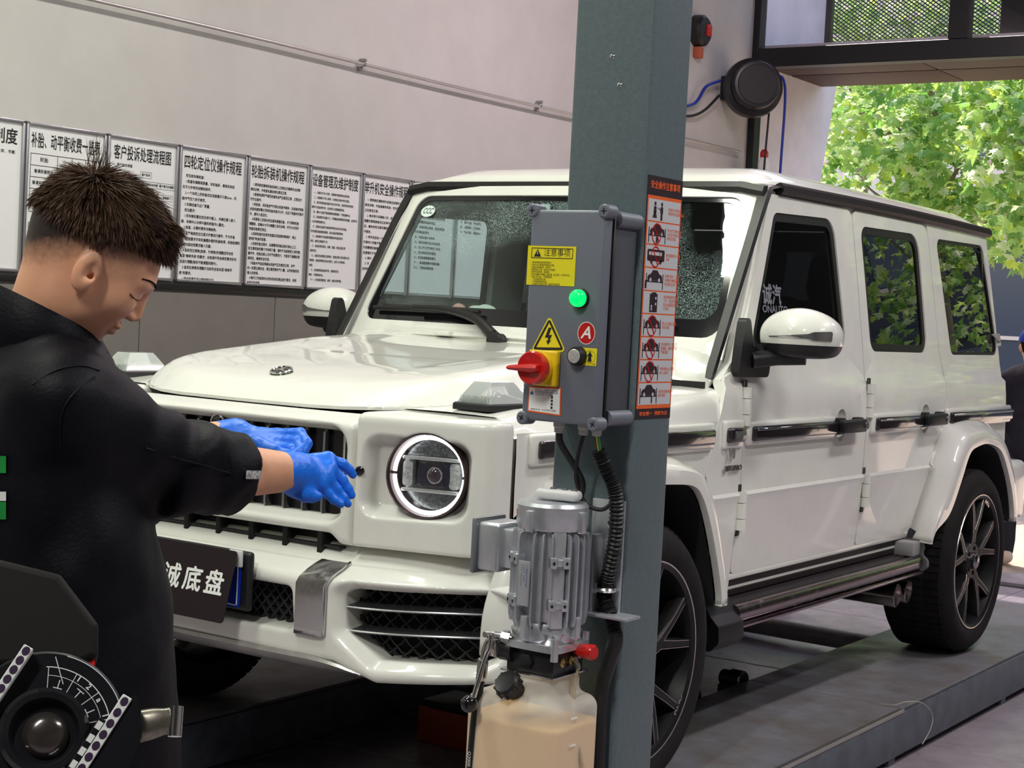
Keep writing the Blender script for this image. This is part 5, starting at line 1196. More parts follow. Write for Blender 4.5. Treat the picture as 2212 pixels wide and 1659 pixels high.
# electricity warning
flat(rpoly([(1.390, 1.297), (1.475, 1.301), (1.4315, 1.373)], .006), m_yel, 'hazard_sticker', lid, MB_, .0004)
flat(rpoly([(1.3945, 1.3005), (1.4700, 1.304), (1.4315, 1.3665)], .004), black_ink, 'hazard_line', lid, MB_, .0007, [[(1.4035, 1.3065), (1.4615, 1.309), (1.4315, 1.3575)]])
bolt = [(1.4380, 1.3482), (1.4307, 1.3475), (1.4229, 1.3270), (1.4315, 1.3270), (1.4299, 1.3216), (1.4270, 1.3209), (1.4307, 1.3123), (1.4384, 1.3228), (1.4347, 1.3221), (1.4401, 1.3334), (1.4326, 1.3326)]
flat(bolt, black_ink, 'hazard_bolt', lid, MB_, .0007)
# round red sticker with a letter
flat(circ(1.520, 1.341, .0205, 36, 1.1), white_m, 'round_sticker', lid, MB_, .0004); flat(circ(1.520, 1.341, .0190, 36, 1.1), m_redp, 'round_sticker', lid, MB_, .0007)
put('sticker_letter', text_mesh('A', .034, 'CENTER', 'CENTER', bold=.0007, res=4, shear=.28), white_m, lid, MB_ @ Matrix.Translation((1.519, 1.341, .0010)))
# rotary switch
bm = NB(); box2(bm, (1.394, BF - .016, 1.230), (1.464, BF, 1.302), .005, 3); ry = put('switch_plate', mesh_from(bm, 40), mat('switch_yellow', (.78, .52, .01), .35), lid)
bm = NB(); a_lathe(bm, [(.032, .016), (.032, .030), (.030, .032)], (1.424, BF, 1.266), (0, -1, 0), 36); put('switch_collar', mesh_from(bm, 40), mat('switch_yellow'
, (.78, .52, .01)), lid)
bm = NB(); a_lathe(bm, [(.033, .030), (.034, .046), (.031, .050), (.024, .0485), (0, .046)], (1.424, BF, 1.266), (0, -1, 0), 36); kn = put('switch_knob', mesh_from(bm, 40), m_redp, lid, label='red rotary main switch')
bm = NB(); rings = [[(x, BF - .046 - d, 1.266 + z_ + (x - 1.424) * .04) for d, z_ in ((0, -w), (.016, -w * .8), (.020, 0), (.016, w * .8), (0, w))] for x, w in ((1.376, .004), (1.382, .006), (1.410, .008), (1.436, .010), (1.446, .006))]
a_loft(bm, rings); put('switch_handle', mesh_from(bm, 40), m_redp, lid)
# push button with its yellow plate
flat(rpoly(rect(1.493, 1.277, 1.547, 1.312), .002), m_yel, 'button_plate', lid, MB_, .0005); flat(circ(1.531, 1.2945, .0125, 24), black_ink, 'plate_ring', lid, MB_, .0008, [circ(1.531, 1.2945, .0119, 24)])
flat([(1.5265, 1.2850), (1.5355, 1.2850), (1.5340, 1.2955), (1.5375, 1.2955), (1.531, 1.3060), (1.5245, 1.2955), (1.5280, 1.2955)], black_ink, 'up_arrow', lid, MB_, .0009)
put('plate_text', text_mesh('UP', .006, 'CENTER', 'CENTER', res=2), black_ink, lid, MB_ @ Matrix.Translation((1.5415, 1.2800, .0008)))
bm = NB(); a_lathe(bm, [(.0195, 0), (.0190, .012), (.0165, .018), (.0140, .018)], (1.505, BF, 1.2945), (0, -1, 0), 30); put('button_collar', mesh_from(bm, 40), black, lid)
bm = NB(); a_lathe(bm, [(.0140, .010), (.0140, .0195), (.0125, .021), (0, .0215)], (1.505, BF, 1.2945), (0, -1, 0), 30); put('push_button', mesh_from(bm, 40), mat('button_steel', (.66, .66, .62), .35, .6, rnoise=.2, nscale=200), lid)
# service sticker (its code is left blank)
flat([(1.390, 1.1755), (1.470, 1.172), (1.468, 1.229), (1.391, 1.2265)], m_org, 'service_sticker', lid, MB_, .0004); flat([(1.3925, 1.1785), (1.4672, 1.175), (1.4655, 1.2262), (1.3933, 1.224)], white_m, 'service_sticker', lid, MB_, .0007)
put('sticker_text', text_mesh('扫码关注，了解更多产品信息\n使用视频和售后服务请联系客服\n厂家为您提供一对一服务', .0042, 'LEFT', 'TOP', res=1, line=1.1, width=.056), mat('ink_blue', (.05, .09, .25), .5), lid, MB_ @ Matrix.Translation((1.4055, 1.2235, .0010)))
put('sticker_text', text_mesh('服务热线  专业举升设备', .0032, 'LEFT', 'TOP', res=1, width=.06), black_ink, lid, MB_ @ Matrix.Translation((1.398, 1.1830, .0010)))
flat(circ(1.3985, 1.2200, .0028, 14), mat('icon_skin', (.75, .45, .35), .6), 'icon', lid, MB_, .0010); flat([(1.3945, 1.211), (1.4030, 1.211), (1.4010, 1.2170), (1.3965, 1.2170)], mat('ink_blue', (.05, .09, .25)), 'icon', lid, MB_, .0010)
for i_, z_ in enumerate((1.211, 1.204, 1.197, 1.190)): flat(rect(1.4455, z_ - .0052, 1.4500, z_), black_ink, 'icon', lid, MB_, .0010)
# cable glands
for x, y in ((1.440, -1.25), (1.492, -1.24), (1.520, -1.235)):
    bm = NB(); a_lathe(bm, [(.0125, 0), (.0125, -.010), (.0105, -.012), (.0100, -.022), (.006, -.024)], (x, y, BZ0), (0, 0, 1), 16); put('cable_gland', mesh_from(bm, 30), mat('gland_grey', (.50, .50, .47), .5), cb)

# ---- cables and conduit
t = thing('power_cable', 'black cable looping from the control box to the motor', 'cable', (1.44, -1.25, 1.13))
bm = NB(); a_tube(bm, smooth_path([(1.440, -1.25, 1.134), (1.444, -1.245, 1.11), (1.475, -1.23, 1.06), (1.487, -1.225, 1.03), (1.482, -1.23, .985), (1.472, -1.20, .95)], 6), .0072, 10); put('cable', mesh_from(bm, 60), black, t)
t = thing('motor_cable', 'black cable curving from the control box into the conduit', 'cable', (1.49, -1.24, 1.13))
bm = NB(); a_tube(bm, smooth_path([(1.492, -1.24, 1.134), (1.480, -1.238, 1.09), (1.478, -1.235, 1.04), (1.498, -1.225, .995), (1.530, -1.215, .985), (1.553, -1.205, 1.005)], 6), .0042, 10); put('cable', mesh_from(bm, 60), black, t)
t = thing('corrugated_conduit', 'thick black corrugated conduit running down beside the motor', 'conduit', (1.52, -1.2, 1.1))
cp = smooth_path([(1.520, -1.225, 1.105), (1.533, -1.21, 1.065), (1.551, -1.20, 1.02), (1.551, -1.19, .935), (1.532, -1.18, .845), (1.524, -1.175, .803), (1.545, -1.175, .755), (1.557, -1.175, .715), (1.543, -1.175, .665), (1.530, -1.175, .60), (1.530, -1.175, .45), (1.53, -1.175, .10)], 46)
bm = NB(); a_tube(bm, cp, lambda u: .0142 + .0020 * math.sin(u * 720) if u < .60 else .0150, 12); put('conduit', mesh_from(bm, 50), black, t)
for c_, z_ in (((.02, .25, .10), .012), ((.75, .62, .05), -.0), ((.12, .05, .02), -.006)):
    bm = NB(); a_tube(bm, smooth_path([(1.520 + z_ * .3, -1.235, 1.137), (1.522 + z_ * .4, -1.232, 1.118), (1.524 + z_ * .2, -1.226, 1.098)], 5), .0024, 8); put('inner_wire', mesh_from(bm, 60), mat('wire_%d' % int(c_[0] * 100), c_, .5), t)
bm = NB(); a_tube(bm, [(1.527 + .019 * math.cos(a), -1.177 + .019 * math.sin(a), .818) for a in np.linspace(0, 2 * PI, 20)[:-1]], .005, 6, closed=True); box2(bm, (1.498, -1.19, .808), (1.514, -1.165, .830), .002); put('clamp', mesh_from(bm, 40), m_zinc, t)

# ---- power unit
MX, MY = 1.456, -1.283
pu = thing('hydraulic_power_unit', 'silver finned electric motor on a black valve block', 'motor', (MX, MY, .64))
RK = Matrix.Translation((MX, MY, 0)) @ Matrix.Diagonal((.82, .82, 1, 1))
def _rad(bm):
    for v in bm.verts: v.co.x = MX + (v.co.x - MX) * .82; v.co.y = MY + (v.co.y - MY) * .82
bm = NB(); a_lathe(bm, [(0, .738), (.066, .738), (.069, .748), (.069, .955), (.0, .955)], (MX, MY, 0), (0, 0, 1), 48); _rad(bm); put('motor_body', mesh_from(bm, 30), m_motor, pu)
bm = NB(); a_lathe(bm, [(.084, .945), (.0885, .952), (.0885, .992), (.083, .999), (.03, 1.001), (0, 1.001)], (MX, MY, 0), (0, 0, 1), 48); _rad(bm); put('fan_cover', mesh_from(bm, 30), m_motor, pu)
bm = NB(); a_lathe(bm, [(.060, .715), (.078, .722), (.082, .735), (.082, .752), (.078, .760)], (MX, MY, 0), (0, 0, 1), 48); _rad(bm); put('end_shield', mesh_from(bm, 30), m_motor, pu)
bm = NB(); vs = [(.074, 0, .760), (.096, 0, .765), (.098, 0, .775), (.098, 0, .930), (.096, 0, .940), (.074, 0, .948)]
a_prism(bm, [(.066, .752), (.094, .757), (.0975, .770), (.0975, .925), (.094, .938), (.066, .946)], plane_M((0, .0022, 0), (1, 0, 0), (0, 0, 1)), 0, .0044); _fin = mesh_from(bm, 20); _fin.materials.append(m_motor)
for k in range(26):
    a = 2 * PI * k / 26
    if any(abs(((a - b + PI) % (2 * PI)) - PI) < .14 for b in (math.radians(-124), math.radians(-43), math.radians(-96), math.radians(180))): continue
    put('cooling_fin', _fin, None, pu, RK @ Matrix.Rotation(a, 4, 'Z'))
for ang in (-124, -43):
    R_ = RK @ Matrix.Rotation(math.radians(ang), 4, 'Z')
    bm = NB(); box2(bm, (.064, -.017, .752), (.086, .017, .945), .004); put('mount_pad', mesh_from(bm, 30), m_motor, pu, R_)
    for z in (.885, .800):
        bm = NB(); box2(bm, (.075, -.024, z - .011), (.101, -.008, z + .011), .003); box2(bm, (.075, .008, z - .011), (.101, .024, z + .011), .003); box2(bm, (.075, -.012, z - .007), (.096, .012, z + .007), .002); lug = put('mount_lug', mesh_from(bm, 30), m_motor, pu, R_)
        for yy in (-.016, .016):
            bm = NB(); a_lathe(bm, [(.0035, .0), (.0035, .0016)], (.1008, yy, z), (1, 0, 0), 12); bmesh.ops.contextual_create(bm, geom=[e for e in bm.edges if all(abs(v.co.x - .1024) < 1e-4 for v in e.verts)]); put('bolt_hole', mesh_from(bm, 30), dark, lug, R_)
for ang in (-94, -4, 86, 176):
    R_ = RK @ Matrix.Rotation(math.radians(ang), 4, 'Z')
    bm = NB(); box2(bm, (.078, -.010, .942), (.098, .010, .985), .003); put('tie_lug', mesh_from(bm, 30), m_motor, pu, R_)
    bm = NB(); box2(bm, (.078, -.010, .730), (.097, .010, .775), .003); put('tie_lug', mesh_from(bm, 30), m_motor, pu, R_)
bm = NB(); box2(bm, (-.018, -.002, .795), (.018, .0015, .885), .002); R_ = RK @ Matrix.Rotation(math.radians(-96), 4, 'Z') @ Matrix.Translation((.0985, 0, 0)) @ Matrix.Rotation(PI / 2, 4, 'Z')
np_ = put('name_plate', mesh_from(bm, 30), mat('name_plate_alu', (.50, .52, .56), .35, .6), pu, R_)
Mn = R_ @ plane_M((0, -.0022, 0), (1, 0, 0), (0, 0, 1))
put('plate_text', text_mesh('三相异步电动机\n2.2kW  380V\n50Hz  1400r/min', .0065, 'LEFT', 'TOP', res=1, line=1.2), mat('ink_blue', (.05, .09, .25)), np_, Mn @ Matrix.Translation((.012, .878, 0)) @ Matrix.Rotation(-PI / 2, 4, 'Z'))
# red marker on the fan cover
R_ = RK @ Matrix.Rotation(math.radians(-140), 4, 'Z'); bm = NB(); box2(bm, (.0875, -.007, .968), (.0893, .007, .981)); put('red_label', mesh_from(bm, 0), m_redp, pu, R_)
# terminal box on the left
bm = NB(); box2(bm, (1.306, -1.330, .845), (1.362, -1.236, .945), .008, 3); tb = put('terminal_box', mesh_from(bm, 40), m_motor, pu)
bm = NB(); box2(bm, (1.296, -1.338, .838), (1.307, -1.228, .952), .004, 2); put('terminal_lid', mesh_from(bm, 40), mat('terminal_lid_grey', (.26, .28, .30), .4, .6), tb)
bm = NB(); box2(bm, (1.355, -1.318, .855), (1.400, -1.248, .935), .005, 2); put('terminal_neck', mesh_from(bm, 40), m_motor, tb)
# bracket to the post
bm = NB(); box2(bm, (1.475, -1.162, .760), (1.552, -1.1545, 1.0), .002); box2(bm, (1.50, -1.20, .770), (1.508, -1.155, .93), .002); box2(bm, (1.48, -1.215, .765), (1.60, -1.155, .771), .002); br = put('bracket', mesh_from(bm, 30), m_motor, pu)
for z in (.955, .795):
    bm = NB(); a_lathe(bm, [(.010, 0), (.010, .006), (.006, .0065), (.006, .014), (0, .015)], (1.528, -1.162, z), (0, -1, 0), 6); a_lathe(bm, [(.014, .001), (.014, 0)], (1.528, -1.1635, z), (0, -1, 0), 18); put('bracket_bolt', mesh_from(bm, 25), m_zinc, br)
# flange and valve block
bm = NB(); a_prism(bm, rpoly(rect(MX - .068, MY - .068, MX + .068, MY + .068), .02, 4), Matrix.Identity(4), .706, .720); fl_ = put('flange', mesh_from(bm, 30), m_motor, pu)
bm = NB(); rings = [[(MX + x * k, MY + y * k, z) for x, y in rpoly(rect(-.062, -.062, .062, .062), .03, 4)] for z, k in ((.716, 1.0), (.728, .92), (.742, .98))]; a_loft(bm, rings); put('bell_housing', mesh_from(bm, 40), mat('bell_cast', (.52, .53, .55), .3, .8), pu)
for dx_, dy_ in ((-.058, -.058), (.058, -.058), (.058, .058)):
    bm = NB(); a_cyl(bm, (MX + dx_, MY + dy_, .690), (MX + dx_, MY + dy_, .735), .008, n=10); put('stud', mesh_from(bm, 40), m_motor, pu)
bm = NB(); box2(bm, (MX - .056, MY - .056, .658), (MX + .056, MY + .056, .706), .003); vb = put('valve_block', mesh_from(bm, 30), mat('valve_black', (.016, .015, .016), .3), pu)
for x, r in ((MX - .006, .016),):
    bm = NB(); a_lathe(bm, [(r, 0), (r, .008), (.011, .010), (0, .010)], (x, MY - .056, .682), (0, -1, 0), 6); put('block_plug', mesh_from(bm, 25), black, vb)
for yy, r in ((MY - .030, .009), (MY + .004, .010)):
    bm = NB(); a_lathe(bm, [(r, 0), (r, .006), (r * .5, .007), (0, .004)], (MX + .056, yy, .684), (1, 0, 0), 14); put('brass_plug', mesh_from(bm, 25), mat('brass', (.5, .36, .14), .3, 1.), vb)
bm = NB(); a_lathe(bm, [(.011, 0), (.013, .012), (.0155, .028), (.016, .043), (.013, .047), (0, .047)], (MX + .060, MY + .020, .703), (1, -.1, .05), 20); put('red_cap', mesh_from(bm, 40), m_redp, vb, label='red rubber cap on the valve')
bm = NB(); a_cyl(bm, (MX + .056, MY + .030, .692), (MX + .064, MY + .030, .692), .007, n=12); a_lathe(bm, [(.006, 0), (.006, .012), (.008, .013), (.008, .024), (.004, .026)], (MX + .063, MY + .012, .690), (.4, 0, -1), 10); put('drain_fitting', mesh_from(bm, 40), m_zinc, vb)
# lowering lever with ball knob
bm = NB(); a_cyl(bm, (MX - .072, MY - .050, .695), (MX - .040, MY - .050, .695), .022, n=20); a_cyl(bm, (MX - .096, MY - .058, .690), (MX - .070, MY - .052, .692), .014, n=6); lv = put('release_valve', mesh_from(bm, 30), mat('valve_black', (.016, .015, .016)), pu)
bm = NB()
for dx_ in (-.008, .014): a_cyl(bm, (MX - .086 + dx_, MY - .085, .725), (MX - .076 + dx_, MY - .060, .722), .006, n=12)
box2(bm, (MX - .092, MY - .075, .680), (MX - .066, MY - .050, .728), .003); put('lever_yoke', mesh_from(bm, 40), m_zinc, lv)
K_ = Vector((1.356, -1.400, .588)); bm = NB(); a_tube(bm, smooth_path([(MX - .080, MY - .080, .724), (MX - .079, MY - .084, .700), (MX - .085, MY - .092, .675), (1.363, -1.395, .602)], 6), .0052, 10); put('lever_rod', mesh_from(bm, 60), chrome, lv)
bm = NB(); bmesh.ops.create_uvsphere(bm, u_segments=24, v_segments=16, radius=.0175)
for v in bm.verts: v.co += K_
put('ball_knob', mesh_from(bm, 180), gloss_black, lv)
# pressure hose with crimped fitting
t = thing('pressure_hose', 'black hydraulic hose with bright crimped elbow beside the tank', 'hose', (1.35, -1.38, .1))
E_ = smooth_path([(1.415, -1.345, .722), (1.392, -1.352, .724), (1.372, -1.360, .715), (1.362, -1.362, .690), (1.360, -1.363, .668)], 6)
bm = NB(); a_tube(bm, E_, .0075, 12); a_cyl(bm, (1.410, -1.346, .722), (1.394, -1.351, .724), .0115, n=6); put('elbow', mesh_from(bm, 40), m_zinc, t)
bm = NB(); a_tube(bm, [(1.360, -1.363, .672), (1.359, -1.363, .668), (1.358, -1.364, .640), (1.356, -1.364, .632)], lambda u: .0115 - .002 * abs(u - .5), 12); put('crimp', mesh_from(bm, 40), m_zinc, t)
bm = NB(); a_tube(bm, smooth_path([(1.357, -1.364, .640), (1.350, -1.366, .56), (1.345, -1.366, .45), (1.340, -1.36, .25), (1.36, -1.32, 0.0), (1.40, -1.25, -.15)], 8), .0092, 12); ho = put('hose', mesh_from(bm, 60), black, t)
put('hose_print', text_mesh('Q2000 8 D', .011, 'LEFT', 'CENTER', res=2), white_m, t, plane_M((1.3455, -1.3757, .485), (.0, .0, -1), (1, .0, 0)))
# return tube
t = thing('return_tube', 'thin clear tube curving down the right of the oil tank', 'tube', (1.53, -1.27, .4))
bm = NB(); a_tube(bm, smooth_path([(MX + .072, MY + .012, .668), (MX + .070, MY + .004, .62), (MX + .078, MY, .56), (MX + .094, MY + .01, .48), (MX + .104, MY + .02, .42), (MX + .095, MY + .02, .36)], 8), .0034, 8); put('tube', mesh_from(bm, 60), mat('tube_clear', (.62, .52, .38), .2, trans=.4), t)
# oil tank
TX0, TX1, TY0, TY1, TZ0, TZ1 = 1.322, 1.546, -1.372, -1.198, .14, .640
TR = thing('oil_tank', 'translucent white plastic oil tank half filled with amber oil', 'tank', (1.44, -1.285, TZ0))
def f_tank(P, o=0.):
    x, y, z = P[..., 0], P[..., 1], P[..., 2]
    d = s_box(P, ((TX0 + TX1) / 2, (TY0 + TY1) / 2, (TZ0 + .610) / 2), ((TX1 - TX0) / 2, (TY1 - TY0) / 2, (.610 - TZ0) / 2), .028)
    # sloping shoulder on the left-front, neck to the valve block
    d = smax(d, (z - .618 - .22 * (x - TX0 - .02)) * .95, .02)
    d = smin(d, s_box(P, (MX, MY, .62), (.058, .058, .042), .022), .022)
    d = smax(d, z - .656, .006)
    return d - o
put('tank_shell', nets(f_tank, (TX0 - .02, TY0 - .02, TZ0 - .02), (TX1 + .02, TY1 + .02, .67), .005), mat('tank_plastic', (.95, .96, .93), .38, trans=.30, ior=1.15, sss=.0), TR)
def f_oil(P): return smax(f_tank(P, -.0015), P[..., 2] - .560, .003)
_tm = MATS['tank_plastic']; _n = _tm.node_tree; _pb = _n.nodes['Principled BSDF']; _pb.inputs['Transmission Weight'].default_value = 0.
_tr = _n.nodes.new('ShaderNodeBsdfTransparent'); _tl = _n.nodes.new('ShaderNodeBsdfTranslucent'); _tl.inputs[0].default_value = (.97, .96, .93, 1); _m1 = _n.nodes.new('ShaderNodeMixShader'); _m1.inputs[0].default_value = .35; _m2 = _n.nodes.new('ShaderNodeMixShader'); _m2.inputs[0].default_value = .50
_n.links.new(_pb.outputs[0], _m1.inputs[1]); _n.links.new(_tl.outputs[0], _m1.inputs[2]); _n.links.new(_m1.outputs[0], _m2.inputs[1]); _n.links.new(_tr.outputs[0], _m2.inputs[2]); _n.links.new(_m2.outputs[0], _n.nodes['Material Output'].inputs[0])
put('oil', nets(f_oil, (TX0, TY0, TZ0), (TX1, TY1, .60), .006), mat('amber_oil', (.82, .50, .15), .4), TR)
bm = NB(); a_prism(bm, rpoly(rect(MX - .066, MY - .066, MX + .066, MY + .066), .006), Matrix.Identity(4), .6555, .6585); put('gasket_plate', mesh_from(bm, 30), m_zinc, TR)
nrm = Vector((-.12, -.80, .58)).normalized(); C_ = Vector((1.428, -1.360, .628))
bm = NB(); a_lathe(bm, [(.020, -.02), (.020, .0), (.026, .001), (.027, .018), (.023, .024), (.018, .022), (0, .021)], C_, nrm, 20)
fx_, fy_, fd_ = frame_from(nrm)
cap_ = put('filler_cap', mesh_from(bm, 30), black, TR)
bm = NB()
for k in range(10):
    a = 2 * PI * k / 10; p = C_ + (fx_ * math.cos(a) + fy_ * math.sin(a)) * .0265; a_cyl(bm, p + nrm * .001, p + nrm * .019, .0035, n=8)
put('cap_ribs', mesh_from(bm, 40), black, cap_)
for k in range(6):
    bm = NB(); z_ = .30 + .055 * k; box2(bm, (TX1 - .001, TY0 + .055, z_), (TX1 + .003, TY0 + .075, z_ + .004), .001); put('level_mark', mesh_from(bm, 30), mat('tank_plastic', (1, 1, 1)), TR)
# remote control lying on the fan cover
t = thing('remote_control', 'pale grey handheld remote lying on top of the motor', 'remote', (1.46, -1.285, 1.001))
def f_rem(P):
    R = np.array(Matrix.Rotation(math.radians(12), 3, 'Z')); d = s_box(P, (1.468, -1.283, 1.0135), (.046, .020, .0105), .0095, R)
    return d
put('case', nets(f_rem, (1.39, -1.33, .995), (1.54, -1.23, 1.03), .003), mat('remote_grey', (.66, .66, .66), .35), t)
for k, dx_ in enumerate((-.012, .012, .032)):
    bm = NB(); a_lathe(bm, [(0, .003), (.006, .002), (.007, -.001)], (1.468 + dx_, -1.283 + dx_ * .21, 1.0252), (0, 0, 1), 14); put('button', mesh_from(bm, 40), mat('remote_button', (.12, .12, .15), .4), t)
# red crate under the car, behind the tank
t = thing('red_crate', 'small red crate on the floor under the front of the car', 'crate', (-.2, .74, FZ))
bm = NB(); box2(bm, (-.30, .64, FZ), (-.06, .86, FZ + .13), .008); put('tray', mesh_from(bm, 30), mat('crate_red', (.35, .05, .015), .5), t)
bm = NB(); box2(bm, (-.29, .65, FZ + .128), (-.07, .85, FZ + .155), .006); put('lid', mesh_from(bm, 30), black, t)
# ================================================================ the mechanic
CAMP = np.array([3.20645, -4.04024, 1.38045]); CR = np.array(_r); CU = np.array(_u); CF = np.array(_f)
def D(px, py, dep):
    return CAMP + (CF + CR * (px - 1106) / 3514.118 - CU * (py - 829.5) / 3514.118) * dep
def unit(v): v = np.array(v, float); return v / np.linalg.norm(v)
RH, FH, UP = np.array([.82691, .56233, 0]), np.array([-.56038, .82823, 0]), np.array([0, 0, 1.])
_c, _s = math.cos(math.radians(22)), math.sin(math.radians(22)); BF_ = RH * _c + FH * _s; BL = np.cross(UP, BF_)   # facing, his left (away from us)
m_skin = mat('skin', (.70, .36, .215), .5, sss=.12, noise=.10, nscale=18)
m_navy = mat('navy_workwear', (.0024, .0024, .0052), .55, spec=.17, noise=.4, nscale=30, bump=.12, bscale=180)
m_glove = mat('blue_nitrile', (.006, .16, .80), .40, bump=.2, bscale=90)
m_hair = mat('hair_dark', (.014, .008, .006), .8, spec=.1, noise=.5, nscale=60)
person = thing('person', 'mechanic in dark workwear pulling on blue gloves beside the car', 'person', tuple(D(150, 1560, 2.55)[:2]) + (FZ,))
# ---- head: local frame x forward, y left, z up, origin between the ears
_h = math.radians(36); hF = BF_; hF2 = hF * math.cos(_h) - UP * math.sin(_h); hU = UP * math.cos(_h) + hF * math.sin(_h); hL = np.cross(hU, hF2)
_rl = math.radians(9); hL, hU = hL * math.cos(_rl) + hU * math.sin(_rl), hU * math.cos(_rl) - hL * math.sin(_rl)
EAR = D(191, 590, 2.41); HO0 = EAR + hL * .078 - hF2 * .002 + hU * .012
MH = Matrix(((hF2[0], hL[0], hU[0], HO0[0]), (hF2[1], hL[1], hU[1], HO0[1]), (hF2[2], hL[2], hU[2], HO0[2]), (0, 0, 0, 1)))
Rl = np.stack([hF2, hL, hU], 1)                       # columns: local axes in world
def toL(w): return (np.array(w) - HO0) @ Rl
NECK = D(88, 735, 2.49); nl = toL(NECK); nl2 = toL(D(70, 860, 2.50))
def f_head(P):
    Q = P.copy(); Q[..., 1] = np.abs(P[..., 1]); x, y, z = P[..., 0], P[..., 1], P[..., 2]
    d = s_ell(P, (-.012, 0, .028), (.104, .0765, .086)); d = smin(d, s_ell(P, (.034, 0, -.018), (.060, .058, .084)), .03)
    d = smin(d, s_ell(P, (.036, 0, -.068), (.044, .048, .034)), .025); d = smin(d, s_ell(P, (.070, 0, -.092), (.019, .022, .017)), .02)
    d = smin(d, s_ell(Q, (.060, .040, -.022), (.026, .020, .026)), .025); d = smin(d, s_ell(Q, (.010, .052, -.055), (.030, .012, .026)), .03)
    d = smin(d, s_cap(Q, (.086, .010, .024), (.076, .040, .024), .010), .016)
    d = smax(d, -s_ell(Q, (.100, .031, .004), (.013, .016, .009)), .014); d = smin(d, s_ell(Q, (.077, .031, .004), (.0135, .0145, .0120)), .004)
    d = smin(d, s_cap(P, (.090, 0, .018), (.106, 0, -.024), .0072, .0092), .010); d = smin(d, s_ell(Q, (.097, .0095, -.030), (.011, .008, .007)), .006)
    d = smax(d, -s_ell(Q, (.099, .006, -.0375), (.005, .0032, .0038)), .003)
    d = smin(d, s_ell(P, (.090, 0, -.0525), (.011, .023, .0075)), .006); d = smin(d, s_ell(P, (.0885, 0, -.0645), (.0105, .019, .0075)), .006)
    d = smax(d, -s_cap(Q, (.1005, 0, -.0583), (.090, .022, -.0590), .0018), .003)
    # neck
    d = smin(d, s_cap(P, (-.030, 0, -.030), nl, .056, .062), .03); d = smin(d, s_cap(P, nl, nl + (nl2 - nl) * .5, .062, .066), .03)
    # ears
    e = s_ell(Q - np.array([-.002, .079, -.012]), (0, 0, 0), (.019, .0085, .032), np.array(Matrix.Rotation(-.22, 3, 'Y')))
    e = smax(e, -s_ell(Q, (.003, .089, -.008), (.0105, .008, .019)), .004)
    e = smax(e, -s_ell(Q, (.007, .082, -.015), (.0055, .014, .0075)), .003)
    e = smin(e, s_cap(Q, (.008, .079, -.024), (.012, .075, -.034), .006), .006)
    return smin(d, e, .007)
me = nets(f_head, (-.16, -.12, -.30), (.14, .12, .15), .0036)
head = put('head', me, None, person, MH)
hm = bpy.data.materials.new('skin_with_stubble'); hm.use_nodes = True; nt = hm.node_tree; b_ = nt.nodes['Principled BSDF']; b_.inputs['Roughness'].default_value = .48
b_.inputs['Subsurface Weight'].default_value = .10; b_.inputs['Subsurface Radius'].default_value = (.02, .008, .004); b_.inputs['Subsurface Scale'].default_value = .4
tc = nt.nodes.new('ShaderNodeTexCoord'); sp = nt.nodes.new('ShaderNodeSeparateXYZ'); nt.links.new(tc.outputs['Object'], sp.inputs[0])
def mathn(op, a, b=None, clamp=False):
    n = nt.nodes.new('ShaderNodeMath'); n.operation = op; n.use_clamp = clamp
    for i, v in enumerate((a, b)):
        if v is None: continue
        if isinstance(v, (int, float)): n.inputs[i].default_value = v
        else: nt.links.new(v, n.inputs[i])
    return n.outputs[0]
nz = nt.nodes.new('ShaderNodeTexNoise'); nz.inputs['Scale'].default_value = 90; nz.inputs['Detail'].default_value = 8; nz.inputs['Roughness'].default_value = .75; nt.links.new(tc.outputs['Object'], nz.inputs[0])
# hair line of the shaved sides: above z = .018 + .55*x in front of the ear, lower behind it
xx, zz_ = sp.outputs[0], sp.outputs[2]
front = mathn('MULTIPLY', mathn('MAXIMUM', mathn('SUBTRACT', xx, .012), 0.), 1.0)
back = mathn('MULTIPLY', mathn('MAXIMUM', mathn('SUBTRACT', -.012 if False else mathn('MULTIPLY', xx, -1.), .02), 0.), -1.15)
lim = mathn('ADD', mathn('ADD', front, back), -.010)
fade = mathn('DIVIDE', mathn('SUBTRACT', zz_, lim), .066, False)
fade = mathn('ADD', fade, mathn('MULTIPLY', mathn('SUBTRACT', nz.outputs[0], .5), .9)); cl = nt.nodes.new('ShaderNodeClamp'); nt.links.new(fade, cl.inputs[0])
facecut = mathn('LESS_THAN', mathn('SUBTRACT', xx, mathn('MULTIPLY', zz_, .25)), .046)
fac = mathn('MULTIPLY', cl.outputs[0], facecut)
mx = nt.nodes.new('ShaderNodeMix'); mx.data_type = 'RGBA'; mx.inputs['A'].default_value = (.70, .36, .215, 1); mx.inputs['B'].default_value = (.022, .013, .010, 1); nt.links.new(fac, mx.inputs['Factor']); nt.links.new(mx.outputs['Result'], b_.inputs['Base Color'])
me.materials.append(hm)
def on_face(p, d, lift=.0):
    d = unit(d); p = np.array(p, float) + d * .04
    for _ in range(120):
        v = float(f_head(p[None])[0])
        if v < .0003: break
        p = p - d * max(.0004, v * .7)
    return p + d * lift
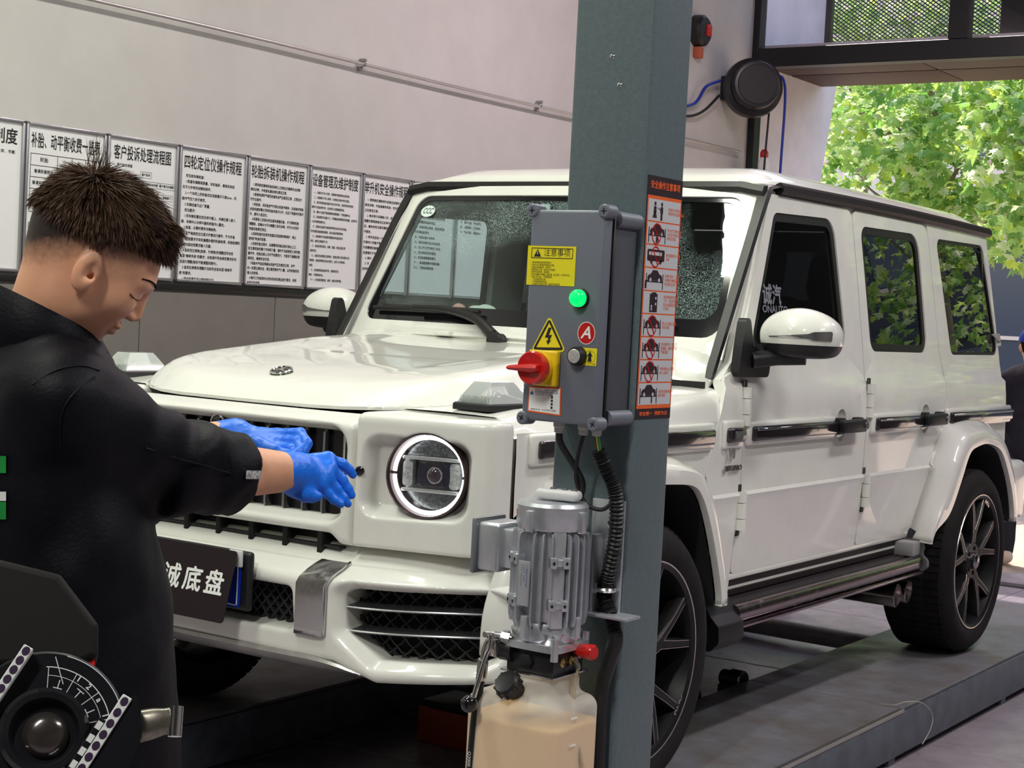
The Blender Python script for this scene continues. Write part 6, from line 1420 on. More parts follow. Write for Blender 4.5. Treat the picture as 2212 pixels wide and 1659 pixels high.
for s in (1, -1):
    bm = NB(); pts = [on_face((.06, s * y_, z_), (1, s * k, .1), .0008) for y_, z_, k in ((.012, .0265, .1), (.022, .0300, .25), (.034, .0315, .55), (.045, .0285, 1.0))]
    a_tube(bm, smooth_path(pts, 5), lambda t: .0024 * (1 - .6 * t), 6); put('eyebrow', mesh_from(bm, 60), m_hair, head, MH)
    bm = NB(); pts = [on_face((.06, s * y_, z_), (1, s * k, 0), .0006) for y_, z_, k in ((.019, .0005, .2), (.030, -.0015, .4), (.040, -.001, .9), (.046, .001, 1.3))]
    a_tube(bm, smooth_path(pts, 5), .0008, 5); put('eyelashes', mesh_from(bm, 60), m_hair, head, MH)
bm = NB(); a_lathe(bm, [(0, .002), (.0035, .001), (.004, 0)], (.030, -.0578, -.062), (.1, -1, 0), 10); put('mole', mesh_from(bm, 60), mat('mole_brown', (.12, .045, .03), .6), head, MH)
bm = NB(); rings = []
# hair: cap volume and blades
def f_hair(P):
    x, z = P[..., 0], P[..., 2]
    d = s_ell(P, (-.012, 0, .034), (.110, .080, .092)); d = smin(d, s_ell(P, (.036, 0, .100), (.052, .062, .026), np.array(Matrix.Rotation(.25, 3, 'Y'))), .03)
    lim_ = np.where(x > .0, .078 + .16 * x, .078 + .30 * x); lim_ = np.where(x < -.07, .057 + .1 * (x + .07), lim_)
    d = smax(d, lim_ - z, .012)
    return d + .0035 * wave(P, 140, 3)
hair = put('hair', nets(f_hair, (-.13, -.10, .02), (.14, .10, .17), .0042), m_hair, person, MH)
bm = NB(); rs = np.random.RandomState(4); CROWN = np.array([-.078, -.012, .100])
def blade(p, d, L, bend, w=.00085):
    d = unit(d); sd = unit(np.cross(d, rs.normal(size=3))); pts = [p + d * L * t + np.array(bend) * L * t * t for t in (0, .4, .75, 1)]
    ws = [w, w * .9, w * .6, .0001]; R_ = [[bm.verts.new(q + sd * ww), bm.verts.new(q - sd * ww)] for q, ww in zip(pts, ws)]
    for A, B in zip(R_[:-1], R_[1:]): bm.faces.new((A[0], A[1], B[1], B[0]))
N_ = 0
while N_ < 12500:
    u = unit(rs.normal(size=3)); 
    if u[2] < -.1: continue
    p = np.array([-.012, 0, .034]) + u * np.array([.109, .0795, .0905])
    lim_ = .052 + .25 * p[0] if p[0] > 0 else .050 + .40 * p[0]
    low = rs.rand() < .5 and p[0] < -.005; lim0 = lim_
    if low: lim_ = lim_ - .045
    if p[0] > .075: continue
    if p[2] < lim_: continue
    v = p - CROWN; dist = np.linalg.norm(v); flow = v - u * (v @ u); flow = unit(flow + 1e-6); top = np.clip((p[2] - .070) / .04, 0, 1)
    d = unit(flow * 1.0 + u * (.42 * top + .20) + rs.normal(size=3) * .14)
    L = (.006 + .013 * np.clip((p[2] - lim0 + .020) / .04, 0, 1) + .022 * top) * rs.uniform(.7, 1.2)
    blade(p, d, L, (.10 * flow[0], .1 * flow[1], -.22)); N_ += 1
for k in range(46):
    p = CROWN + rs.normal(size=3) * np.array([.008, .010, .006]) + np.array([0, 0, .012]); blade(p, np.array([-.75 + rs.normal() * .3, rs.normal() * .3, 1.]), rs.uniform(.030, .055), (0, 0, 0), .0006)
for k in range(900):
    y_ = rs.uniform(-.05, .05); p = np.array([rs.uniform(.020, .066), y_ * 1.1, rs.uniform(.100, .122)]); blade(p, np.array([1., rs.normal() * .15, .38]) + rs.normal(size=3) * .10, rs.uniform(.020, .034), (.0, 0, -.35))
put('hair_blades', mesh_from(bm, 0, recalc=False), mat('hair_brown', (.070, .038, .022), .55, spec=.2), hair, MH, kind='stuff')
# ---- body points
RS, RE, RW = D(128, 868, 2.38), D(405, 1016, 2.57), D(640, 1020, 2.76)
LS = RS + BL * .37 + np.array([0, 0, .0]); LW = D(508, 943, 2.97); LE = (LS + LW) / 2 + np.array([0, 0, -.09]) + BL * .07
CH, HP = D(112, 980, 2.53), D(158, 1560, 2.55)
CUF = RE + (RW - RE) * .38
def f_torso(P):
    o = (P - CH); h = P[..., 2]; t = np.clip((CH[2] + .10 - h) / .5, 0, 1)
    c = CH + (HP - CH) * np.clip((CH[2] - h) / (CH[2] - HP[2]), -.5, 1.4)[..., None]
    q = P - c; a = q @ BF_; b = q @ BL
    rf = np.interp(h, [.60, .72, .95, 1.15, 1.27, 1.34], [.158, .160, .152, .138, .108, .065]); rb = np.interp(h, [.60, .72, .95, 1.15, 1.25, 1.33], [.225, .225, .215, .215, .195, .10])
    k = np.sqrt((a / rf) ** 2 + (b / rb) ** 2); d = (k - 1) * np.minimum(rf, rb) * .9
    d = smax(d, h - 1.345, .05); d = smax(d, .615 - h, .01)
    return d
def sleeve(P, S, E, Wc, r0, r1, r2):
    return smin(s_cap(P, S, E, r0, r1), s_cap(P, E, Wc, r1, r2), .03)
axR = unit(CUF - RS)
def f_jacket(P):
    d = f_torso(P)
    sl = sleeve(P, RS, RE, CUF, .078, .066, .060)
    t = (P - RS) @ axR
    wr = .0065 * np.sin(t * 95 + 3 * np.sin((P @ BL) * 22) + 2.2 * wave(P, 9, 5)) * np.clip((t - .10) / .12, 0, 1) + .005 * wave(P, 42, 8)
    sl = sl + wr
    d = smin(d + .007 * wave(P, 15, 2) + .0035 * wave(P, 38, 6) - .004 * np.abs(wave(P, 20, 21)), sl, .035)
    l = sleeve(P, LS, LE, LE + (LW - LE) * .45, .078, .066, .060) + .005 * wave(P, 40, 9)
    d = smin(d, l, .035)
    # open neck and sleeves cut clean
    d = smax(d, -s_cap(P, D(100, 700, 2.485), D(86, 760, 2.49), .058, .050), .008)
    aR = unit(CUF - RE); d = np.where(np.linalg.norm(P - CUF, axis=-1) < .16, smax(d, (P - CUF) @ aR, .006), d)
    LC = LE + (LW - LE) * .45; aL = unit(LW - LE); d = np.where(np.linalg.norm(P - LC, axis=-1) < .12, smax(d, (P - LC) @ aL, .006), d)
    return d
lo = np.minimum.reduce([CH - .42, HP - .40, RW - .1, LW - .1, LS - .15]); hi = np.maximum.reduce([CH + .42, HP + .36, RW + .05, LW + .1, LS + .15]); lo[2] = .60; hi[2] = 1.40
jacket = put('jacket', nets(f_jacket, lo, hi, .0082, refine=1), m_navy, person)
# collar
bm = NB(); rings = []; NC = D(100, 690, 2.485)
ct = unit(D(100, 690, 2.485) - D(84, 790, 2.49)); cx0 = unit(np.cross(BL, ct)); 
for k in range(33):
    a = -PI * .90 + 2 * PI * .90 * k / 32        # open at the front
    dr = -(math.cos(a) * cx0 * .082) + math.sin(a) * BL * .080; hgt = .034 + .028 * math.cos(a); base = D(93, 722, 2.49)
    tilt = 1.05
    rings.append([base + dr * 1.12 + ct * -.035, base + dr * 1.02 + ct * .0, base + dr * .93 + ct * hgt, base + dr * .99 + ct * (hgt + .004), base + dr * 1.10 + ct * (hgt - .012), base + dr * 1.24 + ct * -.012])
a_loft(bm, rings, closed=True, cap=True); put('collar', mesh_from(bm, 60), m_navy, jacket)
# rolled cuffs
def roll(C0, ax, r, nm, parent):
    bm = NB(); x_, y_, z_ = frame_from(ax); rs_ = []
    for h_, rr in ((-.060, r * .96), (-.052, r * 1.08), (-.035, r * 1.12), (-.015, r * 1.13), (.0, r * 1.12), (.008, r * 1.05), (.006, r * .95), (-.01, r * .86)):
        rs_.append([Vector(C0) + z_ * h_ + (x_ * math.cos(a) + y_ * math.sin(a)) * (rr + .003 * math.sin(a * 3 + h_ * 60) + .002 * math.sin(a * 7 + h_ * 90)) for a in np.linspace(0, 2 * PI, 40)[:-1]])
    a_loft(bm, rs_, cap=False); return put(nm, mesh_from(bm, 80), m_navy, parent)
roll(CUF, RW - RE, .061, 'rolled_cuff', jacket); roll(LE + (LW - LE) * .45, LW - LE, .060, 'rolled_cuff', jacket)
# reflective tab on the cuff
x_, y_, z_ = frame_from(CUF - RE); tw = unit(CAMP - CUF); aT = math.atan2(Vector(tw).dot(y_), Vector(tw).dot(x_)) 
bm = NB(); rows_ = []
for h_ in (-.036, -.020, -.004): rows_.append([Vector(CUF) + z_ * h_ + (x_ * math.cos(a) + y_ * math.sin(a)) * .0752 for a in np.linspace(aT - .02, aT + .16, 6)])
a_loft(bm, rows_, closed=False, cap=False); put('cuff_tab', mesh_from(bm, 60), mat('reflective_tab', (.55, .55, .56), .4, .3, noise=.8, nscale=260), jacket)
def on_jacket(px, py):
    p = D(px, py, 2.05); dr = unit(p - CAMP)
    for _ in range(90):
        v = float(f_jacket(p[None])[0])
        if v < .001: break
        p = p + dr * max(.0008, v * .7)
    return p
for pts in (((205, 815), (165, 845), (138, 880), (130, 920), (130, 965)), ((315, 968), (380, 990), (448, 1008), (500, 1024)), ((215, 800), (175, 790), (120, 800), (70, 830))):
    bm = NB(); a_tube(bm, smooth_path([on_jacket(*q) for q in pts], 5), .0017, 6); put('seam', mesh_from(bm, 60), m_navy, jacket)
# coloured back print
for py0, py1, col, nm in ((985, 1022, (.0, .22, .03), 'g'), (1062, 1082, (.7, .7, .7), 'w'), (1084, 1122, (.0, .22, .03), 'g')):
    bm = NB(); g = []
    for py in np.linspace(py0, py1, 4):
        row = []
        for px in np.linspace(-70, 13, 8):
            p = D(px, py, 2.1); dr = unit(p - CAMP)
            for _ in range(80):
                v = float(f_jacket(p[None])[0])
                if v < .0015: break
                p = p + dr * max(.0008, v * .7)
            row.append(p - dr * .002)
        g.append(row)
    a_loft(bm, g, closed=False, cap=False); put('back_print', mesh_from(bm, 60), mat('print_' + nm, col, .6), jacket)
# forearms
def f_arm(E, Wr):
    def f(P):
        m = E + (Wr - E) * .35; d = smin(s_cap(P, E, m, .048, .046), s_cap(P, m, Wr, .046, .031), .02)
        return d
    return f
for E_a, W_a in ((RE, RW), (LE, LW)):
    lo = np.minimum(E_a, W_a) - .07; hi = np.maximum(E_a, W_a) + .07; put('forearm', nets(f_arm(E_a, W_a), lo, hi, .005), m_skin, person)
# gloved hands
def hand(wr, palm, fingers, thumb, cuff_dir):
    segs = []
    for K, pts, r in fingers:
        c_ = [K] + pts
        for i in range(len(c_) - 1): segs.append((c_[i], c_[i + 1], r * (1.05 - .10 * i), r * (.98 - .11 * i)))
    ts = [(thumb[i], thumb[i + 1], .0125 - .0012 * i, .0115 - .0014 * i) for i in range(len(thumb) - 1)]
    def f(P):
        d = s_cap(P, wr, wr + cuff_dir * .035, .034, .0345)
        pm = None
        for (K, pts, r), pk in zip(fingers, palm):
            q = s_cap(P, pk, K, .0175, .0130); pm = q if pm is None else smin(pm, q, .014)
        d = smin(d, pm, .018); d = smin(d, s_cap(P, ts[0][0], ts[0][1], .019, .0135), .016)
        fs_ = None
        for a, b, ra, rb in segs:
            q = s_cap(P, a, b, ra, rb); fs_ = q if fs_ is None else smin(fs_, q, .0035)
        for a, b, ra, rb in ts: fs_ = smin(fs_, s_cap(P, a, b, ra, rb), .004)
        d = smin(d, fs_, .007)
        return d + .0008 * wave(P, 170, 11) + .0006 * np.sin((P @ cuff_dir) * 420) * np.clip(1 - np.linalg.norm(P - wr, axis=-1) / .06, 0, 1)
    allp = np.array([wr, *thumb] + [p for K, pts, r in fingers for p in [K] + pts]); return nets(f, allp.min(0) - .06, allp.max(0) + .06, .0033)
d_ = lambda px, py, dep: D(px, py, dep)
aR = unit(RW - RE)
rf_ = [(d_(708, 991, 2.815), [d_(738, 1003, 2.830), d_(753, 1014, 2.838), d_(762, 1025, 2.842)], .0102),
       (d_(711, 1011, 2.800), [d_(737, 1037, 2.812), d_(751, 1056, 2.816), d_(759, 1069, 2.818)], .0104),
       (d_(703, 1029, 2.787), [d_(727, 1058, 2.795), d_(742, 1076, 2.798), d_(751, 1088, 2.800)], .0100),
       (d_(690, 1044, 2.775), [d_(708, 1066, 2.782), d_(723, 1080, 2.785), d_(736, 1089, 2.787)], .0090)]
rp_ = [d_(655, 1004, 2.79), d_(655, 1016, 2.78), d_(651, 1030, 2.77), d_(646, 1042, 2.765)]
put('glove', hand(RW, rp_, rf_, [d_(640, 1050, 2.755), d_(659, 1067, 2.75), d_(675, 1072, 2.755), d_(687, 1072, 2.76)], -aR), m_glove, person, label='blue glove on the near, open hand')
lf_ = [(d_(598, 940, 2.945), [d_(648, 937, 2.925), d_(663, 958, 2.90), d_(652, 982, 2.885)], .0112),
       (d_(596, 954, 2.935), [d_(640, 955, 2.91), d_(650, 974, 2.89), d_(632, 984, 2.88)], .0110),
       (d_(590, 966, 2.925), [d_(628, 970, 2.90), d_(636, 986, 2.885), d_(617, 990, 2.88)], .0104),
       (d_(583, 976, 2.915), [d_(612, 982, 2.895), d_(618, 994, 2.885), d_(602, 994, 2.88)], .0092)]
lp_ = [d_(535, 943, 2.96), d_(535, 950, 2.955), d_(534, 957, 2.95), d_(532, 962, 2.945)]
put('glove', hand(LW, lp_, lf_, [d_(553, 962, 2.90), d_(590, 975, 2.88), d_(618, 982, 2.872), d_(640, 988, 2.868)], -unit(LW - LE)), m_glove, person, label='blue glove on the far hand, fingers pinching the other cuff')
# trousers and shoes
def f_trous(P):
    hl, hr = HP + BL * .10, HP - BL * .10; d = None
    for h_, sg in ((hl, 1), (hr, -1)):
        kn_ = np.array([h_[0], h_[1], .28]) + BF_ * .02; an = np.array([h_[0], h_[1], -.13])
        q = smin(s_cap(P, np.array([h_[0], h_[1], .70]), kn_, .115, .085), s_cap(P, kn_, an, .085, .068), .03); d = q if d is None else smin(d, q, .04)
    return smax(d + .005 * wave(P, 24, 14), P[..., 2] - .72, .01)
lo = HP - .42; hi = HP + .42; lo[2] = -.22; hi[2] = .75
put('trousers', nets(f_trous, lo, hi, .014, refine=1), m_navy, person)
for sg in (1, -1):
    c0 = HP + BL * .10 * sg
    def f_shoe(P): return smax(smin(s_cap(P, np.array([c0[0], c0[1], -.155]) - BF_ * .05, np.array([c0[0], c0[1], -.165]) + BF_ * .14, .045, .038), s_cap(P, np.array([c0[0], c0[1], -.12]), np.array([c0[0], c0[1], -.08]), .045, .05), .03), FZ - P[..., 2], .004)
    put('shoe', nets(f_shoe, c0 * [1, 1, 0] + [-.25, -.25, -.21], c0 * [1, 1, 0] + [.25, .25, -.02], .007), black, person)

# ================================================================ black machine in the near left corner
M0 = D(95, 1580, 1.92)
mach = thing('wheel_balancer', 'black machine with round dial plate and dotted white strips', 'machine', (M0[0] - .1, M0[1], FZ))
m_mblk = mat('machine_black', (.006, .006, .008), .35, spec=.25); m_mrub = mat('machine_pad', (.008, .007, .007), .6, spec=.2)
nF = unit(CAMP - M0 + UP * .25); rX = unit(np.cross(UP, nF)); rY = np.cross(nF, rX)
MM = Matrix(((rX[0], rY[0], nF[0], M0[0]), (rX[1], rY[1], nF[1], M0[1]), (rX[2], rY[2], nF[2], M0[2]), (0, 0, 0, 1)))
K = 1.92 / 3514.118
def L2(px, py): return ((px - 95) * K, -(py - 1580) * K)
bm = NB(); a_lathe(bm, [(0, 0), (.092, .0), (.095, -.004), (.095, -.030), (.090, -.04), (0, -.04)], (0, 0, 0), (0, 0, 1), 64); put('dial_plate', mesh_from(bm, 30), m_mblk, mach, MM)
bm = NB(); a_lathe(bm, [(.052, -.001), (.052, .010), (.047, .014), (.040, .012), (.036, .002), (.036, -.01), (.02, -.012), (0, -.012)], (0, -.002, 0), (0, 0, 1), 48); hb = put('hub_ring', mesh_from(bm, 40), gloss_black, mach, MM)
bm = NB(); a_lathe(bm, [(.030, -.012), (.026, .004), (.014, .010), (0, .011)], (.002, -.004, 0), (0, 0, 1), 32); put('hub_cap', mesh_from(bm, 60), mat('hub_grey', (.10, .09, .085), .2, .8), mach, MM)
m_line = mat('dial_print', (.55, .57, .58), .5)
def stroke(pts, w, nm='dial_mark'):
    bm = NB(); L = []
    for i, p in enumerate(pts):
        a, b = Vector(pts[max(i - 1, 0)]), Vector(pts[min(i + 1, len(pts) - 1)]); d = (b - a).normalized(); n_ = Vector((-d.y, d.x)) * w / 2; p = Vector(p)
        L.append([(p.x + n_.x, p.y + n_.y, .0006), (p.x - n_.x, p.y - n_.y, .0006)])
    a_loft(bm, L, closed=False, cap=False); return put(nm, mesh_from(bm, 0), m_line, mach, MM)
arc = lambda r, a0, a1: [(r * math.cos(math.radians(a)), r * math.sin(math.radians(a))) for a in np.linspace(a0, a1, 20)]
stroke(arc(.076, 90, 10), .0012); stroke(arc(.066, 88, 12), .0007)
for a in (88, 62, 36, 10): stroke([(r * math.cos(math.radians(a)), r * math.sin(math.radians(a))) for r in (.044, .076)], .0009)
for k, a in enumerate((75, 49, 23)):
    p = (.056 * math.cos(math.radians(a)), .056 * math.sin(math.radians(a))); put('dial_symbol', text_mesh(['⊥', '⊤', '⊥'][k], .016, 'CENTER', 'CENTER', res=2), m_line, mach, MM @ Matrix.Translation((p[0], p[1], .0007)) @ Matrix.Rotation(math.radians(a - 90), 4, 'Z'))
for a, s_ in ((58, '1'), (46, '2'), (30, 'a'), (14, '1')):
    p = (.0715 * math.cos(math.radians(a)), .0715 * math.sin(math.radians(a))); put('dial_symbol', text_mesh(s_, .010, 'CENTER', 'CENTER', res=2, bold=.0003), m_line, mach, MM @ Matrix.Translation((p[0], p[1], .0007)) @ Matrix.Rotation(math.radians(a - 90), 4, 'Z'))
stroke([(-.093, .014), (-.06, .026), (-.055, .040)], .0014); stroke([(.020, .055), (.010, .088)], .0010); stroke(arc(.0915, 20, 75), .0010)
# dotted strips
def strip(p, q, w, n, squares=False):
    p, q = Vector(L2(*p)), Vector(L2(*q)); d = (q - p).normalized(); n_ = Vector((-d.y, d.x)); Ms_ = MM @ Matrix(((d.x, n_.x, 0, p.x), (d.y, n_.y, 0, p.y), (0, 0, 1, .020), (0, 0, 0, 1))); L = (q - p).length
    bm = NB(); box2(bm, (0, -w / 2, -.022), (L, w / 2, 0), .001, 1); st_ = put('strip_bar', mesh_from(bm, 30), m_mblk if squares else mat('strip_white', (.58, .60, .58), .5), mach, Ms_)
    for k in range(n):
        x = L * (k + .5) / n
        if squares: poly = rect(x - L / n * .28, -w * .36, x + L / n * .28, w * .36); mm_ = mat('strip_white', (1, 1, 1))
        else: poly = circ(x, 0, w * .36, 16, 1); poly = [(x + (a - x) * 1.25, b) for a, b in poly]; mm_ = mat('strip_dot', (.02, .005, .03), .5)
        flat(poly, mm_, 'strip_dot', st_, Ms_, .0004)
strip((57, 1402), (-15, 1522), .0125, 6); strip((268, 1512), (168, 1675), .0125, 7); strip((217, 1560), (150, 1668), .0095, 4, True)
bm = NB(); pl_ = [L2(*p) for p in ((277, 1508), (290, 1512), (298, 1560), (300, 1600), (262, 1690), (180, 1690))]; a_prism(bm, pl_, MM, -.05, .016); put('side_bracket', mesh_from(bm, 30), m_mblk, mach)
# metal jaw
J0 = Vector(L2(300, 1570)); bm = NB(); rings = []
for t_, w_, dz in ((0, .020, 0), (.4, .019, .002), (.8, .016, .002), (1, .017, 0)):
    c_ = J0 + Vector((.036 * t_, .006 * t_)); rings.append([MM @ Vector((c_.x, c_.y + w_ * math.sin(a), -.012 + .011 * math.cos(a) + dz)) for a in np.linspace(0, 2 * PI, 15)[:-1]])
a_loft(bm, rings); jw = put('metal_jaw', mesh_from(bm, 50), mat('jaw_metal', (.26, .24, .20), .3, .9, noise=.4, nscale=40), mach)
bm = NB(); a_cyl(bm, MM @ Vector((J0.x + .040, J0.y - .014, -.005)), MM @ Vector((J0.x + .042, J0.y + .022, -.005)), .0085, n=16); put('jaw_pin', mesh_from(bm, 40), chrome, mach)
# padded hood behind the dial and the cabinet under it
bm = NB(); pl_ = rpoly([L2(*p) for p in ((-260, 1172), (-40, 1172), (118, 1212), (206, 1328), (208, 1404), (165, 1425), (-260, 1425))], [.01, .01, .012, .012, .01, .01, .01], 4)
a_prism(bm, pl_, MM, -.26, -.055); 
hd_ = put('hood', mesh_from(bm, 40), m_mrub, mach); bv = hd_.modifiers.new('bevel', 'BEVEL'); bv.width = .012; bv.segments = 4; bv.limit_method = 'ANGLE'
bm = NB(); a_prism(bm, [L2(*p) for p in ((160, 1405), (200, 1405), (200, 1445), (160, 1432))], MM, -.12, -.062); put('red_block', mesh_from(bm, 30), m_redp, mach)
bm = NB(); c_ = MM @ Vector((-.10, -.02, -.17)); R_ = Matrix(((rX[0], -nF[0], 0), (rX[1], -nF[1], 0), (0, 0, 1)))
a_box(bm, (c_.x, c_.y, (c_.z + .02 + FZ) / 2), (.30, .20, c_.z + .02 - FZ), .01, 2, Matrix.Rotation(math.atan2(rX[1], rX[0]), 3, 'Z')); put('cabinet', mesh_from(bm, 30), m_mblk, mach)
bm = NB(); a_cyl(bm, MM @ Vector((0, 0, -.04)), MM @ Vector((0, 0, -.12)), .03, n=20); put('spindle', mesh_from(bm, 30), m_mblk, mach)
# ================================================================ things on the far wall and outdoors
# hose reel by the shop front
t = thing('hose_reel', 'round black hose reel hanging high by the shop front', 'hose reel', (-1.97, 6.42, 3.0))
ax = Vector((.62, -.78, .05)).normalized(); C0 = Vector((-1.945, 6.40, 3.02))
bm = NB(); a_lathe(bm, [(0, .152), (.150, .152), (.158, .150), (.165, .138), (.172, .06), (.205, .045), (.212, 0), (.205, -.045), (.172, -.06), (.165, -.13), (0, -.14)], C0, ax, 48); put('drum', mesh_from(bm, 30), mat('reel_black', (.018, .016, .018), .35), t)
bm = NB(); a_lathe(bm, [(0, .160), (.135, .158), (.140, .150)], C0, ax, 48); put('drum_face', mesh_from(bm, 30), mat('reel_face', (.012, .010, .012), .5), t)
bm = NB(); box2(bm, (WX, 6.30, 2.93), (WX + .09, 6.44, 3.10), .01); put('wall_bracket', mesh_from(bm, 30), black, t)
bm = NB(); a_tube(bm, smooth_path([(-2.10, 6.20, 3.05), (-2.10, 6.00, 2.98), (-2.12, 5.90, 2.86), (-2.13, 5.72, 2.80)], 6), .011, 8); put('air_line', mesh_from(bm, 60), mat('hose_blue', (.01, .03, .32), .4), t)
bm = NB(); a_tube(bm, smooth_path([(-2.08, 6.16, 2.94), (-2.10, 6.00, 2.82), (-2.12, 5.85, 2.76), (-2.13, 5.65, 2.74)], 6), .010, 8); put('supply_cable', mesh_from(bm, 60), black, t)
t = thing('blue_air_hose', 'blue air hose hanging straight down from the reel', 'hose', (-1.78, 6.60, 1.6)); bm = NB(); a_tube(bm, smooth_path([(-1.83, 6.52, 3.12), (-1.79, 6.56, 3.10), (-1.775, 6.58, 2.95), (-1.78, 6.58, 2.5), (-1.79, 6.58, 1.6)], 6), .010, 8); put('hose', mesh_from(bm, 60), mat('hose_blue', (1, 1, 1)), t)
t = thing('black_drop_cable', 'black cable hanging down beside the blue air hose', 'cable', (-1.86, 6.5, 1.6)); bm = NB(); a_tube(bm, smooth_path([(-1.86, 6.50, 3.14), (-1.855, 6.50, 2.9), (-1.865, 6.50, 2.6), (-1.87, 6.50, 2.36)], 6), .008, 8); put('cable', mesh_from(bm, 60), black, t)
bm = NB(); box2(bm, (-1.91, 6.46, 2.30), (-1.83, 6.54, 2.37), .012); put('socket', mesh_from(bm, 40), black, t)
# alarm on the wall, peeking out behind the post
t = thing('fire_alarm', 'black and red alarm sounder on the wall behind the post', 'alarm', (WX, 5.93, 3.3))
bm = NB(); a_lathe(bm, [(0, .08), (.085, .078), (.105, .06), (.108, 0)], (WX, 5.90, 3.345), (1, 0, 0), 32); put('sounder', mesh_from(bm, 40), black, t)
bm = NB(); box2(bm, (WX + .06, 5.90, 3.31), (WX + .092, 5.965, 3.39), .008); put('red_lens', mesh_from(bm, 40), mat('alarm_red', (.5, .02, .015), .3), t)
bm = NB(); box2(bm, (WX, 5.87, 3.16), (WX + .05, 5.935, 3.235), .006); put('call_point', mesh_from(bm, 40), mat('alarm_orange', (.45, .10, .04), .4), t)
# bottle with a red cap on a ledge by the shop front
t = thing('red_capped_bottle', 'white bottle with a red cap on the ledge by the shop front', 'bottle', (-1.97, 6.72, 2.44))
bm = NB(); a_lathe(bm, [(0, 2.44), (.04, 2.44), (.042, 2.46), (.042, 2.53), (.024, 2.56), (.02, 2.575)], (-1.97, 6.70, 0), (0, 0, 1), 24); put('bottle', mesh_from(bm, 40), white_m, t)
bm = NB(); a_lathe(bm, [(.026, 2.565), (.030, 2.575), (.030, 2.60), (.018, 2.622), (0, 2.625)], (-1.97, 6.70, 0), (0, 0, 1), 24); put('cap', mesh_from(bm, 40), m_redp, t)
bm = NB(); box2(bm, (WX, 6.56, 2.40), (-1.86, 6.76, 2.438), .005); tag(obj('wall_ledge', bm, black), 'small black ledge at the corner of the shop front', 'shelf')
# dark panels closing the right part of the shop front (out of the picture, seen in reflections)
bm = NB(); box2(bm, (2.75, YD - .1, FZ), (7.0, YD - .06, 3.23)); tag(obj('wall_front', bm, mat('dark_panel', (.02, .02, .022), .5)), kind='structure', label='dark panels beside the open bay')
# ---- ground outside
bm = NB(); box2(bm, (-40, YD, FZ - .3), (45, 60, FZ - .02)); tag(obj('pavement', bm, m_concrete), kind='structure', label='sandy pavement in the sun outside')
t = thing('drain_channel', 'dark drain channel across the doorway', 'drain', (0, 6.3, FZ)); bm = NB(); box2(bm, (-2.0, 6.16, FZ - .01), (2.7, 6.28, FZ + .006), .003); put('frame', mesh_from(bm, 30), m_blackmetal, t)
bm = NB(); box2(bm, (-.9, .0, .0), (.9, .012, .006)); 
for k in range(9): 
    b2 = NB(); box2(b2, (-1.98, 6.172 + .0115 * k, FZ + .006), (2.68, 6.177 + .0115 * k, FZ + .011)); put('grating_bar', mesh_from(b2, 0), mat('grating_steel', (.25, .24, .25), .4, .8), t)
bm.free()
# ---- buildings across the street
m_b1 = mat('facade_mauve', (.30, .22, .24), .8, noise=.12, nscale=1.5); m_b2 = mat('facade_cream', (.72, .58, .50), .8); m_wing = mat('far_window', (.05, .06, .09), .1, coat=.5); m_b3 = mat('facade_dark', (.05, .05, .065), .6)
def building(name, label, x0, x1, y, z1, m_w, floors, cols, base=None):
    b = thing(name, label, 'building', ((x0 + x1) / 2, y, FZ)); bm = NB(); box2(bm, (x0, y, FZ), (x1, y + 6, z1)); put('walls', mesh_from(bm, 0), m_w, b)
    bm = NB(); box2(bm, (x0 - .2, y - .3, z1), (x1 + .2, y + 6.2, z1 + .35)); put('roof_edge', mesh_from(bm, 0), m_b2, b)
    bm = NB(); box2(bm, (x0, y - .12, 3.0), (x1, y, 3.35)); put('fascia', mesh_from(bm, 0), m_b3, b)
    hf = (z1 - 3.6) / max(1, floors)
    for i in range(cols):
        w = (x1 - x0) / cols; cx = x0 + w * (i + .5)
        bm = NB(); box2(bm, (cx - w * .42, y - .03, .0), (cx + w * .42, y + .02, 2.8)); s_ = put('shop_window', mesh_from(bm, 0), m_wing, b)
        bm = NB(); box2(bm, (cx - w * .45, y - .06, 1.30), (cx + w * .45, y - .02, 1.36)); put('transom', mesh_from(bm, 0), m_b2, b)
        for f in range(floors):
            z = 3.6 + hf * f + hf * .2; bm = NB(); box2(bm, (cx - w * .28, y - .03, z), (cx + w * .28, y + .02, z + hf * .6)); wn = put('window', mesh_from(bm, 0), m_wing, b)
            bm = NB(); box2(bm, (cx - w * .31, y - .08, z - .10), (cx + w * .31, y, z - .02)); put('window_sill', mesh_from(bm, 0), m_b2, b)
    return b
building('shop_building', 'pale street building behind the trees', -12.5, -2.6, 21.5, 9.5, mat('facade_pale', (.78, .66, .64), .8, noise=.1, nscale=1.), 2, 6)
building('street_building', 'cream street building left of the trees', -26, -13, 22.0, 12, m_b2, 3, 6)
building('corner_building', 'dark street building right of the pale one', -2.2, 16, 23.0, 9.5, m_b3, 2, 8)
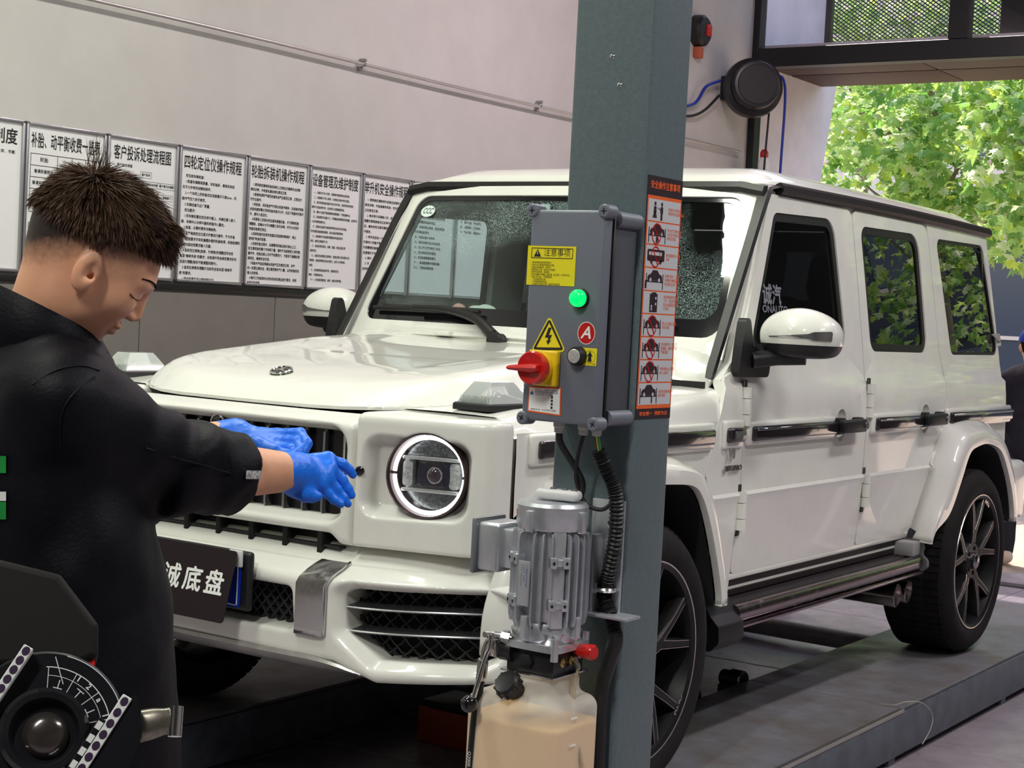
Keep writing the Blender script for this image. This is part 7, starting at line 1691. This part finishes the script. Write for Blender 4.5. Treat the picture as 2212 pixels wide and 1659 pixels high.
# ---- trees
m_leafs = []
for nm, c in (('leaf_bright', (.36, .52, .15)), ('leaf_mid', (.18, .34, .09)), ('leaf_pale', (.58, .66, .42)), ('leaf_yellow', (.48, .60, .10))):
    m = mat(nm, c, .45, noise=.2, nscale=20); nt_ = m.node_tree; pr = nt_.nodes['Principled BSDF']; tr = nt_.nodes.new('ShaderNodeBsdfTranslucent'); mxs = nt_.nodes.new('ShaderNodeMixShader'); mxs.inputs[0].default_value = .45
    tr.inputs[0].default_value = (c[0] * 1.3, min(1, c[1] * 1.3), c[2], 1); ou = nt_.nodes['Material Output']; nt_.links.new(pr.outputs[0], mxs.inputs[1]); nt_.links.new(tr.outputs[0], mxs.inputs[2]); nt_.links.new(mxs.outputs[0], ou.inputs[0]); m_leafs.append(m)
m_bark = mat('bark_mottled', (.30, .25, .20), .8, noise=.5, nscale=6, col2=(.16, .14, .11))
LEAF = [(0, -.02), (.05, .0), (.28, -.06), (.24, .10), (.50, .26), (.27, .34), (.30, .52), (.13, .50), (0, .86), (-.13, .50), (-.30, .52), (-.27, .34), (-.50, .26), (-.24, .10), (-.28, -.06), (-.05, .0)]
def leaf_mesh(size, mt, fold):
    bm = NB(); c = bm.verts.new((0, .30 * size, .02 * size)); vs = [bm.verts.new((x * size, y * size, -fold * abs(x) * size - .05 * size * (y > .5))) for x, y in LEAF]
    for i in range(len(vs)): bm.faces.new((c, vs[i], vs[(i + 1) % len(vs)]))
    me = mesh_from(bm, 0, recalc=False); me.materials.append(mt); return me
LM = [leaf_mesh(.145, m, f) for m in m_leafs for f in (.15, .45)]
def tree(name, label, base, h, clusters, n_obj, n_stuff, seed, trunk_r=.13, lean=(0, 0)):
    rs = np.random.RandomState(seed); t = thing(name, label, 'tree', base, 0, 'street trees outside')
    b = np.array(base); top = b + np.array([lean[0], lean[1], h])
    bm = NB(); a_tube(bm, smooth_path([b, b + (top - b) * .33 + [.06, 0, 0], b + (top - b) * .66 - [.05, .04, 0], top], 6), lambda u: trunk_r * (1 - .75 * u), 12); put('trunk', mesh_from(bm, 60), m_bark, t)
    for c, r in clusters:
        c = np.array(c); s = b + (top - b) * np.clip((c[2] - .9 - b[2]) / h, .12, .9)
        bm = NB(); a_tube(bm, smooth_path([s, (s + c) / 2 + [0, 0, .15], c], 5), lambda u: .045 * (1 - .8 * u), 7); put('branch', mesh_from(bm, 60), m_bark, t)
    vol = np.array([r[0] * r[1] * r[2] for c, r in clusters]); pk = vol / vol.sum()
    def place():
        c, r = clusters[rs.choice(len(clusters), p=pk)]; u = rs.normal(size=3); u /= np.linalg.norm(u); rad = rs.uniform(.45, 1.) ** .5
        p = np.array(c) + u * np.array(r) * rad
        dr = unit(u * .6 + np.array([0, -.5, -.35]) + rs.normal(size=3) * .55); return p, dr
    items = [place() for _ in range(n_obj + n_stuff)]
    cam = CAMP; items.sort(key=lambda q: q[0][1]) 
    def mtx(p, dr):
        z = unit(rs.normal(size=3) * .5 + np.array([.2, -.5, .8])); x = unit(np.cross(dr, z)); z = np.cross(x, dr); k = rs.uniform(.75, 1.25)
        return np.array([x * k, dr * k, z * k]).T
    for p, dr in items[:n_obj]:
        R = mtx(p, dr); me = LM[rs.choice(len(LM), p=[.20, .16, .17, .15, .12, .10, .06, .04])]; M_ = Matrix([[*R[i], p[i]] for i in range(3)] + [[0, 0, 0, 1]]); put('leaf', me, None, t, M_)
    L = np.array([(0, .30, .02)] + [(x, y, -.3 * abs(x) - .05 * (y > .5)) for x, y in LEAF]) * .145; nL = len(L); V, F, MI = [], [], []
    for k, (p, dr) in enumerate(items[n_obj:]):
        R = mtx(p, dr); V.append(L @ R.T + p); o = k * nL; mi = rs.choice(4, p=[.36, .34, .22, .08])
        for i in range(nL - 1): F.append((o, o + 1 + i, o + 1 + (i + 1) % (nL - 1))); MI.append(mi)
    if n_stuff:
        me = bpy.data.meshes.new('foliage'); me.from_pydata(np.concatenate(V).tolist(), [], F)
        for m in m_leafs: me.materials.append(m)
        me.polygons.foreach_set('material_index', np.array(MI, np.int32)); me.update(); put('foliage', me, None, t, kind='stuff')
    return t
def TP(px, py, dep): return tuple(D(px, py, dep))
cl1 = [((TP(1930, 260, 16.5)), (.85, .9, .55)), ((TP(2090, 330, 16.0)), (.7, .8, .6)), ((TP(1870, 400, 17)), (.55, .7, .40)), ((TP(2010, 470, 16.5)), (.6, .7, .4)), ((TP(1960, 60, 16.5)), (.8, .9, .6)), ((TP(2130, 480, 16)), (.45, .6, .40))]
tree('plane_tree', 'leafy green plane tree straight behind the car roof', tuple(D(2010, 500, 17)[:2]) + (FZ,), 5.0, cl1, 280, 2700, 5)
cl2 = [((TP(2200, 300, 14.5)), (.5, .7, .65)), ((TP(2230, 480, 14.5)), (.45, .6, .40)), ((TP(2290, 200, 15)), (.8, .8, .8)), ((TP(2180, 90, 15)), (.5, .7, .5)), ((TP(2330, 420, 15)), (.6, .7, .5))]
tree('plane_tree', 'leafy plane tree at the right picture edge', tuple(D(2330, 500, 15)[:2]) + (FZ,), 4.8, cl2, 240, 2000, 8)
cl3 = [((TP(1860, 330, 20)), (1.0, 1.0, .8)), ((TP(1830, 180, 20)), (1., 1., .9)), ((TP(2040, 200, 20)), (1.3, 1., .9)), ((TP(2100, 60, 20)), (1.3, 1., .9))]
tree('plane_tree', 'farther plane tree behind the others, left of the middle', tuple(D(1860, 500, 20)[:2]) + (FZ,), 6.0, cl3, 60, 2000, 11)
cl4 = [((4.1, 12.4, 2.2), (.7, .8, .9)), ((4.5, 12.6, 3.4), (.9, .9, .8)), ((3.7, 12.8, 3.8), (.9, .9, .8)), ((5.0, 12.3, 1.6), (.5, .6, .7)), ((4.7, 13.0, 4.6), (1.2, 1., .8)), ((3.9, 12.5, 1.2), (.45, .6, .5))]
tree('plane_tree', 'plane tree beyond the right door jamb, mirrored in the car windows', (4.15, 12.8, FZ), 5.2, cl4, 40, 2600, 14, .10)
# ---- passer-by with a blue cap
pb = D(2200, 1215, 11.35); pb[2] = FZ
pp = thing('person', 'passer-by in a blue cap and dark hoodie outside the doorway', 'person', tuple(pb)); px_, py_ = pb[0], pb[1]
fwd = unit(np.array([-.5, .86, 0])); lft = np.cross(UP, fwd); o_ = np.array([px_, py_, FZ]); hS = .96
B = lambda f_, l_, z_: o_ + fwd * f_ * hS + lft * l_ * hS + UP * z_ * hS
def f_body(P):
    d = smin(s_cap(P, B(0, 0, .86), B(.0, 0, 1.28), .155, .165), s_cap(P, B(0, .10, 1.33), B(0, -.10, 1.33), .085), .08)
    for s in (1, -1):
        d = smin(d, s_cap(P, B(0, s * .17, 1.32), B(.02, s * .24, 1.03), .066, .055), .03); d = smin(d, s_cap(P, B(.02, s * .24, 1.03), B(.10, s * .22, .80), .054, .042), .02)
    d = smin(d, s_ell(P, B(-.09, 0, 1.36), (.11, .11, .07)), .04)
    return d + .006 * wave(P, 26, 4)
lo, hi = o_ - .45, o_ + .45; lo[2] = .4; hi[2] = 1.4
put('hoodie', nets(f_body, lo, hi, .013, refine=1), mat('hoodie_dark', (.012, .010, .020), .8, noise=.3, nscale=20), pp)
def f_leg(P):
    d = None
    for s in (1, -1):
        q = smin(s_cap(P, B(0, s * .09, .88), B(.02, s * .10, .48), .10, .075), s_cap(P, B(.02, s * .10, .48), B(-.02, s * .11, .09), .075, .062), .02); d = q if d is None else smin(d, q, .03)
    return d + .004 * wave(P, 30, 2)
lo, hi = o_ - .35, o_ + .35; lo[2] = -.16; hi[2] = .85
put('trousers', nets(f_leg, lo, hi, .013, refine=1), mat('trousers_dark', (.010, .010, .016), .8), pp)
def f_hd(P):
    d = smin(s_ell(P, B(.005, 0, 1.575), (.078, .078, .105)), s_cap(P, B(-.01, 0, 1.36), B(0, 0, 1.50), .052), .03)
    for s in (1, -1): d = smin(d, s_ell(P, B(-.005, s * .080, 1.56), (.018, .018, .03)), .01)
    return smin(d, s_ell(P, B(.085, 0, 1.555), (.014, .014, .022)), .015)
lo, hi = B(0, 0, 1.5) - .16, B(0, 0, 1.5) + .16; lo[2] = 1.05; hi[2] = 1.5
hd2 = put('head', nets(f_hd, lo, hi, .006), m_skin, pp)
def f_hr(P): return smax(s_ell(P, B(-.006, 0, 1.588), (.084, .084, .100)), (P - B(.035, 0, 0)) @ fwd, .01)
lo, hi = B(0, 0, 1.58) - .13, B(0, 0, 1.58) + .13; put('hair', nets(lambda P: smax(f_hr(P), P[..., 2] - B(0, 0, 1.63)[2], .01), lo, hi, .007), m_hair, pp)
def f_cap(P):
    d = smax(s_ell(P, B(0, 0, 1.612), (.096, .094, .098)), B(0, 0, 1.600)[2] - P[..., 2], .008); return smin(d, smax(s_ell(P, B(.10, 0, 1.600), (.075, .07, .014)), -.0 * P[..., 2] - 1, .01), .012)
lo, hi = B(.03, 0, 1.62) - .20, B(.03, 0, 1.62) + .20; lo[2] = 1.28; hi[2] = 1.48
put('cap', nets(f_cap, lo, hi, .006), mat('cap_blue', (.01, .05, .42), .7), pp, label='blue baseball cap')
for s in (1, -1):
    def f_sh(P): return smax(s_cap(P, B(-.06, s * .11, .045), B(.13, s * .11, .035), .05, .042), FZ + .002 - P[..., 2], .006)
    c_ = B(.03, s * .11, 0); put('shoe', nets(f_sh, c_ - [.2, .2, .03], c_ + [.2, .2, .14], .008), mat('shoe_beige', (.62, .50, .38), .7), pp)
for s in (1, -1):
    def f_hn(P): return s_cap(P, B(.10, s * .22, .80), B(.15, s * .215, .72), .036, .030)
    c_ = B(.12, s * .22, .76); put('hand', nets(f_hn, c_ - .1, c_ + .1, .007), m_skin, pp)
